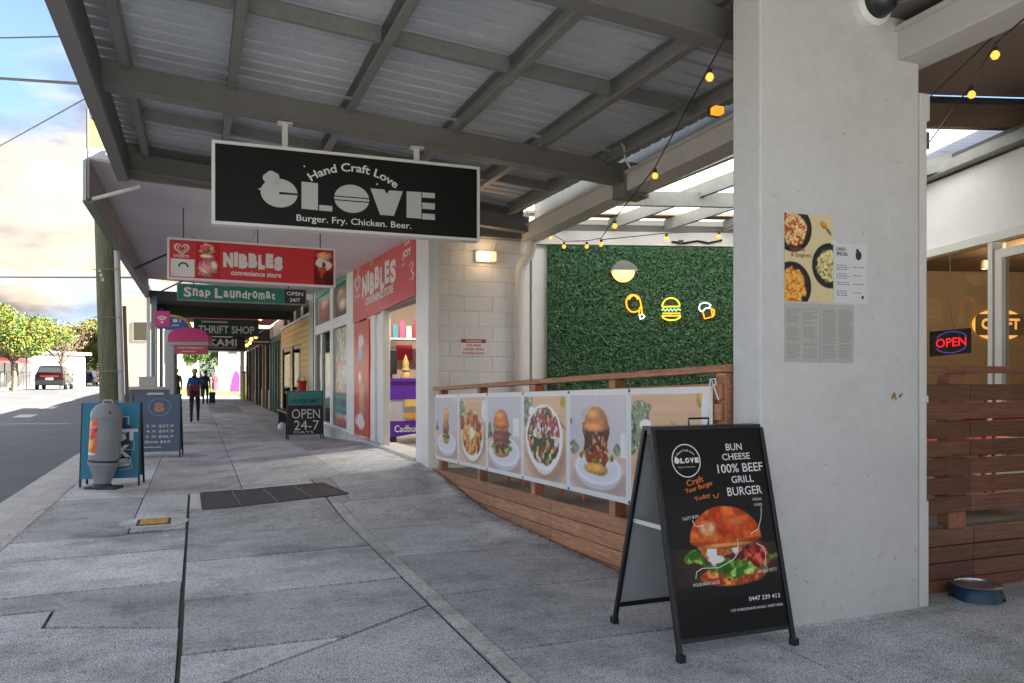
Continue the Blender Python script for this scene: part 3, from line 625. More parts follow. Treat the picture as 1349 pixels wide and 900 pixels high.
d1 = np.stack([np.cos(an), np.sin(an), tl[:, 0]], 1) * sz[:, None] * 1.25; d2 = np.stack([-np.sin(an), np.cos(an), tl[:, 1]], 1) * sz[:, None] * .62
ctr = np.stack([u, v, c], 1); q = np.stack([ctr + d1, ctr + d2, ctr - d1, ctr - d2], 1).reshape(-1, 3); q[:, 2] = np.maximum(q[:, 2], .002)
q[:, 0] = np.maximum(q[:, 0], -.03)
Wm = np.array([list(e1), list(up), list(gf.n)]); q = q @ Wm
me = bpy.data.meshes.new('leaves'); me.vertices.add(4 * n); me.vertices.foreach_set('co', q.ravel()); me.loops.add(4 * n); me.polygons.add(n)
me.loops.foreach_set('vertex_index', np.arange(4 * n)); me.polygons.foreach_set('loop_start', np.arange(n) * 4); me.polygons.foreach_set('loop_total', np.full(n, 4)); me.update(); me.validate()
me.materials.append(M['leaf']); o = bpy.data.objects.new('leaves', me); COL.objects.link(o); o.parent = gw; tag(o, kind='stuff')
# steel beam above it, and roof of the deck
dr = thing('deck_roof', gf(1.5, 3.4, 2), 'polycarbonate and steel roof above the dining deck', 'roof')
mk('edge_beam', MB().prism([(-.45, GT + .01), (4.3, GT + .01), (4.3, GT + .20), (-.45, GT + .20)], gf, -.12, .02), M['lgrey'], dr, bev=.004)
mk('upper_wall', MB().prism([(-.1, GT + .205), (4.3, GT + .205), (4.3, 3.54), (-.1, 3.54)], gf, -.12, -.05), M['gpaint'], dr)
ZP = 3.55
cor = MB()
def deckP(a, c, z): p = gf(a, 0, c); return (p.x, p.y, z)
# opaque roof strip at the back, then clear corrugated sheets toward the street
mk('solid_roof', MB().hexa([deckP(-.4, 0, ZP), deckP(5.4, 0, ZP), deckP(5.4, .25, ZP), deckP(-.3, .25, ZP), deckP(-.4, 0, ZP + .04), deckP(5.4, 0, ZP + .04), deckP(5.4, .25, ZP + .04), deckP(-.3, .25, ZP + .04)]), M['bceil'], dr)
def clear_sheet(a0, a1, c0, c1):
    n = int((c1 - c0) / .026); P = []
    for i in range(n + 1):
        c = c0 + (c1 - c0) * i / n; z = ZP + .03 + .024 * (i % 4 in (1, 2)); P += [deckP((4.20 - G0.x - c * gf.n.x) / e1.x, c, z), deckP(a1, c, z)]
    mk('clear_sheet', MB().add(P, [(2 * i, 2 * i + 1, 2 * i + 3, 2 * i + 2) for i in range(n)]), M['poly'], dr)
for c0 in (.26, 1.03, 1.80, 2.57, 3.34): clear_sheet(-.2, 5.6, c0, c0 + .78)
ax_ = lambda c: (4.12 - G0.x - c * gf.n.x) / e1.x
mk('solid_roof', MB().hexa([deckP(ax_(4.2), 4.2, ZP + .28), deckP(6.4, 4.2, ZP + .28), deckP(7.4, 13, ZP + .28), deckP(ax_(13), 13, ZP + .28), deckP(ax_(4.2), 4.2, ZP + .32), deckP(6.4, 4.2, ZP + .32), deckP(7.4, 13, ZP + .32), deckP(ax_(13), 13, ZP + .32)]), M['bceil'], dr)  # front ceiling, with an unseen extension past the camera added to block sun
# rafters along the street
for x in (4.62, 5.30, 6.05, 6.85, 7.65):
    yc_ = lambda c: G0.y + (c - (x - G0.x) * gf.n.x) / gf.n.y; y0_, y1_ = yc_(4.1), yc_(.02); mk('rafter', MB().beam((x, y0_, ZP - .09), (x, y1_, ZP - .09), .05, .15), M['galv'], dr)
# cross beams facing the street
mk('cross_beam', MB().beam(gf(.28, 3.36, 2.05), gf(4.6, 3.36, 2.05), .06, .16), M['galv'], dr)
mk('cross_beam', MB().beam(gf(.92, 3.66, 4.15), gf(6.2, 3.66, 4.15), .08, .20), M['brown'], dr)
mk('beam_cap', MB().beam(gf(.92, 3.79, 4.17), gf(6.2, 3.79, 4.17), .14, .03), M['dark'], dr)
mk('duct', MB().beam(lt(2.15, 4.75, 3.62), lt(3.55, 3.75, 3.64), .55, .40), mat('duct_grey', (.13, .125, .12), .6, .1, var=.15, dirt=.3), dr, bev=.01)
mk('dark_ceiling', MB().hexa([lt(2.2, 3.2, 3.86), lt(4.6, 3.2, 3.86), lt(4.9, 5.8, 3.86), lt(2.5, 5.8, 3.86), lt(2.2, 3.2, 3.9), lt(4.6, 3.2, 3.9), lt(4.9, 5.8, 3.9), lt(2.5, 5.8, 3.9)]), M['ceil'], dr)

# ================================================================== SHOP WITH GLASS FRONT (right)
GB = lt(4.35, 7.6)
gl = frame(GB, -e2, up)                              # a runs toward the eye, normal faces left onto the deck
sh = thing('burger_shop', GB, 'pale rendered shop with tall white framed glass front beside the deck', 'shop')
def gbox(a0, a1, z0, z1, c0, c1): return MB().prism([(a0, z0), (a1, z0), (a1, z1), (a0, z1)], gl, c0, c1)
mk('upper_wall', gbox(-3.6, 4.2, 2.66, 3.34, -.2, 0), M['block'], sh)
mk('wall_gutter', gbox(-3.6, 4.2, 3.36, 3.47, -.05, .10), M['galv'], sh, bev=.01)
mk('wall_flashing', gbox(-3.6, 4.2, 3.475, 3.52, -.25, .06), M['dark'], sh)
mk('parapet', gbox(-3.6, 8, 3.6, 3.92, -8, -.4), M['block'], sh)
mk('sun_block_wall', gbox(4.21, 8, 0, 3.9, -.4, 0), M['block'], sh)  # unseen wall, added to keep low sun from coming in under the awning
mk('window_head', gbox(-3.6, 4.2, 2.58, 2.658, -.12, .03), M['alu'], sh)
for a0, a1, z0, z1 in ((.31, .37, .44, 2.58), (1.75, 1.81, .44, 2.58), (-1.5, -1.44, .44, 2.58), (-3.2, -3.1, .44, 2.58)): mk('mullion', gbox(a0, a1, z0, z1, -.08, .02), M['alu'], sh)
df = gbox(.39, .48, .46, 2.50, -.06, .01)
for q in (gbox(.48, 1.7, 2.42, 2.50, -.06, .01), gbox(.48, 1.7, .46, .56, -.06, .01), gbox(1.62, 1.71, .56, 2.42, -.06, .01)): df.v, df.f, df.m = df.v + q.v, df.f + [tuple(i + len(df.v) for i in f) for f in q.f], df.m + q.m
mk('door_frame', df, M['alu'], sh)
for a0, a1 in ((.48, 1.62), (-1.44, .31), (-3.1, -1.5), (1.81, 4.1)): mk('glass_pane', gbox(a0, a1, .50, 2.57, -.035, -.03), M['dglass'], sh)
inn = mat('interior_plaster', (.30, .25, .19), .85, var=.1)
mk('inner_floor', gbox(-3.6, 4.2, .38, .43, -5.0, .0), mat('interior_floor', (.12, .10, .08), .4), sh)
mk('inner_ceiling', gbox(-3.59, 4.2, 2.86, 2.95, -5.0, -.205), mat('interior_ceiling', (.24, .17, .11), .8), sh)
mk('end_wall', gbox(-3.75, -3.61, .4, 3.3, -5.0, -.2), inn, sh)
mk('back_wall', gbox(-3.6, 4.2, .4, 3.3, -5.1, -5.0), inn, sh)
ends = frame(gl(-3.6, 0, -2.2), e1, up)              # end wall surface, normal towards the eye
a_ = (at(1316, 425, t=11.05) - ends(0, 0, 0)).dot(e1) + .24
cr = thing('backlit_sign', ends(a_, 2.1, .04), 'rounded grey CRAFT sign with yellow backlight on the inner shop wall', 'sign')
mk('glow_rim', MB().prism(ell(a_, 2.10, .40, .225, 30), ends, .012, .022), emit('halo', (1, .5, .10), .35), cr)
mk('sign_plate', MB().prism([(a_ + x, 2.1 + y) for x, y in ((-.32, -.15), (.32, -.15), (.36, -.10), (.36, .10), (.32, .15), (-.32, .15), (-.36, .10), (-.36, -.10))], ends, .03, .06), mat('sign_grey', (.16, .14, .11), .6), cr)
mb = MB(); write(mb, 'CRAFT', ends, a_ - .29, 2.03, .58, .16, .045, c=.062); mk('lettering', mb, emit('warm_letters', (1, .55, .18), .22), cr)
for (px, py, k) in ((1291, 326, 0), (1297, 354, 1)):
    p = at(px, py, z=2.84 if k == 0 else 2.70)
    d_ = thing('ceiling_spot', p, ('small warm ceiling spot nearest the glass inside the shop', 'small warm ceiling spot deeper inside the shop')[k], 'spotlight', 'spots inside the shop')
    mk('spot_body', MB().lathe([(.05, .10), (.055, .012), (.04, .0)], p, n=12), M['white'], d_); mk('spot_lens', MB().lathe([(.035, -.002), (.0, -.012)], p, n=12), emit('spot', (1, .75, .45), 1.2), d_)
pl = bpy.data.lights.new('shop_light', 'POINT'); pl.energy = 34; pl.color = (1, .70, .42); pl.shadow_soft_size = .25; po_ = bpy.data.objects.new('shop_light', pl); COL.objects.link(po_); po_.location = gl(-1.2, 2.6, -1.9)
# OPEN sign on a string just inside the glass
o0 = at(1226, 470, t=8.5); o1 = at(1279, 465, t=8.5); ow = (o1 - o0).length
of = frame(o0, o1 - o0, up)
on = thing('open_sign', of(ow / 2, .14), 'small LED OPEN sign hanging by a string behind the glass', 'sign')
oh = .268
mk('sign_case', MB().prism([(0, 0), (ow, 0), (ow, oh), (0, oh)], of, -.02, .01), M['black'], on)
mb = MB(); write(mb, 'OPEN', of, ow * .11, oh * .32, ow * .76, oh * .36, .018, c=.014); mk('led_letters', mb, emit('led_red', (1, .02, .04), .4), on)
mb = MB()
for i in range(46):
    t = 2 * math.pi * i / 46; x, y = ow / 2 + ow * .42 * math.cos(t), oh / 2 + oh * .42 * math.sin(t)
    if abs(math.sin(t)) > .42: mb.add([of(p, q, .014) for p, q in ell(x, y, .0055, .0055, 6)], [tuple(range(6))])
mk('led_dots', mb, emit('led_blue', (.16, .12, 1), .5), on)
k_ = of(ow * .48, oh + .22)
mk('cord', MB().tube([of(.02 * 8, oh), k_], .004, 5).tube([of(ow * .6, oh), k_], .004, 5).tube([k_, (k_.x, k_.y, 2.86)], .004, 5), M['pvc'], on)

# ================================================================== PILLAR
PY = 3.46
pi_ = thing('pillar', (3.36, PY + .12, 0), 'massive pale rendered pillar with posters taped to its front', 'pillar')
mk('shaft', B(2.788, 3.932, PY, PY + .235, -.02, 4.1), M['pillar'], pi_, bev=.012)
st = MB()
for (x, z, s) in ((3.735, 1.245, .012), (3.78, 1.24, .008), (3.748, 1.225, .007), (3.795, 1.25, .006), (3.72, 1.23, .006)):
    st.add([(x + p, PY - .0016, z + q) for p, q in [(s * (1 + .4 * math.sin(k * 2.3)) * math.cos(k), s * 1.5 * (1 + .4 * math.cos(k * 3.1)) * math.sin(k)) for k in np.linspace(0, 5.6, 8)]], [tuple(range(8))])
mk('rust_mark', st, M['rust'], pi_)
r5 = random.Random(11); sc5 = MB(); gr5 = mat('scuff_grey', (.30, .29, .27), .8, var=.3, scale=20)
for i in range(60):
    x = r5.uniform(2.83, 3.9); z = .02 + abs(r5.gauss(0, .35)) if i < 34 else r5.uniform(.2, 3.2); l_ = r5.uniform(.004, .03); a = r5.uniform(-1.2, 1.2); wd_ = r5.uniform(.0008, .003)
    c5, s5 = math.cos(a), math.sin(a); sc5.add([(x - c5 * l_, PY - .0012, z - s5 * l_), (x + s5 * wd_, PY - .0012, z - c5 * wd_), (x + c5 * l_, PY - .0012, z + s5 * l_), (x - s5 * wd_, PY - .0012, z + c5 * wd_)], [(0, 1, 2, 3)])
mk('scuff_marks', sc5, gr5, pi_, kind='stuff')
sd = thing('square_downpipe', (3.975, PY + .05, 0), 'slim pale square downpipe running up the right edge of the pillar', 'downpipe')
mk('pipe', B(3.945, 4.005, PY + .01, PY + .09, 0, 2.94), M['pvc'], sd, bev=.006)
mk('pipe_head', B(3.936, 4.02, PY, PY + .10, 2.86, 3.02), M['pvc'], sd, bev=.008)
mk('pipe_sleeve', B(3.938, 4.012, PY + .003, PY + .097, 0, .62), M['pvc'], sd, bev=.004)
mk('pipe_sleeve', B(3.938, 4.012, PY + .003, PY + .097, 1.2, 1.24), M['pvc'], sd, bev=.004)
q = at(1166, -4, y=PY - .12)
cm = thing('security_camera', (q.x, PY, q.z), 'round dark security camera at the top of the pillar', 'camera')
mk('camera_dome', MB().lathe([(.0, .17), (.045, .165), (.085, .13), (.10, .07), (.10, 0)], (q.x, PY, q.z), (0, -1, 0), 20), M['black'], cm, smooth=True)
mk('camera_ring', MB().lathe([(.125, 0), (.125, .05), (.102, .07)], (q.x, PY - .001, q.z), (0, -1, 0), 20), M['white'], cm, smooth=True)
# posters
pf = frame((0, PY - .003, 0), (1, 0, 0), up)
A = Art(.336, .477, 90, 128, (222, 205, 160)); A.put(vn(A.U, A.V, 5, 6, 2) * .25, (232, 218, 178))
def plate(A, a, b, r, food, cols, seed):
    A.e(a, b, r, r / A.k, (30, 28, 30)); A.e(a, b, r * .9, r * .9 / A.k, (48, 45, 46)); m = A.e(a, b, r * .72, r * .72 / A.k, food, .25, seed); A.speck(m, cols, 24, seed, .5)
plate(A, .17, .83, .38, (170, 110, 50), [(220, 170, 80), (90, 90, 40), (205, 60, 30), (230, 200, 140)], 11)
plate(A, .93, .43, .37, (190, 170, 110), [(120, 120, 60), (225, 210, 150)], 23)
plate(A, .14, .17, .40, (215, 150, 60), [(225, 60, 30), (190, 110, 40), (240, 180, 80)], 31)
A.e(.80, .90, .07, .035, (215, 150, 50), .3, 3, rot=-.7); A.e(.90, .83, .075, .014, (60, 70, 50), .1, 4, rot=-.8)
t1 = thing('food_poster', pf(3.11, 2.0), 'cream poster with three black pasta bowls taped on the pillar', 'poster')
A.build('poster_sheet', pf, t1, 2.948, 1.762, .0)
mb = MB(); write(mb, 'Good time', pf, 2.985, 2.035, .10, .026, .01, c=.0015); mk('lettering', mb, mat('print_red', (.5, .05, .03), .5), t1)
mb = MB(); write(mb, '& Spaghetti', pf, 2.99, 1.998, .14, .03, .0, c=.0015); mk('lettering', mb, mat('print_grey', (.06, .06, .07), .5), t1)
t2 = thing('lunch_menu', pf(3.41, 1.93), 'white LUNCH SPECIAL menu sheet taped right of the pasta poster', 'menu')
paper = mat('white_paper', (.70, .70, .72), .6, var=.02); ink = mat('black_print', (.03, .03, .035), .6); gink = mat('faded_print', (.22, .22, .20), .6)
mk('menu_sheet', MB().prism([(3.289, 1.765), (3.531, 1.762), (3.531, 2.095), (3.289, 2.098)], pf, -.002, .0005), paper, t2)
mb = MB(); write(mb, 'LUNCH', pf, 3.305, 2.055, .065, .02, .03, c=.0015); write(mb, 'SPECIAL', pf, 3.305, 2.028, .085, .02, .03, c=.0015)
mb.add([pf(a, b, .0015) for a, b in ell(3.465, 2.035, .022, .027, 14)], [tuple(range(14))]); mb.add([pf(a, b, .0017) for a, b in ell(3.457, 2.062, .011, .011, 10)], [tuple(range(10))])
rnd = random.Random(3)
def lines(mb, x0, x1, z0, z1, n, th, fr, fill=.75, seed=1):
    r = random.Random(seed)
    for i in range(n):
        z = z1 - (z1 - z0) * (i + .5) / n; x = x0
        if r.random() < .12: continue
        while x < x0 + (x1 - x0) * r.uniform(.6, 1):
            l_ = r.uniform(.008, .03); e_ = min(x + l_, x1)
            if e_ > x: mb.add([fr(x, z, .0015), fr(e_, z, .0015), fr(e_, z + th, .0015), fr(x, z + th, .0015)], [(0, 1, 2, 3)])
            x += l_ + .005
for k in range(4): lines(mb, 3.305, 3.40, 1.80 + k * .048, 1.835 + k * .048, 3, .0035, pf, seed=k); lines(mb, 3.425, 3.505, 1.815 + k * .048, 1.83 + k * .048, 1, .0035, pf, seed=9 + k)
mb.add([pf(a, b, .0015) for a, b in ell(3.495, 1.80, .010, .010, 10)], [tuple(range(10))]); mk('menu_print', mb, ink, t2, kind='stuff')
t3 = thing('price_list', pf(3.19, 1.59), 'faded double page price list taped below the pasta poster', 'menu')
mk('menu_sheet', MB().prism([(2.95, 1.432), (3.189, 1.43), (3.189, 1.754), (2.95, 1.756)], pf, -.002, .0005), mat('faded_paper', (.47, .475, .44), .6, var=.04), t3)
mk('menu_sheet', MB().prism([(3.192, 1.43), (3.431, 1.428), (3.431, 1.752), (3.192, 1.754)], pf, -.002, .0007), MATS['faded_paper'], t3)
mb = MB()
for k, xx in enumerate((2.962, 3.075, 3.21, 3.325)): lines(mb, xx, xx + .095, 1.45, 1.725, 30, .0028, pf, seed=20 + k)
mk('menu_print', mb, gink, t3, kind='stuff')
mk('tape', MB().prism([(3.27, 2.085), (3.31, 2.085), (3.31, 2.11), (3.27, 2.11)], pf, .0, .0012), paper, t2)

# ================================================================== RAMP, DECK AND FENCES
def zd(y): return .368 - .0336 * (y - 4.9)
dk = thing('dining_deck', (4, 6.6, .2), 'timber dining deck with a sloping ramp beside the footpath', 'deck')
yA, yB = 3.72, 9.62
for k in range(9):
    x = 2.79 + k * .145
    mk('deck_board', MB().hexa([(x, yA, zd(yA) - .03), (x + .139, yA, zd(yA) - .03), (x + .139, yB, zd(yB) - .03), (x, yB, zd(yB) - .03), (x, yA, zd(yA) - .003), (x + .139, yA, zd(yA) - .003), (x + .139, yB, zd(yB) - .003), (x, yB, zd(yB) - .003)]), M['deck'], dk)
mk('deck_platform', B(4.10, 9.6, 3.70, 13, .18, .385), M['joint'], dk)
for k in range(14):
    y = 3.70 + k * .145; mk('deck_board', B(4.105, 8.8, y, y + .139, .386, .41), M['deck'], dk)
mk('deck_floor', B(4.105, 9.6, 5.74, 13, .386, .408), M['deck'], dk)
for r_ in range(4):
    for (a_, b_) in ((yA, 6.05), (6.056, 9.66)):
        zt = lambda y: zd(y) - r_ * .118; hh = .113
        bb = min(b_, 9.66 - .55 * r_ if r_ else b_)
        if r_ == 3: bb = min(bb, 7.9)
        if bb < a_: continue
        mk('base_board', MB().hexa([(2.742, a_, zt(a_) - hh), (2.772, a_, zt(a_) - hh), (2.772, bb, zt(bb) - hh), (2.742, bb, zt(bb) - hh), (2.742, a_, zt(a_)), (2.772, a_, zt(a_)), (2.772, bb, zt(bb)), (2.742, bb, zt(bb))]), M['wood'], dk, bev=.003)
for r_ in range(4):
    for (a_, b_) in ((4.03, 4.62), (4.625, 6.6)):
        mk('base_board', B(a_, b_, 3.655, 3.685, .395 - (r_ + 1) * .105, .39 - r_ * .105), M['wood2'], dk, bev=.003)
mk('ramp_kerb', MB().hexa([(2.773, yA, -.1), (2.80, yA, -.1), (2.80, yB, -.1), (2.773, yB, -.1), (2.773, yA, zd(yA) - .01), (2.80, yA, zd(yA) - .01), (2.80, yB, zd(yB) - .01), (2.773, yB, zd(yB) - .01)]), M['joint'], dk)
# ramp fence
rf = thing('ramp_fence', (2.79, 6.6, .3), 'orange brown timber fence with cap rail along the ramp', 'fence')
SL = .0335
def zt_(y): return 1.42 - SL * (y - 3.75)
for (a_, b_) in ((3.70, 6.47), (6.474, 9.62)):
    mk('cap_rail', MB().hexa([(2.735, a_, zt_(a_) - .042), (2.85, a_, zt_(a_) - .042), (2.85, b_, zt_(b_) - .042), (2.735, b_, zt_(b_) - .042), (2.735, a_, zt_(a_)), (2.85, a_, zt_(a_)), (2.85, b_, zt_(b_)), (2.735, b_, zt_(b_))]), M['wood'], rf, bev=.004)
for y in (3.76, 5.03, 6.47, 7.93, 9.36): mk('post', B(2.755, 2.845, y - .045, y + .045, zd(y) - .01, zt_(y) - .043), M['wood'], rf, bev=.004)
for r_ in range(7):
    zf = lambda y: zt_(y) - .105 - r_ * .1155
    for (a_, b_) in ((3.73, 6.47), (6.474, 9.47)):
        mk('fence_board', MB().hexa([(2.733, a_, zf(a_) - .092), (2.753, a_, zf(a_) - .092), (2.753, b_, zf(b_) - .092), (2.733, b_, zf(b_) - .092), (2.733, a_, zf(a_)), (2.753, a_, zf(a_)), (2.753, b_, zf(b_)), (2.733, b_, zf(b_))]), M['wood'], rf, bev=.003)
# right fence
r2 = thing('deck_fence', (5, 3.66, .4), 'dark red timber slat fence right of the pillar', 'fence')
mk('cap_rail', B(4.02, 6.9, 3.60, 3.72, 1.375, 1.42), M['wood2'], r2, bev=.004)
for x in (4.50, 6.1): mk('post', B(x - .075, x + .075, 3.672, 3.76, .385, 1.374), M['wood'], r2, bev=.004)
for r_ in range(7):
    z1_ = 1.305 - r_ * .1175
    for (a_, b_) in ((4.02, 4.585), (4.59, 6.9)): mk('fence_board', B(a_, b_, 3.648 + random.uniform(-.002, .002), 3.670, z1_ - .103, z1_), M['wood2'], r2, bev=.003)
# red metal chairs behind the slats
def red_chair(loc, rot, label, m):
    t = thing('metal_chair', loc, label, 'chair', 'red metal chairs on the deck'); x, y, z = loc
    bx = lambda a0, a1, b0, b1, c0, c1: B(x + a0, x + a1, y + b0, y + b1, z + c0, z + c1)
    mk('seat', bx(-.2, .2, -.2, .2, .44, .465), m, t, bev=.01)
    for a in (-.18, .18):
        for b in (-.18, .18): mk('leg', MB().tube([(x + a, y + b, z + .44), (x + a * 1.2, y + b * 1.2, z)], .014, 6), m, t)
    mk('back_rail', bx(-.2, .2, -.215, -.195, .80, .88), m, t, bev=.008); mk('back_rail', bx(-.2, .2, -.215, -.195, .60, .65), m, t, bev=.005)
    for a in (-.2, .2): mk('back_post', MB().tube([(x + a, y - .2, z + .44), (x + a, y - .205, z + .88)], .014, 6), m, t)
    return t
rm = mat('red_enamel', (.60, .035, .03), .35); om = mat('orange_enamel', (.62, .13, .04), .35)
red_chair((5.15, 4.35, .41), 0, 'red metal chair seen through the slats right of the pillar', rm)
red_chair((5.85, 4.5, .41), 0, 'red metal chair partly out of frame behind the right slats', rm)
for k, y in enumerate((4.9, 6.1, 7.4)):
    red_chair((3.18, y, zd(y)), 0, ('orange legged chair behind the burger banner nearest the pillar', 'orange legged chair behind the salad banner', 'orange legged chair behind the stacked burger banner')[k], om)
cnt = thing('service_table', (5.3, 5.6, .41), 'white legged table on the deck behind the right slats', 'table')
mk('tabletop', B(4.75, 5.9, 5.2, 5.8, 1.12, 1.15), M['wood2'], cnt)
for x in (4.8, 5.85):
    for y in (5.25, 5.75): mk('leg', B(x - .02, x + .02, y - .02, y + .02, .41, 1.12), M['white'], cnt)

# ---- banners
def bfr(y0, z0): return lambda a, b, c=0: (2.722 - c, y0 - a, z0 + a * .0291 + b)
BW, BH = .947, .785
def wood_bg(A, seed):
    A.put(np.ones_like(A.U) * 1.0, (222, 184, 148)); A.put(.5 * vn(A.U, A.V, 2, 16, seed), (205, 158, 118)); A.put(.4 * vn(A.U, A.V, 1.2, 30, seed + 1), (238, 208, 178))
    A.r(.0, 1, .0, .22, (226, 200, 182), .7)
def wall_bg(A, seed):
    A.put(np.ones_like(A.U), (204, 200, 210)); A.put(np.clip((A.U - .6) * 1.2, 0, .4), (224, 220, 226)); A.put(.25 * vn(A.U, A.V, 3, 3, seed), (188, 184, 198))
    m = A.r(0, 1, -.1, .42, (224, 200, 188), 1, .02, seed); A.put(m * .4 * vn(A.U, A.V, 2, 22, seed), (210, 176, 158))
def herbs(A, a, b, s, seed):
    m = A.e(a, b, s, s * 1.1, (96, 112, 88), .9, seed); A.speck(m, [(210, 210, 200), (60, 80, 56), (130, 148, 120)], 20, seed, .5)
def plate_b(A, a, b, ra, rb):
    A.e(a + .04, b - rb * .75, ra * .95, rb * .6, (176, 140, 124), soft=12, a_=.6)
    A.e(a, b - rb * .35, ra * .92, rb * .95, (205, 205, 216)); A.e(a, b, ra, rb, (240, 240, 246)); A.e(a, b + .005, ra * .86, rb * .82, (224, 223, 232), a_=.8)
def banner(k, label, art):
    y0 = 9.47 - k * BW; z0 = .349 + k * BW * .0291; f = bfr(y0, z0)
    t = thing('food_banner', f(BW / 2, 0), label, 'banner', 'food banners tied along the ramp fence')
    mk('banner_sheet', MB().prism([(.002, 0), (BW - .002, 0), (BW - .002, BH), (.002, BH)], f, -.004, .0), mat('banner_vinyl', (.78, .78, .79), .45, var=.03), t)
    A = Art(BW - .075, BH - .08, 118, 100, (220, 215, 215)); art(A); A.build('banner_print', f, t, .0375, .04, .0015)
    for a, b in ((.012, BH - .015), (.012, .015)): mk('eyelet', MB().lathe([(.011, 0), (.011, .004), (.004, .004)], f(a, b, .001), (-1, 0, 0), 8), M['dark'], t)
    return t
def art0(A):
    wall_bg(A, 3); herbs(A, .08, .5, .07, 5); plate_b(A, .52, .25, .42, .17); burger(A, .5, .46, .26, .46, (120, 45, 35), seed=3); A.e(.5, .70, .12, .13, (226, 172, 96), .1, 3); A.r(.42, .58, .62, .74, (222, 160, 84), .9)
def art1(A):
    wood_bg(A, 4); herbs(A, .08, .78, .13, 9); A.e(.95, .8, .1, .16, (240, 238, 236), .1)
    A.e(.52, .38, .45, .37, (176, 130, 100), soft=10, a_=.5); A.e(.5, .42, .42, .38, (240, 238, 240)); m = A.e(.5, .46, .38, .33, (196, 104, 44), .15, 2)
    th = np.arctan2(A.V - .5, A.U - .5); rr = np.hypot(A.U - .5, A.V - .5); A.put(m * np.clip(np.sin(th * 16 + 3 * vn(A.U, A.V, 6, 6, 3)) * 1.5, 0, 1) * .75, (226, 150, 70)); A.speck(m, [(130, 50, 30), (236, 180, 90)], 16, 8, .42)
    A.e(.5, .47, .10, .09, (246, 240, 230), .2, 4); A.e(.13, .6, .09, .1, (150, 60, 70), .5, 8)
def art2(A):
    wall_bg(A, 6); herbs(A, .06, .5, .09, 5); A.r(.78, .95, .48, .72, (236, 240, 238), .9, .01); plate_b(A, .50, .26, .47, .2)
    burger(A, .42, .42, .48, .5, (96, 40, 34), seed=13)
    for i, (dx, c) in enumerate(((.03, (120, 52, 44)), (-.02, (150, 74, 60)), (.04, (110, 44, 40)), (-.01, (158, 82, 64)))): A.e(.42 + dx, .50 - i * .05, .25, .035, c, .25, i + 3)
    A.e(.42, .61, .235, .05, (180, 96, 46), .05, 4); A.e(.42, .61, .235, .22, (214, 122, 62), .03, 5, half=1); A.e(.38, .74, .14, .05, (246, 190, 140), a_=.5, soft=8); m = A.e(.46, .30, .25, .07, (120, 160, 60), .6, 6); A.speck(m, [(190, 215, 110), (70, 40, 30)], 22, 4, .5)
def art3(A):
    wood_bg(A, 8); herbs(A, .1, .80, .16, 19); A.e(.20, .82, .08, .06, (245, 245, 245), .3, 2); A.e(.93, .93, .06, .06, (176, 150, 60), .3, 3); A.e(.84, .72, .16, .02, (176, 124, 84), .1, 4, rot=-.5)
    A.e(.55, .3, .45, .33, (186, 140, 104), soft=12, a_=.6)
    m = A.e(.5, .38, .33, .32, (222, 222, 232)); A.e(.49, .50, .44, .40, (243, 243, 247)); m = A.e(.49, .52, .38, .34, (110, 128, 70), .1, 4)
    A.speck(m, [(60, 92, 44), (214, 206, 190), (150, 50, 60), (236, 230, 236), (196, 196, 110), (214, 90, 50), (40, 60, 36)], 17, 21, .40); A.speck(m * (A.V > .5), [(232, 214, 226), (160, 46, 64)], 20, 61, .36)
def art4(A):
    wall_bg(A, 10); herbs(A, .07, .42, .09, 33); herbs(A, .02, .72, .03, 31); herbs(A, .86, .44, .05, 35); A.r(.92, 1.0, .38, .62, (240, 240, 244), .9, .01); plate_b(A, .52, .24, .42, .17)
    A.e(.50, .235, .21, .065, (222, 168, 84), .2, 4); m = A.e(.5, .36, .28, .075, (120, 176, 58), .7, 7); A.speck(m, [(180, 216, 110), (70, 130, 34), (150, 40, 30)], 20, 14, .5)
    m = A.r(.28, .72, .42, .68, (142, 70, 44), 1, .07, 8); A.speck(m, [(196, 120, 76), (92, 36, 26), (226, 170, 120), (70, 24, 20)], 22, 5, .48)
    A.e(.5, .665, .218, .05, (170, 96, 46), .05, 4); A.e(.5, .665, .218, .215, (206, 128, 66), .02, 5, half=1); A.e(.46, .66, .20, .05, (226, 150, 84), .1, 4); A.e(.44, .80, .12, .05, (244, 192, 130), a_=.6, soft=9); A.r(.495, .505, .86, 1.0, (232, 222, 190))
def art5(A):
    wood_bg(A, 14); herbs(A, .12, .74, .17, 41); A.e(.21, .72, .08, .05, (247, 247, 247), .3, 2); herbs(A, .03, .5, .07, 43); A.e(.93, .96, .07, .08, (190, 160, 60), .3, 3); A.e(.80, .62, .22, .02, (170, 116, 78), .1, 4, rot=-.42); A.e(.97, .85, .05, .2, (235, 235, 238), .1)
    A.e(.55, .26, .46, .3, (190, 146, 110), soft=12, a_=.6); A.e(.5, .30, .40, .33, (243, 243, 247)); m = A.e(.5, .30, .35, .27, (196, 150, 90), .1, 4); A.speck(m, [(236, 220, 180), (110, 130, 70), (170, 90, 50)], 16, 24, .45)
for k, (l_, a_) in enumerate((('banner with a tall small burger on a white plate, furthest from the pillar', art0), ('banner with fried rings in a white oval bowl, second from the corner', art1),
        ('banner with a stacked bacon burger on a white plate', art2), ('banner with a colourful salad bowl on timber', art3), ('banner with a tall pulled meat burger on lettuce and white plate', art4), ('banner with a half hidden bowl behind the sandwich board', art5))): banner(k, l_, a_)
tie = thing('tie_cord', (2.73, 3.76, 1.33), 'white cord knotted round the fence end beside the last banner', 'cord')
f = bfr(3.79, 1.31)
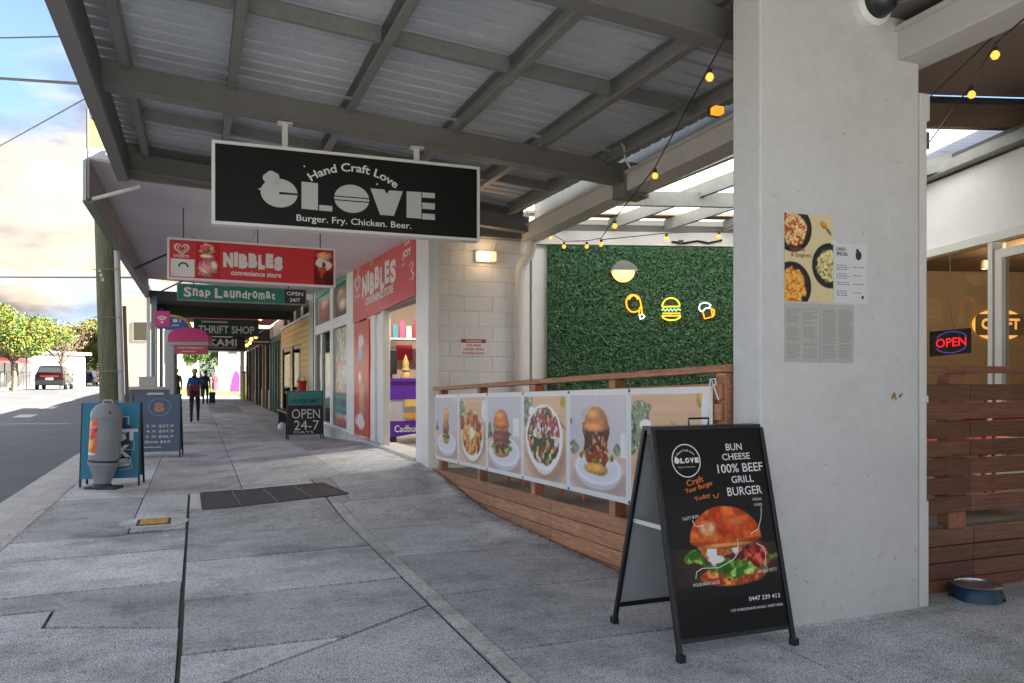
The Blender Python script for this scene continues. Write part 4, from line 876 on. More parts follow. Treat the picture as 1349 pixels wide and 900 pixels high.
mk('cord_loop', MB().tube([f(-.01, -.01, .01), f(.01, .03, .02), f(.045, .03, .015), f(.05, .0, .012), f(.02, -.012, .01)], .0045, 5).tube([f(-.005, -.01, .01), f(.005, -.1, .01)], .004, 5).tube([f(.01, .02, .012), f(.075, -.09, .012)], .004, 5), M['wtxt'], tie)

# ================================================================== SANDWICH BOARD
AX0, AX1 = 2.13, 2.80
ab = thing('sandwich_board', (2.46, 3.5, 0), 'black sandwich board with a big burger picture in front of the pillar', 'sandwich board')
ftop, fbot, btop, bbot = Vector((0, 3.475, 1.085)), Vector((0, 3.215, 0)), Vector((0, 3.54, 1.085)), Vector((0, 3.86, 0))
def axp(x, v): return (x, v.y, v.z)
for x in (AX0, AX1):
    mk('front_rail', MB().beam(axp(x, fbot), axp(x, ftop), .022, .028, up=(0, -1, .2)), M['bframe'], ab, bev=.003)
    mk('rear_rail', MB().beam(axp(x, bbot), axp(x, btop), .022, .028, up=(0, -1, .2)), M['bframe'], ab, bev=.003)
    for v in (fbot, bbot): mk('rubber_foot', B(x - .016, x + .016, v.y - .02, v.y + .02, 0, .035), M['black'], ab)
mk('top_rail', B(AX0 - .012, AX1 + .012, 3.463, 3.552, 1.078, 1.10), M['bframe'], ab, bev=.003)
ff = frame((AX0 + .011, fbot.y, fbot.z), (1, 0, 0), ftop - fbot); PW = AX1 - AX0 - .022; PL = (ftop - fbot).length
rfm = frame((AX1 - .011, bbot.y, bbot.z), (-1, 0, 0), btop - bbot)
mk('rear_panel', MB().prism([(0, .13), (PW, .13), (PW, PL - .01), (0, PL - .01)], rfm, -.004, .004), mat('back_panel_grey', (.42, .45, .46), .5, var=.04), ab)
mk('rear_bar', MB().prism([(0, .105), (PW, .105), (PW, .13), (0, .13)], rfm, -.012, .010), M['bframe'], ab)
mk('front_panel', MB().prism([(0, .10), (PW, .10), (PW, PL - .008), (0, PL - .008)], ff, -.006, .003), mat('poster_black', (.004, .004, .0045), .45, var=.2, scale=3, spec=.25), ab)
mk('front_bar', MB().prism([(0, .078), (PW, .078), (PW, .0995), (0, .0995)], ff, -.012, .006), M['bframe'], ab)
for x in (AX0 + .012, AX1 - .012):
    p = ff(0, .62); q = rfm(0, .62); mk('hinge_strap', MB().beam((x, p.y + .01, p.z), (x, q.y - .01, q.z), .004, .022), M['alu'], ab)
hx = (AX0 + AX1) / 2 - .03
mk('carry_handle', MB().tube([(hx - .06, 3.51, 1.10), (hx - .062, 3.51, 1.135), (hx + .062, 3.51, 1.135), (hx + .06, 3.51, 1.10)], .006, 6), M['bframe'], ab)
# printed poster on the front panel; origin at the lower left of the printed area
PB, PH = .10, PL - .108
fp_ = lambda a, b, c=0: ff(a, PB + b, .003 + c)
A = Art(PW * .985, PH * .50, 190, 160, (13, 13, 14)); A.k = PH * .5 / (PW * .985)
gm = np.clip(1 - np.hypot((A.U - .6) / .75, (A.V - .52) / .62), 0, 1); A.put(gm * .5, (34, 33, 32))
m = np.clip((.50 - A.V) * 40, 0, 1) * np.clip((A.V - .24 + .25 * np.abs(A.U - .62)) * 30, 0, 1) * np.clip(1.15 - np.abs(A.U - .55) * 1.5, 0, 1); A.put(m * .75, (104, 76, 52)); A.put(m * .3 * vn(A.U, A.V, 3, 30, 4), (50, 34, 24))
A.e(.56, .20, .31, .105, (222, 112, 32), .08, 2); A.e(.56, .16, .27, .06, (190, 80, 24), .2, 3, a_=.7); A.speck(A.e(.56, .2, .3, .1, (222, 112, 32), .08, 2, a_=0), [(240, 160, 80), (160, 60, 20)], 18, 3, .4)
m = A.e(.42, .335, .26, .085, (96, 150, 40), .8, 5, rot=-.25); A.speck(m, [(150, 200, 70), (50, 100, 20)], 18, 15, .5)
m = A.e(.74, .27, .24, .06, (120, 166, 60), .7, 6, rot=.25); A.speck(m, [(176, 214, 110), (60, 110, 30)], 18, 25, .5)
m = A.r(.30, .84, .34, .56, (112, 36, 34), 1, .08, 9); A.speck(m, [(170, 56, 50), (70, 18, 22), (200, 110, 60), (90, 24, 40)], 20, 12, .48)
m = A.e(.82, .38, .11, .12, (176, 44, 40), .5, 8, rot=-.6); A.speck(m, [(222, 100, 70), (120, 20, 26)], 22, 10, .45)
m = A.e(.44, .47, .20, .10, (214, 160, 60), .6, 19); A.speck(m, [(240, 214, 150), (236, 236, 230), (180, 100, 40)], 20, 18, .5)
for (x, y, rx, ry) in ((.385, .46, .045, .16), (.41, .36, .085, .035), (.60, .50, .035, .10), (.50, .52, .03, .06)): A.e(x, y, rx, ry, (236, 232, 228), .3, int(x * 90))
A.e(.53, .545, .335, .085, (186, 78, 26), .05, 6); m = A.e(.53, .545, .335, .33, (214, 84, 26), .02, 5, half=1); sh_ = np.clip((A.V - .53) / .36, 0, 1)
A.put(m * np.clip(.5 - sh_, 0, 1) * .8, (236, 160, 84)); A.put(m * np.clip(sh_ - .55, 0, 1) * 1.0, (176, 50, 14)); A.speck(m, [(232, 110, 40), (190, 60, 18)], 9, 30, .42); A.e(.37, .66, .075, .075, (248, 214, 180), .2, 4, a_=.9, soft=6); A.e(.55, .49, .27, .022, (226, 160, 90), .5, 7, a_=.8); A.speck(A.e(.53, .64, .27, .13, (0, 0, 0), a_=0) * .4, [(232, 120, 56), (176, 62, 22)], 24, 77, .36); A.e(.66, .72, .10, .05, (246, 150, 90), .3, 4, a_=.45, soft=8)
A.build('burger_picture', fp_, ab, .004, PH * .17, .0008)
lt_ = MB(); W_ = PW
for s, cu, cv, wd, ht in (('BUN', .72, .905, .155, .036), ('CHEESE', .73, .855, .27, .034), ('100% BEEF', .755, .795, .44, .046), ('GRILL', .76, .737, .215, .036), ('BURGER', .765, .677, .335, .044)):
    write(lt_, s, fp_, W_ * (cu - wd / 2), PH * cv - ht / 2, W_ * wd, ht, .01, rot=.01, c=.0022)
write(lt_, '0447 239 413', fp_, W_ * .655, PH * .135, W_ * .295, .022, .012, c=.0022); write(lt_, '1/75 HARDGRAVE ROAD, WEST END', fp_, W_ * .475, PH * .093, W_ * .49, .014, .01, c=.0022)
for s, a, b, wd, ht, r_ in (('TASTY BUN', .15, .548, .15, .016, .12), ('CHEDDAR', .825, .625, .09, .013, -.02), ('CHEESE', .835, .597, .08, .013, -.02), ('HOUSE MADE SAUCE', .17, .232, .24, .015, .02), ('100% BEEF PATTY', .77, .262, .19, .016, .04)): write(lt_, s, fp_, W_ * a, PH * b, W_ * wd, ht, .005, rot=r_, c=.0022)
for pts in (((.24, .55), (.25, .525), (.28, .515), (.34, .522)), ((.90, .59), (.885, .54), (.84, .48), (.76, .46)), ((.20, .27), (.215, .30), (.27, .315), (.42, .31), (.56, .34), (.62, .375), (.63, .44)), ((.80, .41), (.86, .39), (.875, .35), (.85, .30), (.87, .285))):
    stroke(lt_, [(W_ * a, PH * b) for a, b in pts], .004, fp_, .0024)
lc = (W_ * .255, PH * .845); stroke(lt_, ell(lc[0], lc[1], .083, .083, 30), .0055, fp_, .0022, True)
def arc2(x, y, wd):
    t = (x - wd / 2) / .062; return wd / 2 + (.062 + y) * math.sin(t), (.062 + y) * math.cos(t) - .062
write(lt_, 'Hand Craft Love', fp_, lc[0] - .055, lc[1] + .048, .11, .011, .01, c=.0022, warp=arc2); write(lt_, 'Burger. Fry. Chicken. Beer.', fp_, lc[0] - .05, lc[1] - .038, .10, .010, .0, c=.0022)
for i, s in enumerate('LOVE'): write(lt_, s, fp_, lc[0] - .036 + i * .029, lc[1] - .013, .025, .027, .07, c=.0022)
lt_.add([fp_(a, b, .0022) for a, b in ell(lc[0] - .055, lc[1] + .0005, .016, .015, 12)], [tuple(range(12))]); lt_.add([fp_(a, b, .0023) for a, b in ell(lc[0] - .060, lc[1] + .017, .007, .006, 8)], [tuple(range(8))])
mk('lettering', lt_, M['wtxt'], ab)
og = MB(); 
for s, a, b, wd, ht in (('Craft', .235, .715, .16, .030), ('Your Burger', .215, .672, .27, .032), ('Today', .29, .632, .15, .028)): write(og, s, fp_, W_ * a, PH * b, W_ * wd, ht, .012, rot=.22, c=.0022)
stroke(og, [(W_ * .46, PH * .668), (W_ * .475, PH * .652), (W_ * .50, PH * .652), (W_ * .51, PH * .675)], .005, fp_, .0022)
mk('orange_lettering', og, mat('orange_print', (.75, .18, .02), .5), ab)
# ---- dog bowl
bc = at(1291, 789, z=.0); bc = Vector((bc.x, bc.y + .02, 0))
bo = thing('dog_bowl', bc, 'navy and steel dog bowl on the paving by the right fence', 'pet bowl')
bm = MB().lathe([(.155, 0), (.150, .03), (.128, .085), (.124, .088)], bc, n=32)
bm.v = [(x, y, z + (.028 * max(0, math.cos(3 * (math.atan2(y - bc.y, x - bc.x) + 1.35)) - .55) / .45 if z < .01 else 0)) for x, y, z in bm.v]; bm.f = [f for f in bm.f if len(f) == 4]
mk('bowl_shell', bm, mat('navy_plastic', (.015, .05, .095), .35), bo, smooth=True)
mk('bowl_liner', MB().lathe([(.142, .083), (.145, .09), (.125, .092), (.112, .05), (.09, .035), (0, .033)], bc, n=32), mat('bright_steel', (.55, .56, .56), .25, .9, var=.1, scale=20), bo, smooth=True)

# ================================================================== SECOND AWNING AND THE CONVENIENCE STORE
XF = 2.75
def soz(x, y):                                       # underside of the flat soffit
    t = (x + 1.1) / 3.85; return (3.74 * (1 - t) + (3.24 + .024 * (y - 10)) * t)
a2 = thing('shop_awning', (.8, 15, 3.5), 'pale lilac flat soffit awning with brown fascia over the convenience store', 'awning')
g = MB(); ys = [9.80, 12.6, 15.4, 18.2, 21.2]
for i in range(4):
    for (x0, x1) in ((-1.1, .8), (.806, 2.74)):
        y0_, y1_ = ys[i] + .003, ys[i + 1] - .003
        mk('soffit_panel', MB().hexa([(x0, y0_, soz(x0, y0_)), (x1, y0_, soz(x1, y0_)), (x1, y1_, soz(x1, y1_)), (x0, y1_, soz(x0, y1_)), (x0, y0_, soz(x0, y0_) + .03), (x1, y0_, soz(x1, y0_) + .03), (x1, y1_, soz(x1, y1_) + .03), (x0, y1_, soz(x0, y1_) + .03)]), M['soffit'], a2)
fas = mat('brown_fascia', (.33, .29, .27), .7, var=.12, scale=2)
mk('fascia', B(-1.125, -1.10, 9.80, 15.5, 3.30, 3.82), fas, a2); mk('fascia', B(-1.125, -1.10, 15.51, 21.2, 3.30, 3.82), fas, a2)
mk('fascia_cover', B(-1.16, -1.128, 9.78, 21.25, 3.28, 3.84), mat('blue_grey_trim', (.42, .50, .54), .5), a2)
mk('fascia_lip', B(-1.165, -1.06, 9.80, 21.2, 3.262, 3.28), M['gpaint'], a2)
mk('awning_top', MB().hexa([(-1.1, 9.8, 3.83), (2.74, 9.8, 3.83), (2.74, 21.2, 3.83), (-1.1, 21.2, 3.83), (-1.1, 9.8, 3.86), (2.74, 9.8, 3.86), (2.74, 21.2, 3.86), (-1.1, 21.2, 3.86)]), M['gsheet'], a2)
mk('front_trim', MB().beam((-1.1, 9.79, 3.80), (2.72, 9.79, 3.50), .02, .10), M['soffit'], a2)
mk('brace_rod', MB().tube([(-1.08, 9.86, 3.31), (-.60, 9.9, 3.50)], .022, 8), M['white'], a2)
for (y, x) in ((15.8, -1.05), (21.1, -1.05)):
    mk('stay_rod', MB().tube([(x, y, 3.30), (x + .75, y - .3, soz(x + .75, y) - .002)], .018, 6), M['dark'], a2)
mk('post', B(-1.13, -1.05, 20.9, 20.98, 0, 3.27), M['white'], a2)
rp = thing('roof_panel', (-.9, 9.9, 3.9), 'small yellow panel with red top standing on the awning edge', 'panel')
mk('panel', B(-1.12, -.55, 9.95, 10.0, 3.87, 4.22), mat('faded_yellow', (.30, .29, .10), .7, var=.15, scale=5), rp); mk('panel_top', B(-1.08, -.55, 9.94, 10.01, 4.221, 4.36), mat('faded_red', (.50, .14, .10), .7), rp)
mk('panel_post', MB().tube([(-1.13, 9.93, 3.86), (-1.13, 9.93, 4.32)], .014, 6), M['dark'], rp)

ns = thing('convenience_store', (XF, 15, 0), 'white framed convenience store with open doorway and red fascia sign', 'shop')
def wb(y0, y1, z0, z1, x0=XF, x1=XF + .1): return B(x0, x1, y0, y1, z0, z1)
gf0 = lambda y: gz(2.75, y)
mk('corner_post', wb(9.70, 9.96, .15, 3.3, 2.70, 2.84), M['white'], ns, bev=.006)
mk('corner_post', wb(10.02, 10.46, .15, 3.3, 2.74, 2.84), M['white'], ns, bev=.006)
mk('threshold', wb(10.46, 21.3, -.1, .265, 2.70, 3.1), M['kerb'], ns)
mk('door_jamb', wb(12.62, 12.80, .266, 2.42, 2.76, 2.88), M['white'], ns, bev=.005)
mk('door_leaf', wb(12.83, 13.22, .27, 2.40, 2.80, 2.84), M['white'], ns, bev=.004)
mk('door_track', wb(12.56, 12.61, .266, 2.42, 2.77, 2.86), M['alu'], ns)
mk('door_jamb', wb(13.24, 13.58, .266, 2.42, 2.76, 2.88), M['white'], ns, bev=.005)
mk('door_head', wb(10.46, 13.58, 2.42, 2.56, 2.77, 2.95), M['gpaint'], ns)
mk('shopfront_post', wb(15.05, 15.85, .2, 3.6, 2.74, 2.86), M['white'], ns, bev=.006)
for (a_, b_) in ((17.55, 17.95), (20.35, 20.55)): mk('shopfront_post', wb(a_, b_, .1, 3.7, 2.74, 2.86), M['white'], ns, bev=.005)
mk('shopfront_post', wb(19.3, 19.55, .12, 2.38, 2.76, 2.86), M['white'], ns, bev=.005)
for (a_, b_) in ((15.85, 17.55), (17.95, 20.35)):
    mk('transom_rail', wb(a_, b_, 2.40, 2.62, 2.75, 2.86), M['white'], ns); mk('sill', wb(a_, b_, .1, .32, 2.74, 2.86), M['white'], ns); mk('window_head', wb(a_, b_, 3.30, 3.7, 2.76, 2.86), mat('teal_film', (.05, .28, .20), .5), ns)
    mk('glass_pane', wb(a_, b_, .32, 2.40, 2.80, 2.805), M['glass'], ns); mk('glass_pane', wb(a_, b_, 2.62, 3.30, 2.80, 2.805), M['glass'], ns)
mk('grey_pier', wb(20.56, 21.4, 0, 3.6, 2.72, 2.9), M['galv'], ns)
# inside the store
mk('store_floor', B(2.9, 7.2, 10.2, 20.3, .1, .26), mat('store_floor', (.30, .28, .25), .4), ns)
mk('store_ceiling', B(2.86, 7.2, 10.2, 20.3, 3.2, 3.3), M['white'], ns); cw = mat('cream_wall', (.52, .45, .34), .8)
mk('store_wall', B(7.2, 7.3, 10.2, 20.3, 0, 3.3), cw, ns); mk('store_wall', B(2.86, 7.2, 20.3, 20.35, 0, 3.3), cw, ns); mk('store_wall', B(2.86, 7.2, 10.19, 10.25, 0, 3.3), cw, ns)
mk('partition', B(2.9, 6.5, 14.6, 14.7, .26, 3.2), cw, ns)
mk('building_mass', B(2.95, 12, 10.25, 21, 3.34, 4.5), M['block'], ns)
sl_t = thing('strip_light', (3.8, 12.4, 3.18), 'lit strip light on the ceiling inside the store', 'ceiling light'); mk('light_body', B(3.2, 4.6, 12.4, 12.52, 3.15, 3.198), M['white'], sl_t); mk('light_tube', B(3.22, 4.58, 12.42, 12.5, 3.12, 3.149), emit('tube_glow', (1, .93, .8), 3), sl_t)
pl = bpy.data.lights.new('store_light', 'AREA'); pl.shape = 'RECTANGLE'; pl.size = 1.4; pl.size_y = .1; pl.energy = 14; pl.color = (1, .93, .82); po_ = bpy.data.objects.new('store_light', pl); COL.objects.link(po_); po_.location = (3.9, 12.46, 3.11)
# red fascia sign over the door
sy0, sy1 = 15.10, 10.47
def sgn(a, b, c=0):                                   # a 0..1 left to right, b 0..1 bottom to top
    y = sy0 + (sy1 - sy0) * a; zb_, zt2 = 2.36 + .10 * a, 3.42 - .03 * a
    return (2.735 - c, y, zb_ + (zt2 - zb_) * b)
fsn = thing('fascia_sign', (2.73, 12.8, 2.9), 'red NIBBLES convenience store fascia sign above the doorway', 'sign')
mk('sign_panel', MB().prism([(0, 0), (1, 0), (1, 1), (0, 1)], sgn, -.02, 0), M['red'], fsn)
def heart(fr, mb, a, b, s, asp):                       # outlined heart of two nested strokes
    for k in (1, .58):
        P = []
        for i in range(26):
            t = 2 * math.pi * i / 26; P.append((a + s * k * (16 * math.sin(t) ** 3) / 16 * asp, b + s * k * (13 * math.cos(t) - 5 * math.cos(2 * t) - 2 * math.cos(3 * t) - math.cos(4 * t)) / 15))
        n = len(P); I = [(a + (p - a) * .78, b + (q - b) * .78) for p, q in P]
        mb.add([fr(p, q, .002) for p, q in P + I], [(i, (i + 1) % n, n + (i + 1) % n, n + i) for i in range(n)])
mb = MB()
for i, ch in enumerate('NIBBLES'):
    wds = (.085, .035, .075, .08, .06, .065, .085); x_ = .20 + sum(wds[:i]) + .012 * i; j = (0, .04, -.02, .03, -.03, .02, -.02)[i]
    write(mb, ch, sgn, x_, .37 + j, wds[i], .36, .055, c=.002)
write(mb, 'CONVENIENCE STORE', sgn, .26, .20, .46, .13, .03, c=.002)
heart(sgn, mb, .10, .66, .15, .45); write(mb, 'STREETS', sgn, .055, .42, .10, .045, .03, c=.002)
write(mb, 'JOY', sgn, .845, .60, .11, .14, .05, rot=.0, c=.002); write(mb, 'of', sgn, .87, .80, .07, .07, .02, c=.002)
stroke(mb, [(.83, .52), (.88, .55)], .012, sgn, .002)
stroke(mb, [(.93, .46), (.955, .52), (.975, .46), (.95, .38), (.985, .32), (.965, .24), (.935, .26)], .012, sgn, .002)
mk('lettering', mb, M['wtxt'], fsn)
mb = MB()
for a, b, w_, h_ in ((.09, .80, .05, .18), (.35, .86, .055, .14)): mb.add([sgn(a, b - h_ * .2, .001), sgn(a + w_ * .55, b + h_ * .8, .001), sgn(a + w_, b + h_ * .9, .001), sgn(a + w_ * .6, b - h_ * .25, .001)], [(0, 1, 2, 3)])
mk('cone_print', mb, mat('cone_cream', (.66, .48, .22), .5), fsn)
# tall ice cream poster under it
pfr = lambda a, b, c=0: (2.74 - c, 15.02 - a, .30 + b)
ip = thing('tall_poster', pfr(.7, 1), 'tall red ice cream poster beside the store doorway', 'poster')
mk('poster_board', MB().prism([(0, 0), (1.4, 0), (1.4, 2.05), (0, 2.05)], pfr, -.02, 0), M['red'], ip)
A = Art(1.36, 2.0, 40, 90, (205, 60, 56)); A.put(.3 * vn(A.U, A.V, 2, 3, 3), (190, 40, 44)); A.e(.45, .72, .22, .10, (150, 165, 200), .5, 3); A.e(.5, .84, .2, .06, (225, 215, 225), .5, 4); m = A.e(.55, .28, .24, .24, (206, 130, 96), .3, 5, rot=.1); A.e(.45, .12, .3, .07, (235, 225, 225), .6, 6); A.e(.42, .5, .12, .06, (240, 200, 196), .5, 7)
A.build('poster_print', pfr, ip, .02, .02, .002)
# window posters
def wposter(y0, y1, z0, z1, base, ops, label, nm='window_poster'):
    f = lambda a, b, c=0: (2.79 - c, y0 - a, z0 + b); t = thing(nm, f(0, 0), label, 'poster')
    A = Art(y0 - y1, z1 - z0, 34, 60, base); ops(A); A.build('poster_sheet', f, t, 0, 0, .0); return t
def op1(A):
    for k in range(7): A.r(.0, 1, .04 + k * .13, .05 + k * .13, (60, 90, 90))
    A.speck(np.ones_like(A.U), [(225, 225, 215), (110, 160, 165), (214, 190, 160)], 8, 3, .42); A.r(0, 1, .18, .30, (20, 150, 170)); A.r(.1, .8, .2, .27, (10, 90, 110)); A.r(0, 1, .31, .33, (20, 30, 40)); A.r(0, 1, 0, .07, (214, 90, 96)); A.r(0, 1, .12, .17, (30, 120, 136)); A.r(0, 1, .62, .66, (220, 120, 110), .7)
wposter(17.5, 15.9, .34, 2.38, (150, 185, 178), op1, 'tall teal product display behind the window next to the red poster')
def op2(A): A.e(.5, .5, .5, .42, (150, 110, 84), .4, 3); A.e(.45, .68, .25, .18, (196, 120, 80), .3, 4); A.e(.6, .3, .3, .2, (214, 196, 164), .3, 6); A.r(0, .12, 0, 1, (60, 50, 44)); A.r(0, 1, .86, 1, (30, 110, 84))
wposter(17.5, 15.9, 2.66, 3.30, (110, 84, 64), op2, 'brown food picture in the high window next to the red poster')
def op3(A): A.e(.5, .42, .42, .44, (190, 110, 96), .4, 13); A.e(.5, .62, .3, .2, (214, 170, 150), .3, 5); A.r(0, 1, .84, 1, (40, 140, 110)); A.r(0, .1, 0, 1, (190, 190, 180))
wposter(20.2, 18.1, 2.66, 3.30, (120, 150, 120), op3, 'green and pink food picture in the furthest high store window')
# counter with chocolate display, shelf and till
ct = thing('display_counter', (3.4, 12, .26), 'purple and silver chocolate display counter just inside the doorway', 'counter')
ppl = mat('violet_panel', (.10, .02, .34), .35); slv = mat('silver_panel', (.45, .44, .50), .4)
cx0, cx1, cy = 2.95, 4.3, 13.5
mk('counter_top', B(cx0 - .02, cx1, cy - .52, cy, 1.28, 1.33), ppl, ct); mk('upper_band', B(cx0, cx1, cy - .5, cy - .01, .98, 1.279), ppl, ct); mk('middle_panel', B(cx0 + .01, cx1, cy - .49, cy - .02, .62, .979), slv, ct); mk('lower_band', B(cx0, cx1, cy - .5, cy - .01, .36, .619), ppl, ct); mk('plinth', B(cx0 + .05, cx1, cy - .45, cy - .05, .262, .359), M['dark'], ct)
mk('price_card', B(cx0 + .26, cx0 + .50, cy - .515, cy - .505, .86, .98), mat('yellow_card', (.7, .5, .12), .6), ct); mk('price_card', B(cx0 + .28, cx0 + .50, cy - .515, cy - .505, .66, .76), mat('orange_card', (.65, .30, .06), .6), ct)
cf = frame((cx0, cy - .502, 0), (1, 0, 0), up); mb = MB(); write(mb, 'Cadbury', cf, .09, .40, .46, .15, .01, c=.003); mk('lettering', mb, M['wtxt'], ct)
sf = thing('snack_shelf', (3.8, 13.9, 1.9), 'high shelf of bright snack packets inside the store', 'shelf'); mk('shelf_board', B(2.95, 5.2, 13.9, 14.3, 2.02, 2.05), M['white'], sf)
for k, (cn, c_, h_) in enumerate((('purple', (.12, .06, .35), .30), ('orange', (.55, .26, .08), .33), ('teal', (.06, .30, .38), .24), ('pink', (.55, .08, .22), .31), ('white', (.6, .6, .6), .22), ('dark red', (.35, .02, .03), .34))):
    x_ = 2.98 + k * .125; tag(mk('snack_packet', MB().hexa([(x_, 13.95, 2.05), (x_ + .10, 13.95, 2.05), (x_ + .10, 14.02, 2.05), (x_, 14.02, 2.05), (x_ + .005, 13.98, 2.05 + h_), (x_ + .095, 13.98, 2.05 + h_), (x_ + .095, 13.99, 2.05 + h_), (x_ + .005, 13.99, 2.05 + h_)]), mat('packet_' + cn, c_, .4), loc=(x_, 14, 2.05)), cn + ' snack packet standing on the high shelf inside the store', 'snack packet', 'snack packets on the high shelf')
mt = thing('monitor', (3.75, 12.6, 1.3), 'black till monitor seen from behind on the counter', 'monitor'); mk('screen', B(2.95, 3.17, 13.35, 13.39, 1.40, 1.82), M['black'], mt, bev=.01); mk('stand', B(3.03, 3.09, 13.36, 13.40, 1.33, 1.42), M['black'], mt)
pk = thing('golden_figure', (3.72, 11.8, 1.33), 'golden cone shaped stack standing on the purple counter', 'ornament'); mk('cone', MB().lathe([(.09, 0), (.09, .04), (.06, .1), (.075, .14), (.05, .2), (.06, .26), (.03, .34), (.0, .40)], (3.28, 13.2, 1.33), n=14), mat('gold_paint', (.55, .38, .12), .4, .2, var=.3, scale=30), pk, smooth=True)
rc = thing('wall_card', (4.1, 14.55, 1.8), 'small red card on the inner wall under the snack shelf', 'card'); mk('card', B(3.45, 3.75, 14.57, 14.59, 1.66, 1.95), M['red'], rc)

# ---- hanging signs
def hang_sign(name, y, px0, px1, zt0, zb0, face, label, depth=.10, frm=M['white'], droop=0.0, fw_=.028):
    x0 = at(px0, 400, y=y).x; x1 = at(px1, 400, y=y).x
    fr = lambda a, b, c=0: (x0 + a, y - c, zb0 + b - droop * a)
    t = thing(name, ((x0 + x1) / 2, y, zb0), label, 'sign'); Wd, Hd = x1 - x0, zt0 - zb0
    mk('sign_box', MB().prism([(0, 0), (Wd, 0), (Wd, Hd), (0, Hd)], fr, -depth, -.006), frm, t)
    mk('sign_face', MB().prism([(fw_, fw_), (Wd - fw_, fw_), (Wd - fw_, Hd - fw_), (fw_, Hd - fw_)], fr, -.0055, .0), face, t)
    return t, fr, Wd, Hd
t, fr, Wd, Hd = hang_sign('hanging_sign', 11.5, 220, 442, 3.21, 2.655, M['red'], 'red hanging NIBBLES convenience store sign with ice cream pictures', droop=.012)
A = Art(.30, Hd - .06, 40, 70, (206, 30, 44)); A.e(.45, .78, .32, .16, (226, 200, 130), .5, 3); A.e(.40, .80, .2, .1, (200, 90, 120), .5, 4); A.e(.55, .48, .34, .2, (196, 90, 130), .5, 5); A.e(.45, .60, .3, .06, (240, 224, 170), .5, 8); A.e(.45, .25, .38, .2, (228, 150, 150), .6, 6); A.e(.75, .35, .15, .14, (240, 214, 190), .4, 9); A.e(.3, .2, .25, .05, (240, 220, 180), .5, 12, rot=-.7)
A.build('ice_cream_print', fr, t, .36, .03, .002)
A = Art(.27, Hd - .06, 40, 70, (120, 22, 26)); A.put(np.clip(A.V * 1.4 - .4, 0, 1), (190, 40, 46)); A.e(.5, .80, .40, .14, (216, 170, 120), .6, 3); A.e(.35, .62, .28, .13, (242, 236, 226), .3, 4); A.e(.68, .56, .24, .13, (240, 232, 222), .3, 5); A.e(.5, .57, .08, .08, (90, 40, 30), .5, 8)
m = np.clip((.50 - A.V) * 60, 0, 1) * np.clip((A.V - .08 - 1.7 * np.abs(A.U - .42)) * 30, 0, 1); A.put(m, (214, 116, 56)); A.speck(m, [(180, 80, 36)], 24, 5, .5); A.e(.7, .2, .3, .12, (70, 26, 22), .8, 15, a_=.8)
A.build('cone_print', fr, t, Wd - .30, .03, .002)
mb = MB()
wds = (.13, .05, .115, .115, .09, .10, .115)
for i, ch in enumerate('NIBBLES'):
    j = (.0, .015, -.005, .01, -.005, .02, -.01)[i]; write(mb, ch, fr, .70 + sum(wds[:i]) + .011 * i, .20 + j, wds[i], .20, .09, c=.002)
write(mb, 'convenience store', fr, .80, .095, .66, .07, .03, c=.002); heart(lambda a, b, c=0: fr(a, b, c), mb, .18, .41, .085, 1.15); write(mb, 'STREETS', fr, .08, .295, .19, .035, .03, c=.002)
mb.add([fr(a, b, .0015) for a, b in ((.045, .04), (.34, .04), (.34, .275), (.045, .275))], [(0, 1, 2, 3)]); mk('lettering', mb, M['wtxt'], t)
mb = MB(); stroke(mb, [(.14, .17), (.16, .21), (.20, .225), (.24, .21), (.26, .17)], .022, fr, .003); lines(mb, .055, .12, .05, .075, 1, .014, fr, seed=8); mk('small_print', mb, ink, t)
for a in (.2, 1.15, 2.0): mk('hook', MB().tube([(fr(a, Hd)[0], 11.54, fr(a, Hd)[2]), (fr(a, Hd)[0], 11.54, soz(fr(a, Hd)[0], 11.5))], .008, 5), M['dark'], t)
t, fr, Wd, Hd = hang_sign('hanging_sign', 13.9, 233, 404, 2.865, 2.59, M['green'], 'green Snap Laundromat hanging sign with black OPEN 24/7 end', frm=M['galv'], droop=.008, fw_=.02)
mb = MB(); x_ = .10
for i, ch in enumerate('Snap Laundromat'):
    if ch == ' ': x_ += .05; continue
    up_ = ch.isupper(); h_ = .16 if up_ else (.125 if i % 2 else .11); w_ = (.12 if up_ else .078) * (1.25 if ch == 'm' else .7 if ch in 'tr' else 1); b_ = .06 + (.0, .02, .01, .025, .015)[i % 5] - (.0 if ch != 'p' else .03)
    write(mb, ch, fr, x_, b_, w_, h_, .035, c=.002); x_ += w_ + .017
mk('lettering', mb, M['wtxt'], t); print('snap', x_, Wd)
mk('end_panel', MB().prism([(Wd - .36, .021), (Wd - .021, .021), (Wd - .021, Hd - .021), (Wd - .36, Hd - .021)], fr, .0003, .001), M['black'], t)
mb = MB(); write(mb, 'OPEN', fr, Wd - .33, .155, .27, .065, .02, c=.003); write(mb, '24/7', fr, Wd - .28, .05, .17, .065, .02, c=.003); mk('small_lettering', mb, M['wtxt'], t)
for a in (.25, Wd - .3): mk('hanger', MB().tube([(fr(a, Hd)[0], 13.94, fr(a, Hd)[2]), (fr(a, Hd)[0], 13.94, soz(fr(a, Hd)[0], 13.9))], .01, 5), M['dark'], t)
yT = 24.4; t, fr, Wd, Hd = hang_sign('hanging_sign', yT, 255, 341, at(300, 421, y=yT).z, at(300, 443, y=yT).z, mat('bottle_green', (.02, .07, .05), .5), 'dark green THRIFT SHOP hanging sign above the black one', frm=mat('bottle_green_frame', (.015, .05, .035), .5), fw_=.02)
mb = MB(); write(mb, 'THRIFT SHOP', fr, Wd * .07, Hd * .16, Wd * .86, Hd * .46, .02, c=.002); lines(mb, Wd * .12, Wd * .62, Hd * .72, Hd * .86, 1, Hd * .10, fr, seed=12); mk('lettering', mb, M['wtxt'], t)
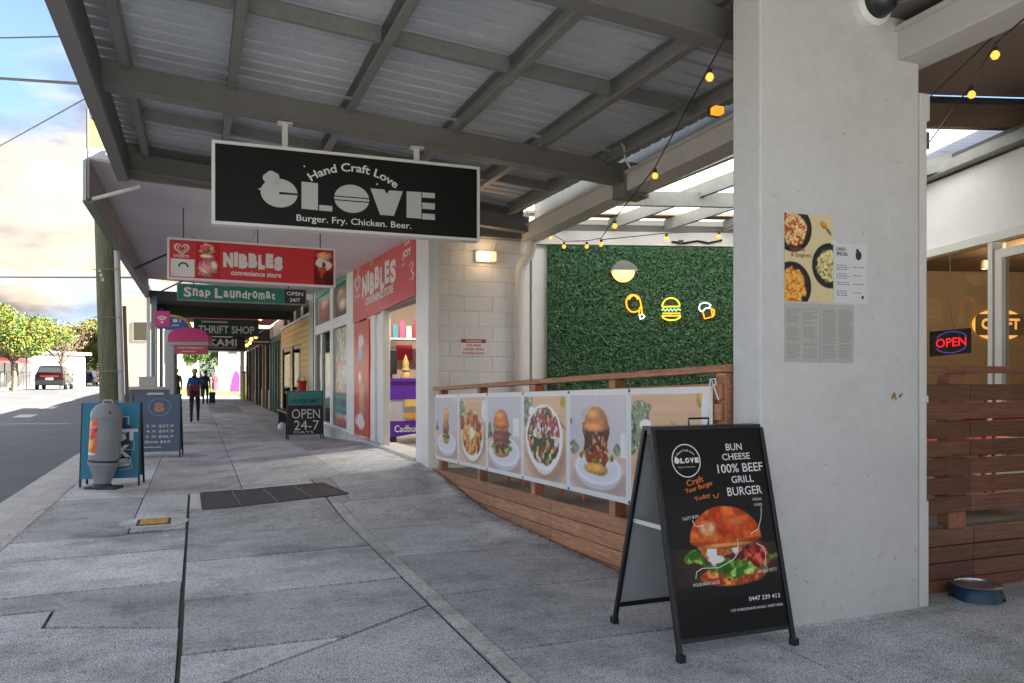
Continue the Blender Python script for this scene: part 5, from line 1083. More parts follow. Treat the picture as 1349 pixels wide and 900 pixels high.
yT = 26.0; t, fr, Wd, Hd = hang_sign('hanging_sign', yT, 272, 323, at(300, 443.5, y=yT).z, at(300, 462, y=yT).z, M['black'], 'black KAMI hanging sign below the thrift shop sign', frm=M['dark'], fw_=.015)
mb = MB(); write(mb, 'KAMI', fr, Wd * .06, Hd * .32, Wd * .72, Hd * .50, .02, c=.002); write(mb, 'JAPANESE RESTAURANT', fr, Wd * .06, Hd * .14, Wd * .7, Hd * .1, .01, c=.002); mk('lettering', mb, M['wtxt'], t)

# ================================================================== SHOPS FURTHER ALONG
d3 = mat('dark_green_ribbed', (.035, .045, .04), .6, .1)
a3 = thing('dark_awning', (.8, 23, 3.3), 'dark ribbed awning beyond the lilac one', 'awning')
ribbed(21.35, 25.2, -1.1, 2.72, lambda x: 3.44 - .03 * (x + 1.1), pitch=.22, hgt=.05, name='ribbed_sheet', m=d3, par=a3)
mk('fascia', B(-1.13, -1.101, 21.3, 25.2, 3.25, 3.62), d3, a3); mk('post', B(-1.06, -.93, 21.5, 21.62, 0, 3.35), mat('blue_grey_paint', (.22, .32, .36), .5), a3); mk('post', B(-1.02, -.92, 25.0, 25.1, 0, 3.35), M['gpaint'], a3)
mk('end_beam', B(-1.1, 2.72, 25.15, 25.22, 3.1, 3.45), d3, a3)
a4 = thing('pink_awning', (.8, 29, 3.2), 'pink painted soffit awning beyond the dark ribbed one', 'awning')
pk_ = mat('pink_paint', (.50, .13, .20), .7, var=.06)
for y0_ in (25.3, 28, 30.7): mk('soffit_panel', MB().hexa([(-1.1, y0_, 3.5), (2.72, y0_, 3.42), (2.72, y0_ + 2.69, 3.42), (-1.1, y0_ + 2.69, 3.5), (-1.1, y0_, 3.53), (2.72, y0_, 3.45), (2.72, y0_ + 2.69, 3.45), (-1.1, y0_ + 2.69, 3.53)]), pk_, a4)
mk('fascia', B(-1.13, -1.101, 25.3, 33.4, 3.25, 3.7), pk_, a4); mk('post', B(-1.05, -.95, 30, 30.1, 0, 3.5), M['white'], a4)
a5 = thing('brown_awning', (.8, 42, 2.7), 'low brown awning at the far end of the arcade', 'awning')
mk('soffit_panel', B(-1.1, 2.72, 33.5, 52, 2.90, 2.95), mat('brown_soffit', (.10, .075, .055), .8), a5)
mk('front_fascia', B(-1.1, 2.72, 33.45, 33.49, 2.66, 3.3), M['ceil'], a5); mk('cream_rail', B(-1.1, 2.72, 33.40, 33.44, 2.74, 2.80), mat('cream_paint', (.6, .52, .36), .6), a5)
mk('side_fascia', B(-1.13, -1.101, 33.45, 52, 2.7, 3.2), M['ceil'], a5); mk('post', B(-1.1, -1.0, 40, 40.1, 0, 2.9), M['gpaint'], a5); mk('end_post', B(2.45, 2.68, 51.6, 51.8, 0, 2.9), M['white'], a5)
# yellow weatherboard building
yb_ = thing('weatherboard_shop', (XF, 25, 0), 'yellow weatherboard shop front with two dark doors', 'shop')
ym = mat('yellow_board', (.62, .42, .17), .7, var=.10, scale=1.5, rnd=.05)
for k in range(18):
    z = .0 + k * .165
    for (a_, b_) in ((21.45, 23.5), (25.7, 26.2), (28.75, 29.3)) if z < 2.25 else ((21.45, 29.3),):
        if z > 2.9: continue
        mk('weatherboard', MB().hexa([(2.745, a_, z), (2.80, a_, z), (2.80, b_, z), (2.745, b_, z), (2.765, a_, z + .16), (2.80, a_, z + .16), (2.80, b_, z + .16), (2.765, b_, z + .16)]), ym, yb_)
mk('wall_core', B(2.80, 2.86, 21.4, 29.3, 0, 3.8), cw, yb_)
for (a_, b_) in ((23.5, 25.7), (26.2, 28.75)):
    mk('door', B(2.80, 2.83, a_ + .1, b_ - .1, 0, 2.2), M['dark'], yb_) ; mk('door_frame', B(2.755, 2.83, a_, a_ + .12, 0, 2.3), mat('olive_trim', (.12, .12, .09), .6), yb_); mk('door_frame', B(2.755, 2.83, b_ - .12, b_, 0, 2.3), MATS['olive_trim'], yb_); mk('door_glass', B(2.785, 2.79, a_ + .2, b_ - .2, .8, 2.1), M['dglass'], yb_)
mk('cream_rail', B(2.73, 2.76, 21.4, 29.3, 3.0, 3.06), M['white'], yb_)
for k, y in enumerate((22.4, 24.2, 26.0, 27.8)):
    mk('high_window', B(2.79, 2.795, y - .8, y + .8, 3.08, 3.42), M['dglass'], yb_); mk('window_bar', B(2.75, 2.80, y - .9, y - .82, 3.06, 3.44), M['white'], yb_)
gs = thing('green_front_shop', (XF, 31, 0), 'shop front with dark green timber door frames', 'shop')
gm_ = mat('green_timber', (.03, .10, .08), .5); mk('wall_core', B(2.86, 2.95, 29.3, 33.4, 0, 3.5), cw, gs)
for y in (29.35, 30.4, 31.5, 32.4, 33.2): mk('frame_post', B(2.74, 2.86, y, y + .16, 0, 2.7), gm_, gs)
mk('head_rail', B(2.74, 2.86, 29.35, 33.36, 2.701, 2.9), gm_, gs); mk('glass_pane', B(2.80, 2.805, 29.4, 33.3, .3, 2.7), M['glass'], gs); mk('curtain', B(2.84, 2.85, 31.7, 33.2, .3, 2.7), M['alu'], gs)
fs2 = thing('far_shop_row', (XF, 43, 0), 'row of narrow dark timber shop fronts with pink brick base far down the arcade', 'shop')
dk_ = mat('dark_timber', (.05, .035, .03), .6); pb = mat('pink_brick', (.38, .24, .20), .8); mk('wall_core', B(2.95, 3.05, 33.4, 52, 0, 3.5), mat('tan_wall', (.22, .16, .11), .8), fs2)
for k, y in enumerate((33.4, 35.4, 37.3, 39.6, 42, 44.8, 47.5, 50)): mk('front_post', B(2.72, 2.92, y, y + .3, 0, 2.88), (dk_, M['dark'], MATS['tan_wall'])[k % 3], fs2)
for y in (33.8, 37.7, 42.4, 47.9): mk('brick_base', B(2.80, 2.93, y, y + 1.55, 0, .8), pb, fs2); mk('window_pane', B(2.86, 2.865, y, y + 1.55, .8, 2.5), M['dglass'], fs2)
yp = thing('yellow_post', (2.5, 49, 0), 'yellow painted post far down the arcade', 'post'); mk('post_body', B(2.42, 2.6, 48.5, 48.65, 0, 1.6), mat('yellow_enamel', (.65, .48, .04), .5), yp); mk('post_cap', B(2.40, 2.62, 48.48, 48.67, 1.601, 1.68), M['dark'], yp)
# festoon lamps in the arcade
for k, (px, py, yy) in enumerate(((340, 430, 28), (331, 447, 30), (337, 444, 29), (325, 455, 33), (329, 452, 31.5), (343, 420, 27))):
    p = at(px, py, y=yy); o = thing('arcade_lamp', p, 'small glowing lamp hanging near the shop fronts in the arcade', 'lamp', 'glowing lamps under the pink awning')
    mk('lamp_globe', MB().lathe([(0, -.07), (.05, -.05), (.07, 0), (.05, .05), (0, .07)], p, n=10), emit('lamp_glow', (1, .5, .15), .5), o, smooth=True); mk('lamp_rod', MB().tube([(p.x, p.y, p.z + .06), (p.x, p.y, 3.4)], .008, 4), M['dark'], o)

# ---- blackboard, bench, red bucket, bag
def a_board(name, cx, cy, wd, ht, label, face, frm, lean=.16, back=.4, rotz=0):
    t = thing(name, (cx, cy, gz(cx, cy)), label, 'sandwich board'); zf_ = gz(cx, cy); ca, sa = math.cos(rotz), math.sin(rotz)
    P = lambda x, y, z: (cx + x * ca - y * sa, cy + x * sa + y * ca, zf_ + z); h_ = wd / 2
    for sx in (-h_, h_):
        mk('front_rail', MB().beam(P(sx, 0, 0), P(sx, lean, ht), .025, .03, up=(0, -1, .1)), frm, t); mk('rear_rail', MB().beam(P(sx, back, 0), P(sx, lean + .03, ht), .025, .03, up=(0, -1, .1)), frm, t)
    o = P(-h_, 0, 0); f = frame(o, Vector(P(h_, 0, 0)) - Vector(o), Vector(P(-h_, lean, ht)) - Vector(o)); Lh = math.hypot(lean, ht)
    mk('front_panel', MB().prism([(.005, .10), (wd - .005, .10), (wd - .005, Lh), (.005, Lh)], f, -.004, .018), face, t)
    fb = frame(P(h_, back, 0), Vector(P(-h_, back, 0)) - Vector(P(h_, back, 0)), Vector(P(h_, lean + .03, ht)) - Vector(P(h_, back, 0)))
    mk('rear_panel', MB().prism([(.005, .10), (wd - .005, .10), (wd - .005, Lh), (.005, Lh)], fb, -.004, .01), face, t)
    return t, (lambda a, b, c=0: f(a, b, .018 + c)), wd, Lh
p0, p1 = at(389, 576, z=.12), at(429, 573, z=.12)
t, f, Wd, Lh = a_board('chalk_board', p1.x - .42, 17.2, .72, 1.02, 'black chalkboard with teal LAUNDROMAT top and OPEN 24-7 in chalk', M['black'], M['bframe'], lean=.12, back=.35)
mk('teal_header', MB().prism([(.01, Lh * .70), (Wd - .01, Lh * .70), (Wd - .01, Lh - .01), (.01, Lh - .01)], f, .0003, .003), mat('teal_panel', (.04, .30, .25), .5), t)
mb = MB(); write(mb, 'OPEN', f, .08, .44, .58, .20, .0, c=.004); write(mb, '24-7', f, .12, .20, .52, .20, .0, c=.004); write(mb, 'DAYS', f, .12, .13, .4, .05, 0, c=.004); mk('chalk_lettering', mb, M['wtxt'], t)
mb = MB(); write(mb, 'LAUNDROMAT', f, .06, Lh * .74, .6, .10, .02, c=.005); mk('lettering', mb, ink, t); mb = MB(); write(mb, 'SNAP', f, .06, Lh * .90, .2, .05, .02, c=.005); mk('pink_lettering', mb, M['pink'], t)
bn = thing('bench', (2.35, 21.2, 0), 'dark timber bench against the yellow shop front', 'bench')
for x in (2.05, 2.22, 2.39): mk('seat_slat', B(x, x + .14, 20.2, 23.0, .44, .48), M['dark'], bn)
for y in (20.4, 22.8): mk('leg', B(2.08, 2.5, y, y + .08, .02, .439), M['dark'], bn)
bk = thing('red_bucket', (2.55, 21.8, 1.0), 'red cylinder hanging at the yellow shop front above the bench', 'fire bucket'); mk('bucket_body', MB().lathe([(.10, 0), (.13, .30), (.12, .31)], (2.6, 21.9, .95), n=14), M['red'], bk, smooth=True); mk('bucket_handle', MB().tube([(2.49, 21.9, 1.25), (2.55, 21.9, 1.38), (2.65, 21.9, 1.38), (2.71, 21.9, 1.25)], .01, 5), M['dark'], bk)
wbg = thing('white_bag', (1.85, 20.8, 0), 'small white bag on the path beside the bench', 'bag'); mk('bag_body', MB().lathe([(.10, 0), (.12, .06), (.09, .14), (.03, .18), (.02, .19)], (2.05, 21.4, .0), n=12), M['white'], wbg, smooth=True)
mt2 = thing('store_mat', (3.3, 11.6, .27), 'rolled grey cloth lying in the doorway under the counter', 'cloth'); mk('cloth_roll', MB().tube([(3.02, 12.75, .33), (3.3, 12.7, .35), (3.7, 12.75, .33)], [.05, .075, .05], 10), mat('grey_cloth', (.35, .34, .32), .9, var=.3, scale=30), mt2, smooth=True)

# ================================================================== STRING LIGHTS, NEON, DECK LAMP
glow = emit('bulb_glow', (.95, .36, .05), .30)
def string(label, pts, bulbs, loc):
    t = thing('string_lights', loc, label, 'string lights'); mk('cable', MB().tube(pts, .005, 5), M['black'], t)
    for p, r in bulbs:
        p = Vector(p); r *= .84; b = mk('bulb', MB().lathe([(0, -r), (r * .6, -r * .8), (r, -.1 * r), (r * .85, r * .5), (r * .5, r * .95), (.35 * r, 1.25 * r)], p, n=14), glow, t, smooth=True)
        mk('socket', MB().lathe([(.6 * r, .95 * r), (.62 * r, 2.0 * r), (.2 * r, 2.3 * r)], p, n=8), M['black'], b)
    return t
def bp(px, py, t): return at(px, py, t=t)
b1 = [(bp(935, 102, 4.5), .028), (bp(863, 232, 5.7), .027), (bp(810, 298, 6.6), .026), (bp(792, 322, 8.0), .027), (bp(773, 325, 8.6), .027), (bp(743, 325, 9.2), .028), (bp(725, 313, 10.3), .028)]
up6 = Vector((0, 0, .062))
string('string of round amber bulbs hanging from the gutter down to the green wall', [bp(962, 38, 4.35)] + [p + up6 for p, r in b1] + [bp(690, 305, 10.6)], b1, (3.5, 6, 2.9))
b2 = [(bp(878, 315, 8.4), .030), (bp(947, 312, 8.9), .028)]
string('two amber bulbs hanging in front of the beam above the green wall', [bp(792, 316, 8.3), b2[0][0] + up6, b2[1][0] + up6, bp(1000, 285, 9.4)], b2, (4.8, 7, 2.9))
b3 = [(bp(1311, 73, 4.2), .027), (bp(1280, 125, 4.8), .027)]
string('pair of amber bulbs above the deck right of the pillar', [bp(1390, -10, 3.7), b3[0][0] + up6, b3[1][0] + up6, bp(1215, 200, 5.6), bp(1150, 260, 6.4)], b3, (4.1, 3.2, 3.1))
mk('extra_cable', MB().tube([bp(1349, 10, 4.0), bp(1225, 128, 5.2), bp(1180, 170, 5.8)], .004, 5), M['black'], bpy.data.objects['string_lights.002'])
q = at(945, 145, t=5.35); gl_ = thing('gutter_lamp', q, 'small orange lamp box tucked on top of the gutter near the pillar', 'lamp'); mk('lamp_box', B(q.x - .035, q.x + .035, q.y - .03, q.y + .03, q.z - .03, q.z + .02), emit('orange_lens', (.9, .25, .02), .25), gl_, bev=.006); mk('lamp_back', B(q.x - .042, q.x + .042, q.y + .031, q.y + .05, q.z - .035, q.z + .03), M['dark'], gl_)
def gp(px, py):
    u = (px - CX) / F; a = (10.95 * u - .497) / (.9968 - .0803 * u); p = gf(a, 0, 0); t = p.x * S_ + p.y * C_; return a, H + (HY - py) / F * t
def neon(name, label, segs):
    a0, b0 = gp(*segs[0][1][0]); t = thing(name, gf(a0, b0, .06), label, 'neon sign')
    for m, pts in segs: mk('neon_tube', MB().tube([gf(*gp(*p), .075) for p in pts], .009, 6), m, t)
    a = sum(gp(*p)[0] for p in segs[0][1]) / len(segs[0][1]); b = sum(gp(*p)[1] for p in segs[0][1]) / len(segs[0][1])
    mk('backing_bracket', MB().prism([(a - .03, b - .03), (a + .03, b - .03), (a + .03, b + .03), (a - .03, b + .03)], gf, .0, .06), M['dark'], t)
no, nw, ny_, ng = emit('neon_orange', (1, .26, .012), .45), emit('neon_white', (.9, .95, 1), .35), emit('neon_yellow', (.95, .66, .04), .32), emit('neon_green', (.3, .9, .4), .3)
def ov(cx, cy, rx, ry, t0, t1, n=14, rot=0): return [(cx + rx * math.cos(R(t0 + (t1 - t0) * i / n)) * math.cos(rot) - ry * math.sin(R(t0 + (t1 - t0) * i / n)) * math.sin(rot), cy + rx * math.cos(R(t0 + (t1 - t0) * i / n)) * math.sin(rot) + ry * math.sin(R(t0 + (t1 - t0) * i / n)) * math.cos(rot)) for i in range(n + 1)]
neon('neon_drumstick', 'orange neon drumstick with white bone on the green wall', [(no, ov(833, 400.5, 9.6, 11.5, 30, 345, 18, -.2) + [(843.5, 406), (844, 414)]), (no, [(841, 409), (840, 413.5)]), (nw, [(840.5, 415), (842, 421), (845, 420), (847.5, 417.5), (845.5, 415), (842.5, 415)]), (emit('neon_orange2', (1, .42, .03), .4), ov(833, 398, 6, 8, 200, 340, 8))])
neon('neon_burger', 'yellow neon burger with green wavy lettuce on the green wall', [(ny_, ov(882, 404.5, 11.5, 11, 180, 360, 14) + [(870.5, 404.8)]), (ng, [(870, 409.5)] + [(872 + i * 2.4, 408.5 + (2.0 if i % 2 else -1)) for i in range(9)] + [(894.5, 409.5)]), (no, [(871, 413.5), (894, 413.5)]), (ny_, [(870.5, 416.5), (894.5, 416.5)] + ov(882.5, 416.5, 12, 6, 0, 180, 10))])
neon('neon_beer', 'white and orange neon beer mug on the green wall', [(nw, [(921, 411), (918.5, 407), (920, 401.5), (925, 399.5), (930, 400), (934, 402.5), (932, 406.5), (927, 407), (925, 409.5), (922, 411)]), (no, [(923.5, 411), (926, 420.5), (936.5, 418), (934.5, 406.5)]), (no, [(935, 408), (938.5, 409), (938.5, 415.5), (936.5, 416.5)])])
a, b = gp(820, 357); dl = thing('eyelid_lamp', gf(a, b, .05), 'lit round eyelid lamp high on the green wall', 'wall lamp')
R_ = .165
bow = MB(); n_ = 20
for s_, (t0, t1) in ((0, (180, 360)),):
    P = [gf(a, b, .05)]; rings = 5
    vs = []; 
    for j in range(rings + 1):
        ph = j / rings * math.pi / 2
        for i in range(n_ + 1):
            t = R(t0 + (t1 - t0) * i / n_); vs.append(gf(a + R_ * math.cos(ph) * math.cos(t), b + R_ * math.cos(ph) * math.sin(t), .05 + .10 * math.sin(ph)))
    bow.add(vs, [(j * (n_ + 1) + i, j * (n_ + 1) + i + 1, (j + 1) * (n_ + 1) + i + 1, (j + 1) * (n_ + 1) + i) for j in range(rings) for i in range(n_)])
mk('lamp_bowl', bow, emit('bowl_glow', (1, .62, .22), .28), dl, smooth=True)
mk('eyelid', MB().prism([(a + (R_ + .012) * math.cos(t), b + (R_ * .62) * math.sin(t)) for t in np.linspace(0, math.pi, 14)], gf, .0, .15), M['gpaint'], dl, bev=.01)
mk('lamp_band', MB().prism([(a - R_ - .012, b - .012), (a + R_ + .012, b - .012), (a + R_ + .012, b + .0), (a - R_ - .012, b + .0)], gf, .0, .158), M['lgrey'], dl)
mk('lamp_base', MB().lathe([(R_ * .9, 0), (R_ * .9, .048)], gf(a, b, 0), gf.n, 20), M['gpaint'], dl)
cb = MB().tube([gp_ for gp_ in [gf(*gp(884, 319), .03), gf(*gp(900, 321), .04), gf(*gp(918, 318), .03), gf(*gp(932, 321), .04), gf(*gp(950, 317), .03)]], .014, 5)
cbt = thing('cable_bundle', gf(2.4, 3.2, .03), 'tangled dark cables along the beam above the green wall', 'cable'); mk('cable', cb, M['black'], cbt); mk('junction_box', MB().prism([(0, 0), (.06, 0), (.06, .05), (0, .05)], lambda u, v, c: gf(gp(893, 320)[0] + u, gp(893, 320)[1] + v - .02, .02 + c), 0, .05), M['dark'], cbt)

# ================================================================== KERB SIDE
pw = mat('weathered_pole', (.155, .165, .10), .9, var=.3, scale=3, stretch=(6, 6, .5), bump=.8, bscale=14, fine=.25, dirt=.3, dcol=(.30, .30, .27))
pb_, pt_ = lt(-6.07, 12.1, 0), lt(-6.36, 12.1, 9)
up_ = thing('utility_pole', pb_, 'weathered round timber power pole at the kerb behind the teal board', 'power pole')
mk('pole_shaft', MB().tube([pb_.lerp(pt_, k / 12) for k in range(13)], [.150 - .002 * k for k in range(13)], 20), pw, up_, smooth=True)
mk('cross_arm', MB().beam(pt_ + Vector((-1.2, 0, -.6)), pt_ + Vector((1.2, 0, -.6)), .1, .12), pw, up_)
axis = (pt_ - pb_).normalized()
c0_ = lt(-6.07 + .195, 12.05, 0); c1_ = c0_ + (pt_ - pb_) * .8
mk('conduit', MB().tube([c0_, c1_], .045, 12), M['lgrey'], up_, smooth=True); mk('conduit_cover', MB().beam(c0_ + Vector((.075, .03, 0)), c0_ + (pt_ - pb_) * .27 + Vector((.075, .03, 0)), .05, .05, up=(0, 1, 0)), mat('brown_cover', (.15, .13, .12), .7), up_)
for k in (.11, .16, .25, .33): p = pb_.lerp(pt_, k); mk('strap', MB().tube([lt(-6.07 - .13 - .29 * k, 11.95, 9 * k), lt(-6.07 + .0 - .29 * k, 11.93, 9 * k), lt(-6.07 + .25 - .29 * k, 11.97, 9 * k)], .007, 5), M['galv'], up_)
mb = MB()
for i, ch in enumerate('660'):
    z = 2.93 - i * .072; l_ = -6.07 - .29 * z / 9; o = lt(l_ - .045 + i * .022, 12.1 - .158, z); f_ = frame(o, lt(1, 0), up); write(mb, ch, f_, 0, 0, .045, .055, .02, c=0)
mk('number_plate', mb, M['wtxt'], up_)
# power lines
for k, (p, q, r, l_) in enumerate((((-60, 48, 16), (131, 47, 12.15), .014, 'thin power line crossing high over the road'), ((-60, 96, 16), (131, 112, 12.15), .026, 'thick twisted power line under the highest one'), ((-40, 211.5, 20), (132, 119, 12.15), .012, 'slanting service wire rising to the awning'), ((-80, 362, 60), (230, 366, 22), .035, 'low distant power line behind the pole'))):
    A_, B_ = at(p[0], p[1], t=p[2]), at(q[0], q[1], t=q[2]); A_ = A_ + (A_ - B_) * 2.2; P = [A_.lerp(B_, i / 10) + Vector((0, 0, -.06 * math.sin(math.pi * i / 10) * (3 if k == 3 else 1))) for i in range(11)]
    tag(mk('power_line', MB().tube(P, r, 5), M['dark'], loc=tuple(A_)), l_, 'power line', 'power lines over the road')
# teal board with the bin in front of it
tl = mat('teal_board', (.015, .21, .33), .45, var=.05)
p = at(148, 641, z=0); t, f, Wd, Lh = a_board('teal_board', p.x - .03, p.y, .66, 1.03, 'bright teal sandwich board behind the tilted grey bin', tl, M['bframe'], lean=.13, back=.33, rotz=-.12)
mb = MB(); mb.add([f(a, b, .001) for a, b in ((.14, .30), (.57, .30), (.57, .74), (.50, .76), (.50, .86), (.44, .86), (.44, .76), (.14, .72))], [tuple(range(8))]); mk('navy_block', mb, mat('navy_print', (.01, .05, .10), .5), t)
mb = MB(); write(mb, 'ST', f, .40, .56, .24, .15, .06, c=.003); write(mb, 'K', f, .41, .36, .15, .15, .06, c=.003);
stroke(mb, [(.14, .55), (.13, .74), (.27, .74)], .008, f, .003); stroke(mb, [(.42, .86), (.53, .86), (.53, .76)], .008, f, .003); stroke(mb, [(.60, .55), (.60, .45), (.50, .45)], .006, f, .003); stroke(mb, [(.56, .36), (.58, .22), (.44, .20)], .008, f, .003)
mb.add([f(a, b, .003) for a, b in ((.36, .24), (.55, .25), (.56, .33), (.37, .32))], [(0, 1, 2, 3)]); mk('lettering', mb, M['wtxt'], t)
# bin
p = at(134.5, 644, z=0); bin_ = thing('litter_bin', p, 'grey cylindrical litter bin leaning on a post with an orange sticker', 'bin')
top = p + (at(142, 532, t=9.7) - at(134.8, 640, t=9.7)).normalized() * 1.0; ax = (at(142, 532, t=9.7) - at(134.8, 640, t=9.7)).normalized()
gm = mat('bin_grey', (.27, .29, .31), .5, .05, var=.12, scale=6, dirt=.2, dcol=(.15, .14, .13))
mk('bin_body', MB().lathe([(.165, .33), (.172, .36), (.172, .86)], p, ax, 28), gm, bin_, smooth=True)
mk('bin_dome', MB().lathe([(.178, .861), (.178, .90), (.165, .95), (.13, 1.0), (.07, 1.035), (0, 1.045)], p, ax, 28), gm, bin_, smooth=True)
mk('bin_cone', MB().lathe([(.095, .07), (.10, .10), (.155, .27), (.178, .30), (.178, .329)], p, ax, 28), gm, bin_, smooth=True)
mk('bin_ring', MB().lathe([(.176, .335), (.182, .34), (.182, .352), (.176, .356)], p, ax, 28), M['dark'], bin_)
mk('lock', MB().lathe([(.014, 0), (.014, .012), (.0, .014)], p + ax * .93 + lt(.10, -.135), lt(.5, -.86), 10), M['dark'], bin_)
for h_ in (.60, .845): mk('seam_band', MB().lathe([(.1725, h_), (.1755, h_ + .003), (.1755, h_ + .012), (.1725, h_ + .015)], p, ax, 28), gm, bin_, smooth=True)
mk('top_clip', MB().tube([p + ax * 1.04 + lt(-.06, 0), p + ax * 1.075 + lt(-.05, 0), p + ax * 1.075 + lt(.05, 0), p + ax * 1.04 + lt(.06, 0)], .008, 6), M['lgrey'], bin_)
mk('base_plate', MB().hexa([p + lt(-.19, -.06, 0), p + lt(.20, -.10, 0), p + lt(.20, .13, 0), p + lt(-.17, .13, 0), p + lt(-.19, -.06, .03), p + lt(.20, -.10, .03), p + lt(.20, .13, .03), p + lt(-.17, .13, .03)]), M['dark'], bin_, bev=.008)
mk('bin_foot', MB().lathe([(.11, .028), (.10, .07)], p, n=16), M['dark'], bin_); mk('bracket', MB().beam(p + lt(.14, .02, .32), p + lt(.30, .04, .34), .06, .06), M['galv'], bin_, bev=.01)
def bsurf(a0, b0, wd, ht, r=.1745):                    # patch wrapped on the bin
    fx, rt = -lt(0, 1), lt(1, 0); P = []; nx, ny = 26, 40
    for j in range(ny):
        for i in range(nx):
            th = a0 + wd * (i / (nx - 1)); P.append(p + ax * (b0 + ht * j / (ny - 1)) + (rt * math.sin(th) + fx * math.cos(th)) * r)
    return P, nx, ny
A = Art(.15, .42, 26, 40, (228, 96, 66)); A.e(.5, .3, .42, .26, (238, 160, 60), .4, 3); A.e(.5, .62, .36, .18, (226, 72, 56), .4, 5); A.e(.45, .92, .3, .06, (240, 150, 110), .5, 6); A.r(0, 1, .76, .82, (226, 190, 180), .7); A.e(.4, .04, .5, .05, (232, 232, 232), .6, 7); A.e(.9, .74, .2, .05, (196, 40, 70), .3, 8)
P, nx, ny = bsurf(-1.3, .42, 1.2, .42); mb = MB().add(P, [(j * nx + i, j * nx + i + 1, (j + 1) * nx + i + 1, (j + 1) * nx + i) for j in range(ny - 1) for i in range(nx - 1)]); o = mk('sticker', mb, PRINT, bin_)
ca_ = o.data.color_attributes.new('Col', 'FLOAT_COLOR', 'POINT'); cl = np.ones((nx * ny, 4), np.float32); cl[:, :3] = lin(A.I).reshape(-1, 3); ca_.data.foreach_set('color', cl.ravel())
# blue grey B board
bb_ = mat('slate_board', (.13, .18, .26), .5, var=.05)
p = at(206, 603, z=0); t, f, Wd, Lh = a_board('slate_board', p.x, p.y, .73, 1.06, 'slate blue sandwich board with a pink B and prices', bb_, M['bframe'], lean=.12, back=.4, rotz=-.10)
mb = MB(); write(mb, 'B', f, .33, .77, .15, .155, .06, c=.003); mk('pink_letter', mb, mat('salmon_print', (.62, .28, .22), .5), t)
mb = MB(); stroke(mb, ell(.405, .85, .17, .145, 30), .014, f, .0024, True); stroke(mb, [(.14, .62), (.58, .62)], .004, f, .0024); lines(mb, .15, .56, .63, .68, 1, .035, f, seed=14); mk('teal_print', mb, mat('teal_print', (.20, .42, .50), .5), t)
mb = MB()
for i, s in enumerate(('3 X $27.9', '4 X $37.9', '5 X $46.9')): write(mb, s, f, .20, .50 - i * .088, .43, .052, .02, c=.003)
write(mb, 'Shirts $4.0', f, .18, .235, .40, .055, .02, c=.003); lines(mb, .16, .56, .15, .18, 1, .018, f, seed=5); mb.add([f(a, b, .03) for a, b in ((.20, 1.055), (.48, 1.055), (.46, 1.09), (.22, 1.09))], [(0, 1, 2, 3)]); mk('lettering', mb, M['wtxt'], t)
# utility cabinet and box
q0, q1 = at(170, 509, t=16), at(222, 509, t=16); cbn = thing('utility_cabinet', q0, 'grey roadside cabinet rail behind the slate board', 'cabinet')
mk('cabinet_body', B(q0.x, q1.x, q0.y, q0.y + .3, 0, 1.10), M['gpaint'], cbn); mk('cabinet_top', B(q0.x - .02, q1.x + .02, q0.y - .02, q0.y + .32, 1.101, 1.16), M['lgrey'], cbn)
q2, q3 = at(183, 500, t=16.1), at(205, 500, t=16.1); mk('meter_box', B(q2.x, q3.x, q0.y + .05, q0.y + .2, 1.161, 1.36), M['lgrey'], cbn)
# phone kiosk with pink hood
def fl(px, t, z=0): return at(px, 497, t=t) * 1 + Vector((0, 0, z - H))
tk = 19.0; K0 = fl(217, tk); kf_ = frame((K0.x, K0.y, 0), lt(1, .18), up); kw = 1.0
zz = lambda py: H + (HY - py) / F * tk; xx = lambda px: (px - 217) / F * tk
kk = thing('phone_kiosk', (K0.x, K0.y, 0), 'white phone kiosk with magenta domed hood beside the footpath', 'phone kiosk')
pv = mat('kiosk_panel', (.45, .46, .45), .5, var=.05)
mk('column', MB().prism([(0, 0), (xx(228.5), 0), (xx(228.5), zz(452)), (0, zz(452))], kf_, -.35, 0), pv, kk, bev=.01)
hood = [(xx(221), zz(450)), (xx(272), zz(450))] + [(xx(246.5) + xx(217 + 25.5) * math.cos(t), zz(450) + (zz(431.5) - zz(450)) * math.sin(t) ** .6) for t in np.linspace(.05, math.pi - .05, 16)]
mk('hood', MB().prism(hood, kf_, -.5, .05), M['pink'], kk); mk('hood_band', MB().prism([(xx(221), zz(454.5)), (xx(272), zz(454.5)), (xx(272), zz(450.3)), (xx(221), zz(450.3))], kf_, -.5, .04), pv, kk)
mk('hood_panel', MB().prism([(xx(229), zz(466.5)), (xx(271), zz(466.5)), (xx(271), zz(454.8)), (xx(229), zz(454.8))], kf_, -.03, .0), mat('rose_panel', (.60, .06, .12), .4), kk)
mb = MB(); write(mb, 'Free Telephone', kf_, xx(234), zz(460), xx(217 + 31), .065, .02, c=.002); lines(mb, xx(238), xx(262), zz(464), zz(462.5), 1, .018, kf_, seed=6); mk('lettering', mb, M['wtxt'], kk)
mk('side_glass', MB().prism([(xx(229), .3), (xx(229) + .02, .3), (xx(229) + .02, zz(466)), (xx(229), zz(466))], kf_, -.5, -.02), M['glass'], kk)
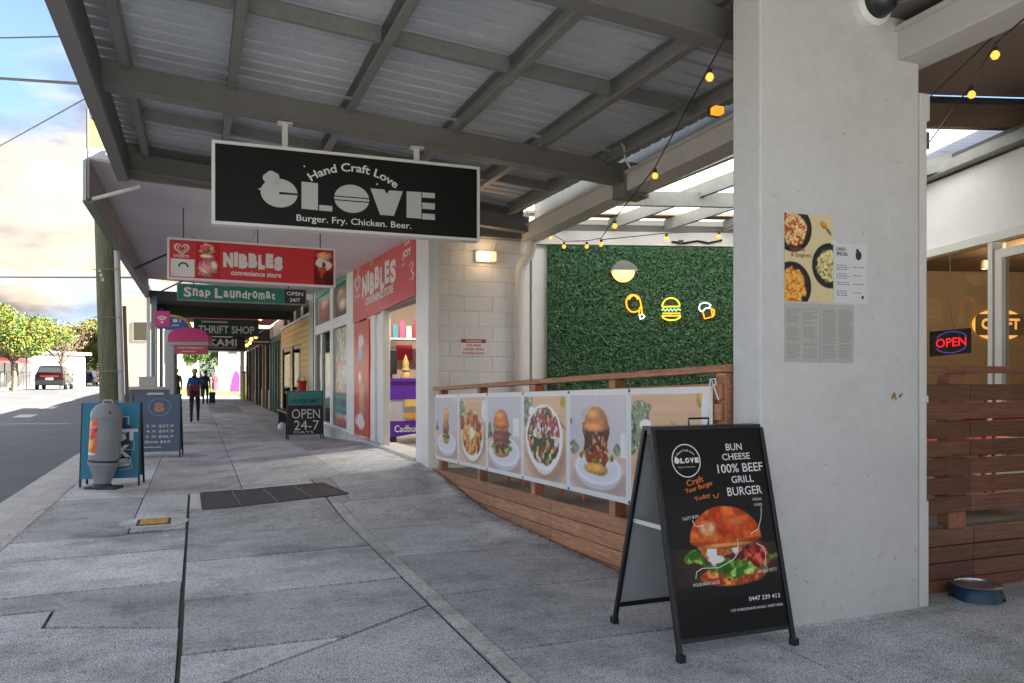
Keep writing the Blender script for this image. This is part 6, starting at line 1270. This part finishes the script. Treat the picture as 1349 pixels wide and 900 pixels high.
# wifi sign, bus stop flag
wt = 17.2; a, b = at(203, 430.5, t=wt), at(223, 409.5, t=wt); w0 = frame(a, lt(1, .1), up); ws_ = (b - a).dot(lt(1, 0)); wh_ = b.z - a.z
wf = thing('wifi_sign', (a.x + .1, a.y, 0), 'square magenta wireless signal sign on a thin pole', 'sign'); mk('sign_plate', MB().prism([(0, 0), (ws_, 0), (ws_, wh_), (0, wh_)], w0, -.03, 0), M['pink'], wf, bev=.01)
mb = MB(); mb.add([w0(p_, q_, .002) for p_, q_ in ell(ws_ / 2, wh_ * .30, .028, .028, 12)], [tuple(range(12))])
for rr in (.075, .125): stroke(mb, ell(ws_ / 2, wh_ * .28, rr, rr, 10, R(42), R(138)), .028, w0, .002)
mk('wave_symbol', mb, M['wtxt'], wf); mk('pole', MB().tube([w0(.04, -.01 - a.z + .0, -.03), w0(.04, 0, -.03)], .022, 8), mat('cream_pole', (.55, .50, .36), .5), wf)
bt = 20.5; c0 = at(224, 433.5, t=bt); bf_ = frame((c0.x, c0.y, 0), lt(1, 0), up); bz = c0.z
bs = thing('bus_stop_sign', (c0.x, c0.y, 0), 'blue rounded bus stop flag with yellow rim behind the kiosk hood', 'sign'); rr = 29 / F * bt
mk('yellow_rim', MB().prism([(rr * math.cos(t), bz + rr * .66 * math.sin(t)) for t in np.linspace(0, math.pi, 20)], bf_, -.03, 0), mat('sign_yellow', (.62, .42, .03), .5), bs)
mk('blue_plate', MB().prism([(rr * .86 * math.cos(t), bz + rr * .55 * math.sin(t)) for t in np.linspace(0, math.pi, 20)], bf_, .001, .01), mat('sign_blue', (.02, .12, .42), .5), bs)
mb = MB(); mb.add([bf_(p_, q_, .012) for p_, q_ in ((.08, bz + .17), (.20, bz + .17), (.20, bz + .26), (.08, bz + .26))], [(0, 1, 2, 3)]); write(mb, 'i', bf_, .25, bz + .17, .03, .09, .03, c=.012); lines(mb, .05, .30, bz + .06, bz + .10, 1, .03, lambda a, b, c=0: bf_(a, b, .012), seed=15); mk('bus_symbol', mb, M['wtxt'], bs)
mk('pole', MB().tube([bf_(-.12, 0, -.05), bf_(-.12, bz + .1, -.05)], .03, 8), M['gpaint'], bs); mk('timetable', MB().prism([(-.16, bz - .9), (.14, bz - .9), (.14, bz - .02), (-.16, bz - .02)], bf_, -.02, .0), M['lgrey'], bs)

# ================================================================== TREES
def leafy(name, n, blobs, size, mats, par, seed, flat=.6):
    rs = np.random.RandomState(seed); w_ = np.array([b[3] * b[4] * b[5] for b in blobs]); w_ = w_ / w_.sum(); idx = rs.choice(len(blobs), n, p=w_); Bb = np.array([b[:6] for b in blobs])[idx]
    d = rs.normal(size=(n, 3)); d /= np.linalg.norm(d, axis=1)[:, None]; r = rs.uniform(.45, 1.02, n) ** .6; c = Bb[:, :3] + d * r[:, None] * Bb[:, 3:6]
    cl = rs.normal(scale=size * .8, size=(n, 3)); c += cl
    a = rs.normal(size=(n, 3)); a /= np.linalg.norm(a, axis=1)[:, None]; b = np.cross(a, rs.normal(size=(n, 3))); b /= np.linalg.norm(b, axis=1)[:, None]; s = rs.uniform(.5, 1.2, n)[:, None] * size
    q = np.stack([c + a * s, c + b * s * flat, c - a * s, c - b * s * flat], 1).reshape(-1, 3)
    o_ = org(par); q -= np.array([o_.x, o_.y, o_.z]); me = bpy.data.meshes.new(name); me.vertices.add(4 * n); me.vertices.foreach_set('co', q.ravel()); me.loops.add(4 * n); me.polygons.add(n)
    me.loops.foreach_set('vertex_index', np.arange(4 * n)); me.polygons.foreach_set('loop_start', np.arange(n) * 4); me.polygons.foreach_set('loop_total', np.full(n, 4))
    for m in mats: me.materials.append(m)
    g = vn(c[:, 0] / 3, (c[:, 1] + c[:, 2]) / 3, 5, 5, seed) * .6 + .2; me.polygons.foreach_set('material_index', np.clip((g + rs.uniform(-.35, .35, n)) * len(mats), 0, len(mats) - 1).astype(np.int32)); me.update(); me.validate()
    o = bpy.data.objects.new(name, me); COL.objects.link(o); o.parent = par; return o
def leafmat(n, c):
    m = mat(n, c, .6, var=.3, scale=1.5); b = m.node_tree.nodes['Principled BSDF']; b.inputs['Transmission Weight'].default_value = 0; b.inputs['Subsurface Weight'].default_value = 0; return m
lg1, lg2, lg3, lg4, lg5 = leafmat('leaf_bright', (.11, .17, .02)), leafmat('leaf_mid', (.045, .10, .018)), leafmat('leaf_yellow', (.24, .19, .02)), leafmat('leaf_rust', (.16, .09, .03)), leafmat('leaf_dry', (.24, .17, .12))
bark = mat('bark', (.17, .14, .11), .9, var=.3, scale=4, bump=.5)
def tree(label, x, y, z, ht, rad, mats, n, seed, size=.16, bare=False, trunk=.16):
    rs = random.Random(seed); t = thing('street_tree', (x, y, z), label, 'tree', 'trees along the far side of the road')
    tr = MB(); fork = Vector((x + rs.uniform(-.1, .1), y, z + ht * .32)); tr.tube([(x, y, z - .1), (x + .05, y, z + ht * .16), fork], [trunk, trunk * .8, trunk * .7], 9)
    blobs = []
    for i in range(9 if not bare else 12):
        a = rs.uniform(0, 6.28); el = rs.uniform(.25, 1.2); L_ = rad * rs.uniform(.55, 1.0); tip = fork + Vector((math.cos(a) * math.cos(el) * L_, math.sin(a) * math.cos(el) * L_, (ht * .6) * rs.uniform(.25, .85)))
        mid = fork.lerp(tip, .5) + Vector((rs.uniform(-.2, .2), rs.uniform(-.2, .2), rs.uniform(0, .3))); tr.tube([fork - Vector((0, 0, .1)), mid, tip], [trunk * .5, trunk * .3, trunk * .1], 6)
        for j in range(3 if bare else 1):
            tp = tip + Vector((rs.uniform(-.6, .6), rs.uniform(-.6, .6), rs.uniform(.1, .7))); tr.tube([mid, tip.lerp(tp, .4), tp], [trunk * .25, trunk * .12, trunk * .04], 4)
        k = rs.uniform(.26, .42) * rad; blobs.append((tip.x, tip.y, tip.z, k * 1.25, k * 1.25, k * .8))
    for i in range(5): a = rs.uniform(0, 6.28); k = rad * .35; q = fork + Vector((math.cos(a) * rad * .6, math.sin(a) * rad * .6, ht * rs.uniform(.25, .5))); blobs.append((q.x, q.y, q.z, k, k, k * .7))
    mk('trunk', tr, bark, t); leafy('crown', int(n * 2.2), blobs, size * .62, mats, t, seed); return t
def tp(px, t_, z): u = (px - CX) / F; return Vector((t_ * (S_ + u * C_), t_ * (C_ - u * S_), z))
p = tp(18, 50, 0); tree('broad bright green tree at the left edge across the road', p.x, p.y, .55, 5.6, 3.0, [lg2, lg1, lg1, lg3], 9000, 3, .14)
p = tp(-14, 44, 0); tree('green tree cut by the left edge of the photo', p.x, p.y, .5, 5.4, 2.6, [lg1, lg2, lg3], 6000, 8, .14)
p = tp(80, 62, 0); tree('thin nearly bare brown tree behind the dark red car', p.x, p.y, .55, 5.6, 2.4, [lg5, lg5, lg4], 900, 5, .12, bare=True, trunk=.13)
p = tp(112, 80, 0); tree('green and rust coloured tree above the small cars', p.x, p.y, .5, 7.0, 3.6, [lg2, lg1, lg3, lg4], 9000, 12, .20)
p = tp(160, 85, 0); tree('yellow leaved tree low behind the power pole', p.x, p.y, .5, 4.6, 3.2, [lg3, lg3, lg1], 5000, 22, .2)
p = tp(132, 100, 0); tree('green tree partly behind the power pole', p.x, p.y, .5, 6.0, 4.0, [lg2, lg2, lg1], 6000, 25, .25)
for k, (px, t_, ht, rd, ms, l_) in enumerate(((262, 95, 9, 5, [lg2, lg1], 'dark green tree seen through the end of the arcade'), (238, 80, 6.5, 3.4, [lg2, lg2, lg1], 'soft green tree left of the arcade opening'), (292, 120, 11, 6, [lg2, lg1, lg3], 'tall far tree behind the lilac painted wall'))):
    p = tp(px, t_, 0); tree(l_, p.x, p.y, .3, ht, rd, ms, 6000, 40 + k, .25)
fw_ = thing('distant_tree_line', (-30, 210, .5), 'soft band of distant trees where the road ends', 'trees'); rs = random.Random(2)
fw_['kind'] = 'stuff'; del fw_['label']; del fw_['category']
leafy('foliage', 16000, [(-60 + i * 7.5 + rs.uniform(-2, 2), 190 + rs.uniform(-15, 15), 2.5 + rs.uniform(0, 2), 6, 5, rs.uniform(3, 6.5)) for i in range(22)], .5, [lg2, lg1, lg2, lg3], fw_, 9)['kind'] = 'stuff'
# end of the arcade: lawn, painted wall
p0, p1 = tp(283, 66, 0), tp(345, 66, 0); mw = thing('painted_wall', p0, 'lilac fence wall painted with a magenta shape at the end of the arcade', 'wall')
mf = frame((p0.x, p0.y, 0), p1 - p0, up); WW = (p1 - p0).length
for k in range(6): mk('wall_panel', MB().prism([(k * WW / 6 + .01, 0), ((k + 1) * WW / 6 - .01, 0), ((k + 1) * WW / 6 - .01, 2.3), (k * WW / 6 + .01, 2.3)], mf, -.1, 0), mat('lilac_paint', (.50, .47, .56), .7), mw)
mk('painted_shape', MB().prism([(WW * .33, .05), (WW * .52, .05), (WW * .52, 1.6), (WW * .45, 1.9), (WW * .38, 1.3)], mf, .0, .01), mat('magenta_paint', (.55, .10, .50), .6), mw)
gb = thing('grey_house', tp(300, 90, 0), 'pale grey building behind the lilac wall', 'building'); hb0 = tp(288, 90, 0); mk('wall', B(hb0.x, hb0.x + 14, hb0.y, hb0.y + 8, 0, 9), mat('pale_wall', (.50, .53, .54), .7), gb); 
for k in range(3): mk('window', B(hb0.x + 1 + k * 2, hb0.x + 2 + k * 2, hb0.y - .03, hb0.y - .001, 4, 6), M['dglass'], gb)
mk('lawn', MB().add([(-1.4, 62, .02), (9, 62, .02), (9, 90, .5), (-1.4, 90, .5)], [(0, 1, 2, 3)]), mat('lawn_grass', (.13, .18, .05), .9, var=.3, scale=2), kind='structure')

# ================================================================== ACROSS THE ROAD
wh = mat('white_render', (.72, .70, .66), .7, var=.04)
def house(label, px0, px1, t_, zt_, m, depth=10, wins=(), roof=None, z0=.4):
    a, b = tp(px0, t_, z0), tp(px1, t_, z0); f = frame((a.x, a.y, z0), b - a, up); W_ = (b - a).length; t = thing('building', (a.x, a.y, z0), label, 'building')
    mk('wall', MB().prism([(0, 0), (W_, 0), (W_, zt_), (0, zt_)], f, -depth, 0), m, t)
    for (x0, x1, y0, y1) in wins:
        w = mk('window', MB().prism([(x0 * W_, y0), (x1 * W_, y0), (x1 * W_, y1), (x0 * W_, y1)], f, .0, .06), M['alu'], t)
        mk('pane', MB().prism([(x0 * W_ + .08, y0 + .08), (x1 * W_ - .08, y0 + .08), (x1 * W_ - .08, y1 - .08), (x0 * W_ + .08, y1 - .08)], f, .061, .08), M['dglass'], w)
    if roof: mk('roof', MB().prism([(-.4, zt_ + .001), (W_ + .4, zt_ + .001), (W_ + .4, zt_ + .25), (-.4, zt_ + .25)], f, -depth - .4, .5), roof, t)
    return t
house('long low white building behind the trees at the left edge', -160, 42, 64, 2.9, wh, 8, [(.1, .16, 1, 2.2), (.3, .36, 1, 2.2), (.86, .92, 1, 2.2)], M['lgrey'])
house('cream rendered shop row directly across the road, left of the photo', -2300, -420, 24, 4.6, wh, 8, [(.1, .2, .6, 2.4), (.3, .4, .6, 2.4), (.6, .7, .6, 2.4), (.8, .9, .6, 2.4)], M['lgrey'], z0=-.1)  # out of view, added so its sunlit walls brighten the footpath side
house('white two storey house behind the bare tree', 44, 84, 95, 5.6, wh, 8, [(.15, .35, 3.4, 4.8), (.6, .8, 3.4, 4.8), (.2, .4, .6, 2)], M['gpaint'])
house('cream building with a square window seen right of the power pole', 150, 205, 72, 8.4, mat('cream_render', (.50, .47, .36), .8, var=.06), 10, [(.46, .82, 4.2, 6.0)], None)
# red shade umbrella, lamp post, railing
p = tp(6, 56, .6); um = thing('market_umbrella', p, 'red shade umbrella outside the white building at the left edge', 'umbrella'); mk('canopy', MB().lathe([(1.6, 1.75), (1.55, 1.85), (0, 2.5)], (p.x, p.y, .6), n=8), M['red'], um); mk('pole', MB().tube([(p.x, p.y, .6), (p.x, p.y, 3.1)], .04, 6), M['dark'], um)
p = tp(35, 50, .6); sl_ = thing('lamp_post', p, 'thin dark lamp post with a wide flat head across the road', 'street lamp'); mk('post', MB().tube([(p.x, p.y, .5), (p.x, p.y, 2.55)], .05, 6), M['dark'], sl_); mk('lamp_head', MB().beam((p.x - .28, p.y, 2.58), (p.x + .28, p.y, 2.62), .2, .06), M['dark'], sl_)
ra, rb_ = tp(-40, 49, .6), tp(46, 53, .6); rl = thing('street_railing', ra, 'thin black railing along the far footpath', 'railing')
mk('top_rail', MB().beam((ra.x, ra.y, 1.68), (rb_.x, rb_.y, 1.68), .05, .06), M['dark'], rl)
for k in range(12): q = ra.lerp(rb_, k / 11); mk('railing_post', MB().tube([(q.x, q.y, .5), (q.x, q.y, 1.66)], .022, 5), M['dark'], rl)

# ================================================================== CARS (rear towards the eye)
def car(label, px, t_, body, lower, w_=1.86, h_=1.6, l_=4.5, yaw=0):
    c = tp(px, t_, 0); z0 = zroad(c.x, c.y); t = thing('parked_car', (c.x, c.y, z0), label, 'car', None); hw = w_ / 2
    def P(x, y, z): return (c.x + x * math.cos(yaw) - y * math.sin(yaw), c.y + x * math.sin(yaw) + y * math.cos(yaw), z0 + z)
    def loft(secs):
        mb = MB(); n = None; V = []
        for (y, pts) in secs:
            ring = [(x, z) for x, z in pts] + [(-x, z) for x, z in reversed(pts)]; n = len(ring); V += [P(x, y, z) for x, z in ring]
        m = len(secs); fs = [(j * n + i, j * n + (i + 1) % n, (j + 1) * n + (i + 1) % n, (j + 1) * n + i) for j in range(m - 1) for i in range(n)] + [tuple(range(n - 1, -1, -1)), tuple((m - 1) * n + i for i in range(n))]
        return mb.add(V, fs)
    s = h_ / 1.6
    def sec(k, zb=.28, zs=.95, kk=1.0): return [(hw * .86 * k, zb * s), (hw * .97 * k, (zb + .1) * s), (hw * k, .62 * s), (hw * .97 * k, (zs - .05) * s), (hw * .90 * k, zs * s)]
    mk('car_body', loft([(0, sec(.86, .34, .96)), (.10, sec(.97, .28, .99)), (.5, sec(1, .25, 1.0)), (1.4, sec(1, .25, .99)), (3.2, sec(1, .25, .96)), (4.1, sec(.97, .27, .84)), (4.42, sec(.86, .32, .72))]), body, t, smooth=True)
    def cs(k, zt): return [(hw * .90, .96 * s), (hw * (.84 + .04 * k), 1.15 * s), (hw * .74, (zt - .06) * s), (hw * .64, zt * s)]
    cabs = [(.10, [(hw * .88, .96 * s), (hw * .86, 1.0 * s), (hw * .84, 1.04 * s), (hw * .8, 1.06 * s)]), (.42, cs(0, 1.50)), (.75, cs(0, 1.58)), (2.0, cs(0, 1.59)), (2.7, cs(0, 1.5)), (3.45, [(hw * .86, .92 * s), (hw * .84, .95 * s), (hw * .8, .97 * s), (hw * .72, .98 * s)])]
    mk('cabin', loft(cabs), body, t, smooth=True)
    gl2 = mat('car_glass', (.03, .035, .04), .08, 0, var=.02)
    mk('rear_window', MB().hexa([P(-hw * .76, .118, 1.08 * s), P(hw * .76, .118, 1.08 * s), P(hw * .76, .2, 1.08 * s), P(-hw * .76, .2, 1.08 * s), P(-hw * .62, .365, 1.45 * s), P(hw * .62, .365, 1.45 * s), P(hw * .62, .5, 1.45 * s), P(-hw * .62, .5, 1.45 * s)]), gl2, t)
    for sx in (-1, 1):
        mk('side_window', MB().hexa([P(sx * hw * .885, .65, 1.02 * s), P(sx * hw * .905, .65, 1.02 * s), P(sx * hw * .905, 3.0, 1.0 * s), P(sx * hw * .885, 3.0, 1.0 * s), P(sx * hw * .745, .8, 1.46 * s), P(sx * hw * .765, .8, 1.46 * s), P(sx * hw * .765, 2.6, 1.42 * s), P(sx * hw * .745, 2.6, 1.42 * s)]), gl2, t)
        mk('tail_lamp', MB().hexa([P(sx * hw * .58, .0, .80 * s), P(sx * hw * .93, .03, .80 * s), P(sx * hw * .93, .25, .80 * s), P(sx * hw * .58, .1, .80 * s), P(sx * hw * .58, -.0, .93 * s), P(sx * hw * .93, .03, .93 * s), P(sx * hw * .93, .25, .93 * s), P(sx * hw * .58, .1, .93 * s)]), mat('lamp_red', (.45, .02, .02), .25), t)
        for yy in (.82, 3.5):
            wl = mk('wheel', MB().lathe([(.18, -.11), (.31, -.11), (.34, -.07), (.34, .07), (.31, .11), (.18, .11)], P(sx * (hw - .10), yy, .34), Vector(P(1, 0, 0)) - Vector(P(0, 0, 0)), 20), M['black'], t, smooth=True)
            mk('rim', MB().lathe([(.0, -.115), (.19, -.10), (.19, .10), (0, .115)], P(sx * (hw - .10), yy, .34), Vector(P(1, 0, 0)) - Vector(P(0, 0, 0)), 14), M['alu'], wl)
        mk('wing_mirror', MB().lathe([(0, -.1), (.08, -.05), (.09, .04), (0, .1)], P(sx * (hw + .06), 2.75, 1.02 * s), (1, 0, 0), 8), body, t)
    mk('rear_bumper', MB().hexa([P(-hw * .88, -.05, .32), P(hw * .88, -.05, .32), P(hw * .9, .1, .32), P(-hw * .9, .1, .32), P(-hw * .88, -.05, .62 * s), P(hw * .88, -.05, .62 * s), P(hw * .9, .1, .62 * s), P(-hw * .9, .1, .62 * s)]), lower, t, bev=.03)
    mk('number_plate', MB().hexa([P(-.22, -.035, .68), P(.22, -.035, .68), P(.22, 0, .68), P(-.22, 0, .68), P(-.22, -.035, .80), P(.22, -.035, .80), P(.22, 0, .80), P(-.22, 0, .80)]), M['white'], t)
    mk('light_bar', MB().hexa([P(-hw * .57, -.005, .86 * s), P(hw * .57, -.005, .86 * s), P(hw * .57, .05, .86 * s), P(-hw * .57, .05, .86 * s), P(-hw * .57, -.005, .90 * s), P(hw * .57, -.005, .90 * s), P(hw * .57, .05, .90 * s), P(-hw * .57, .05, .90 * s)]), MATS['lamp_red'], t)
maroon = mat('maroon_car_paint', (.012, .004, .006), .25, .3, var=.02, coat=.6); navy = mat('blue_car_paint', (.02, .03, .07), .25, .3, var=.02, coat=.6); redc = mat('red_car_paint', (.25, .012, .018), .25, .1, var=.02, coat=.6)
car('dark maroon suv seen from behind near the left kerb', 65, 54, maroon, M['black'], h_=1.68, w_=1.92)
car('dark blue car further up the road', 111, 84, navy, navy, h_=1.48, w_=1.85)
car('small red car furthest up the road beside the pole', 128.5, 98, redc, redc, h_=1.42, w_=1.75)

# ================================================================== PEOPLE
def person(label, px, t_, h, shirt, trousers, hairc, stride=.22, z=0, facing=1, dress=False, arms=((.05, -.05), (-.05, .1)), shoe=None, cap=None):
    c = tp(px, t_, z); k = h / 1.75; bm = bmesh.new()
    J = {}
    def a(n, x, y, zz): J[n] = bm.verts.new((x * k, y * k * facing, zz * k))
    a('pel', 0, 0, .95); a('wst', 0, 0, 1.08); a('chs', 0, .01, 1.30); a('nk', 0, .0, 1.47); a('nk2', 0, .01, 1.54); a('hd', 0, .02, 1.64); a('hd2', 0, .01, 1.71)
    for s, n in ((-1, 'l'), (1, 'r')):
        a('sh' + n, s * .17, 0, 1.41); a('el' + n, s * .215, -.04 + arms[0 if s < 0 else 1][0], 1.13); a('wr' + n, s * .205, .05 + arms[0 if s < 0 else 1][1], .90); a('ha' + n, s * .20, .08 + arms[0 if s < 0 else 1][1], .82)
        st = stride * s * .5; a('hp' + n, s * .09, 0, .91); a('kn' + n, s * .10, st * .8 + .03, .50); a('an' + n, s * .10, st * 1.25 - (.04 if s < 0 else 0), .09); a('ft' + n, s * .11, st * 1.25 + .15, .035)
    E = [('pel', 'wst'), ('wst', 'chs'), ('chs', 'nk'), ('nk', 'nk2'), ('nk2', 'hd'), ('hd', 'hd2')]
    for n in 'lr': E += [('chs', 'sh' + n), ('sh' + n, 'el' + n), ('el' + n, 'wr' + n), ('wr' + n, 'ha' + n), ('pel', 'hp' + n), ('hp' + n, 'kn' + n), ('kn' + n, 'an' + n), ('an' + n, 'ft' + n)]
    for p, q in E: bm.edges.new((J[p], J[q]))
    bm.verts.index_update(); order = {v.index: n for n, v in J.items()}
    me = bpy.data.meshes.new('body'); bm.to_mesh(me); bm.free(); o = bpy.data.objects.new('tmp', me); COL.objects.link(o)
    rad = dict(pel=(.155, .12), wst=(.14, .105), chs=(.165, .12), nk=(.07, .07), nk2=(.055, .055), hd=(.085, .098), hd2=(.07, .08), sh=(.065, .065), el=(.045, .045), wr=(.032, .03), ha=(.04, .022), hp=(.095, .10), kn=(.062, .065), an=(.042, .045), ft=(.045, .035))
    sk = o.modifiers.new('s', 'SKIN'); sk.use_smooth_shade = True; sv = me.skin_vertices[0].data
    for i in range(len(me.vertices)):
        n = order[i]; r = rad.get(n) or rad[n[:-1]]; sv[i].radius = (r[0] * k, r[1] * k); sv[i].use_root = (n == 'pel')
    sb = o.modifiers.new('b', 'SUBSURF'); sb.levels = sb.render_levels = 1
    dg = bpy.context.evaluated_depsgraph_get(); m2 = bpy.data.meshes.new_from_object(o.evaluated_get(dg)); bpy.data.objects.remove(o)
    for m in (shirt, trousers, M['skin'], shoe or M['black']): m2.materials.append(m)
    for p in m2.polygons:
        z_ = p.center.z / k; x_ = abs(p.center.x) / k
        p.material_index = 3 if z_ < .085 else (2 if dress and z_ < .5 else 1 if z_ < .97 and x_ < .16 else 2 if z_ > 1.50 or (z_ < 1.1 and x_ > .16) else 0); p.use_smooth = True
    t = thing('person', (c.x, c.y, z), label, 'person'); b = bpy.data.objects.new('body', m2); COL.objects.link(b); b.parent = t
    mk('hair', MB().lathe([(.092 * k, .0), (.102 * k, .05 * k), (.085 * k, .11 * k), (.04 * k, .14 * k), (0, .145 * k)], (c.x, c.y + .0, z + 1.62 * k), n=14), cap or hairc, t, smooth=True)
    if dress: mk('skirt', MB().lathe([(.26 * k, .5 * k), (.22 * k, .75 * k), (.165 * k, 1.0 * k)], (c.x, c.y, z), n=16), shirt, t, smooth=True)
    return t, c, k
blue = mat('blue_shirt', (.02, .12, .34), .8, var=.15, scale=6); jean = mat('dark_denim', (.03, .035, .06), .85, var=.2, scale=8); blk = mat('black_cloth', (.02, .02, .025), .85)
hr = mat('dark_hair', (.04, .025, .02), .7); fl_ = mat('floral_dress', (.30, .05, .09), .8, var=.9, scale=14); pale = mat('pale_cloth', (.55, .48, .44), .85)
_, c, k = person('person walking away in a blue shirt and dark jeans with a yellow cap', 256.5, 23.7, 1.60, blue, jean, hr, stride=.30, cap=mat('lime_cap', (.45, .50, .12), .7), arms=((.12, .16), (-.1, -.05)))
bpk = thing('backpack', (c.x, c.y - .2, 1.0), 'red and black pack hanging low on the back of the person in blue', 'backpack'); mk('pack_body', B(c.x - .17, c.x + .15, c.y - .30, c.y - .125, .78, 1.12), mat('dark_red_cloth', (.28, .02, .025), .8, var=.3, scale=12), bpk, bev=.05); mk('pack_pocket', B(c.x - .12, c.x + .10, c.y - .345, c.y - .30, .82, .97), blk, bpk, bev=.02); mk('strap', MB().tube([(c.x + .12, c.y - .15, 1.08), (c.x + .10, c.y - .16, 1.25), (c.x - .08, c.y - .12, 1.40)], .018, 5), blk, bpk)
_, c, k = person('person in black with bare legs pulling a suitcase beyond the blue shirted one', 270.5, 39, 1.66, blk, blk, hr, stride=.25, dress=False)
sc_ = thing('suitcase', (c.x + .35, c.y - .1, 0), 'black upright suitcase beside the person in black', 'suitcase'); mk('case_shell', B(c.x + .17, c.x + .46, c.y - .25, c.y + .05, .08, .62), blk, sc_, bev=.03); mk('case_handle', MB().tube([(c.x + .24, c.y, .6), (c.x + .24, c.y, .98), (c.x + .38, c.y, .98), (c.x + .38, c.y, .6)], .012, 5), M['dark'], sc_)
for s in (-.1, .1): mk('case_wheel', MB().lathe([(.04, -.02), (.04, .02)], (c.x + .31 + s, c.y - .1, .04), (1, 0, 0), 10), M['black'], sc_)
person('person in a dark red floral dress far down the arcade', 283, 60, 1.68, fl_, fl_, mat('fair_hair', (.35, .24, .16), .8), stride=.15, dress=True)
person('person in a dark grey jacket standing behind the phone kiosk', 232, 33, 1.70, mat('grey_jacket', (.07, .08, .09), .85), blk, hr, stride=.1)
print('objects', len(bpy.data.objects), 'tris', sum(len(m.loops) - 2 * len(m.polygons) for m in bpy.data.meshes))
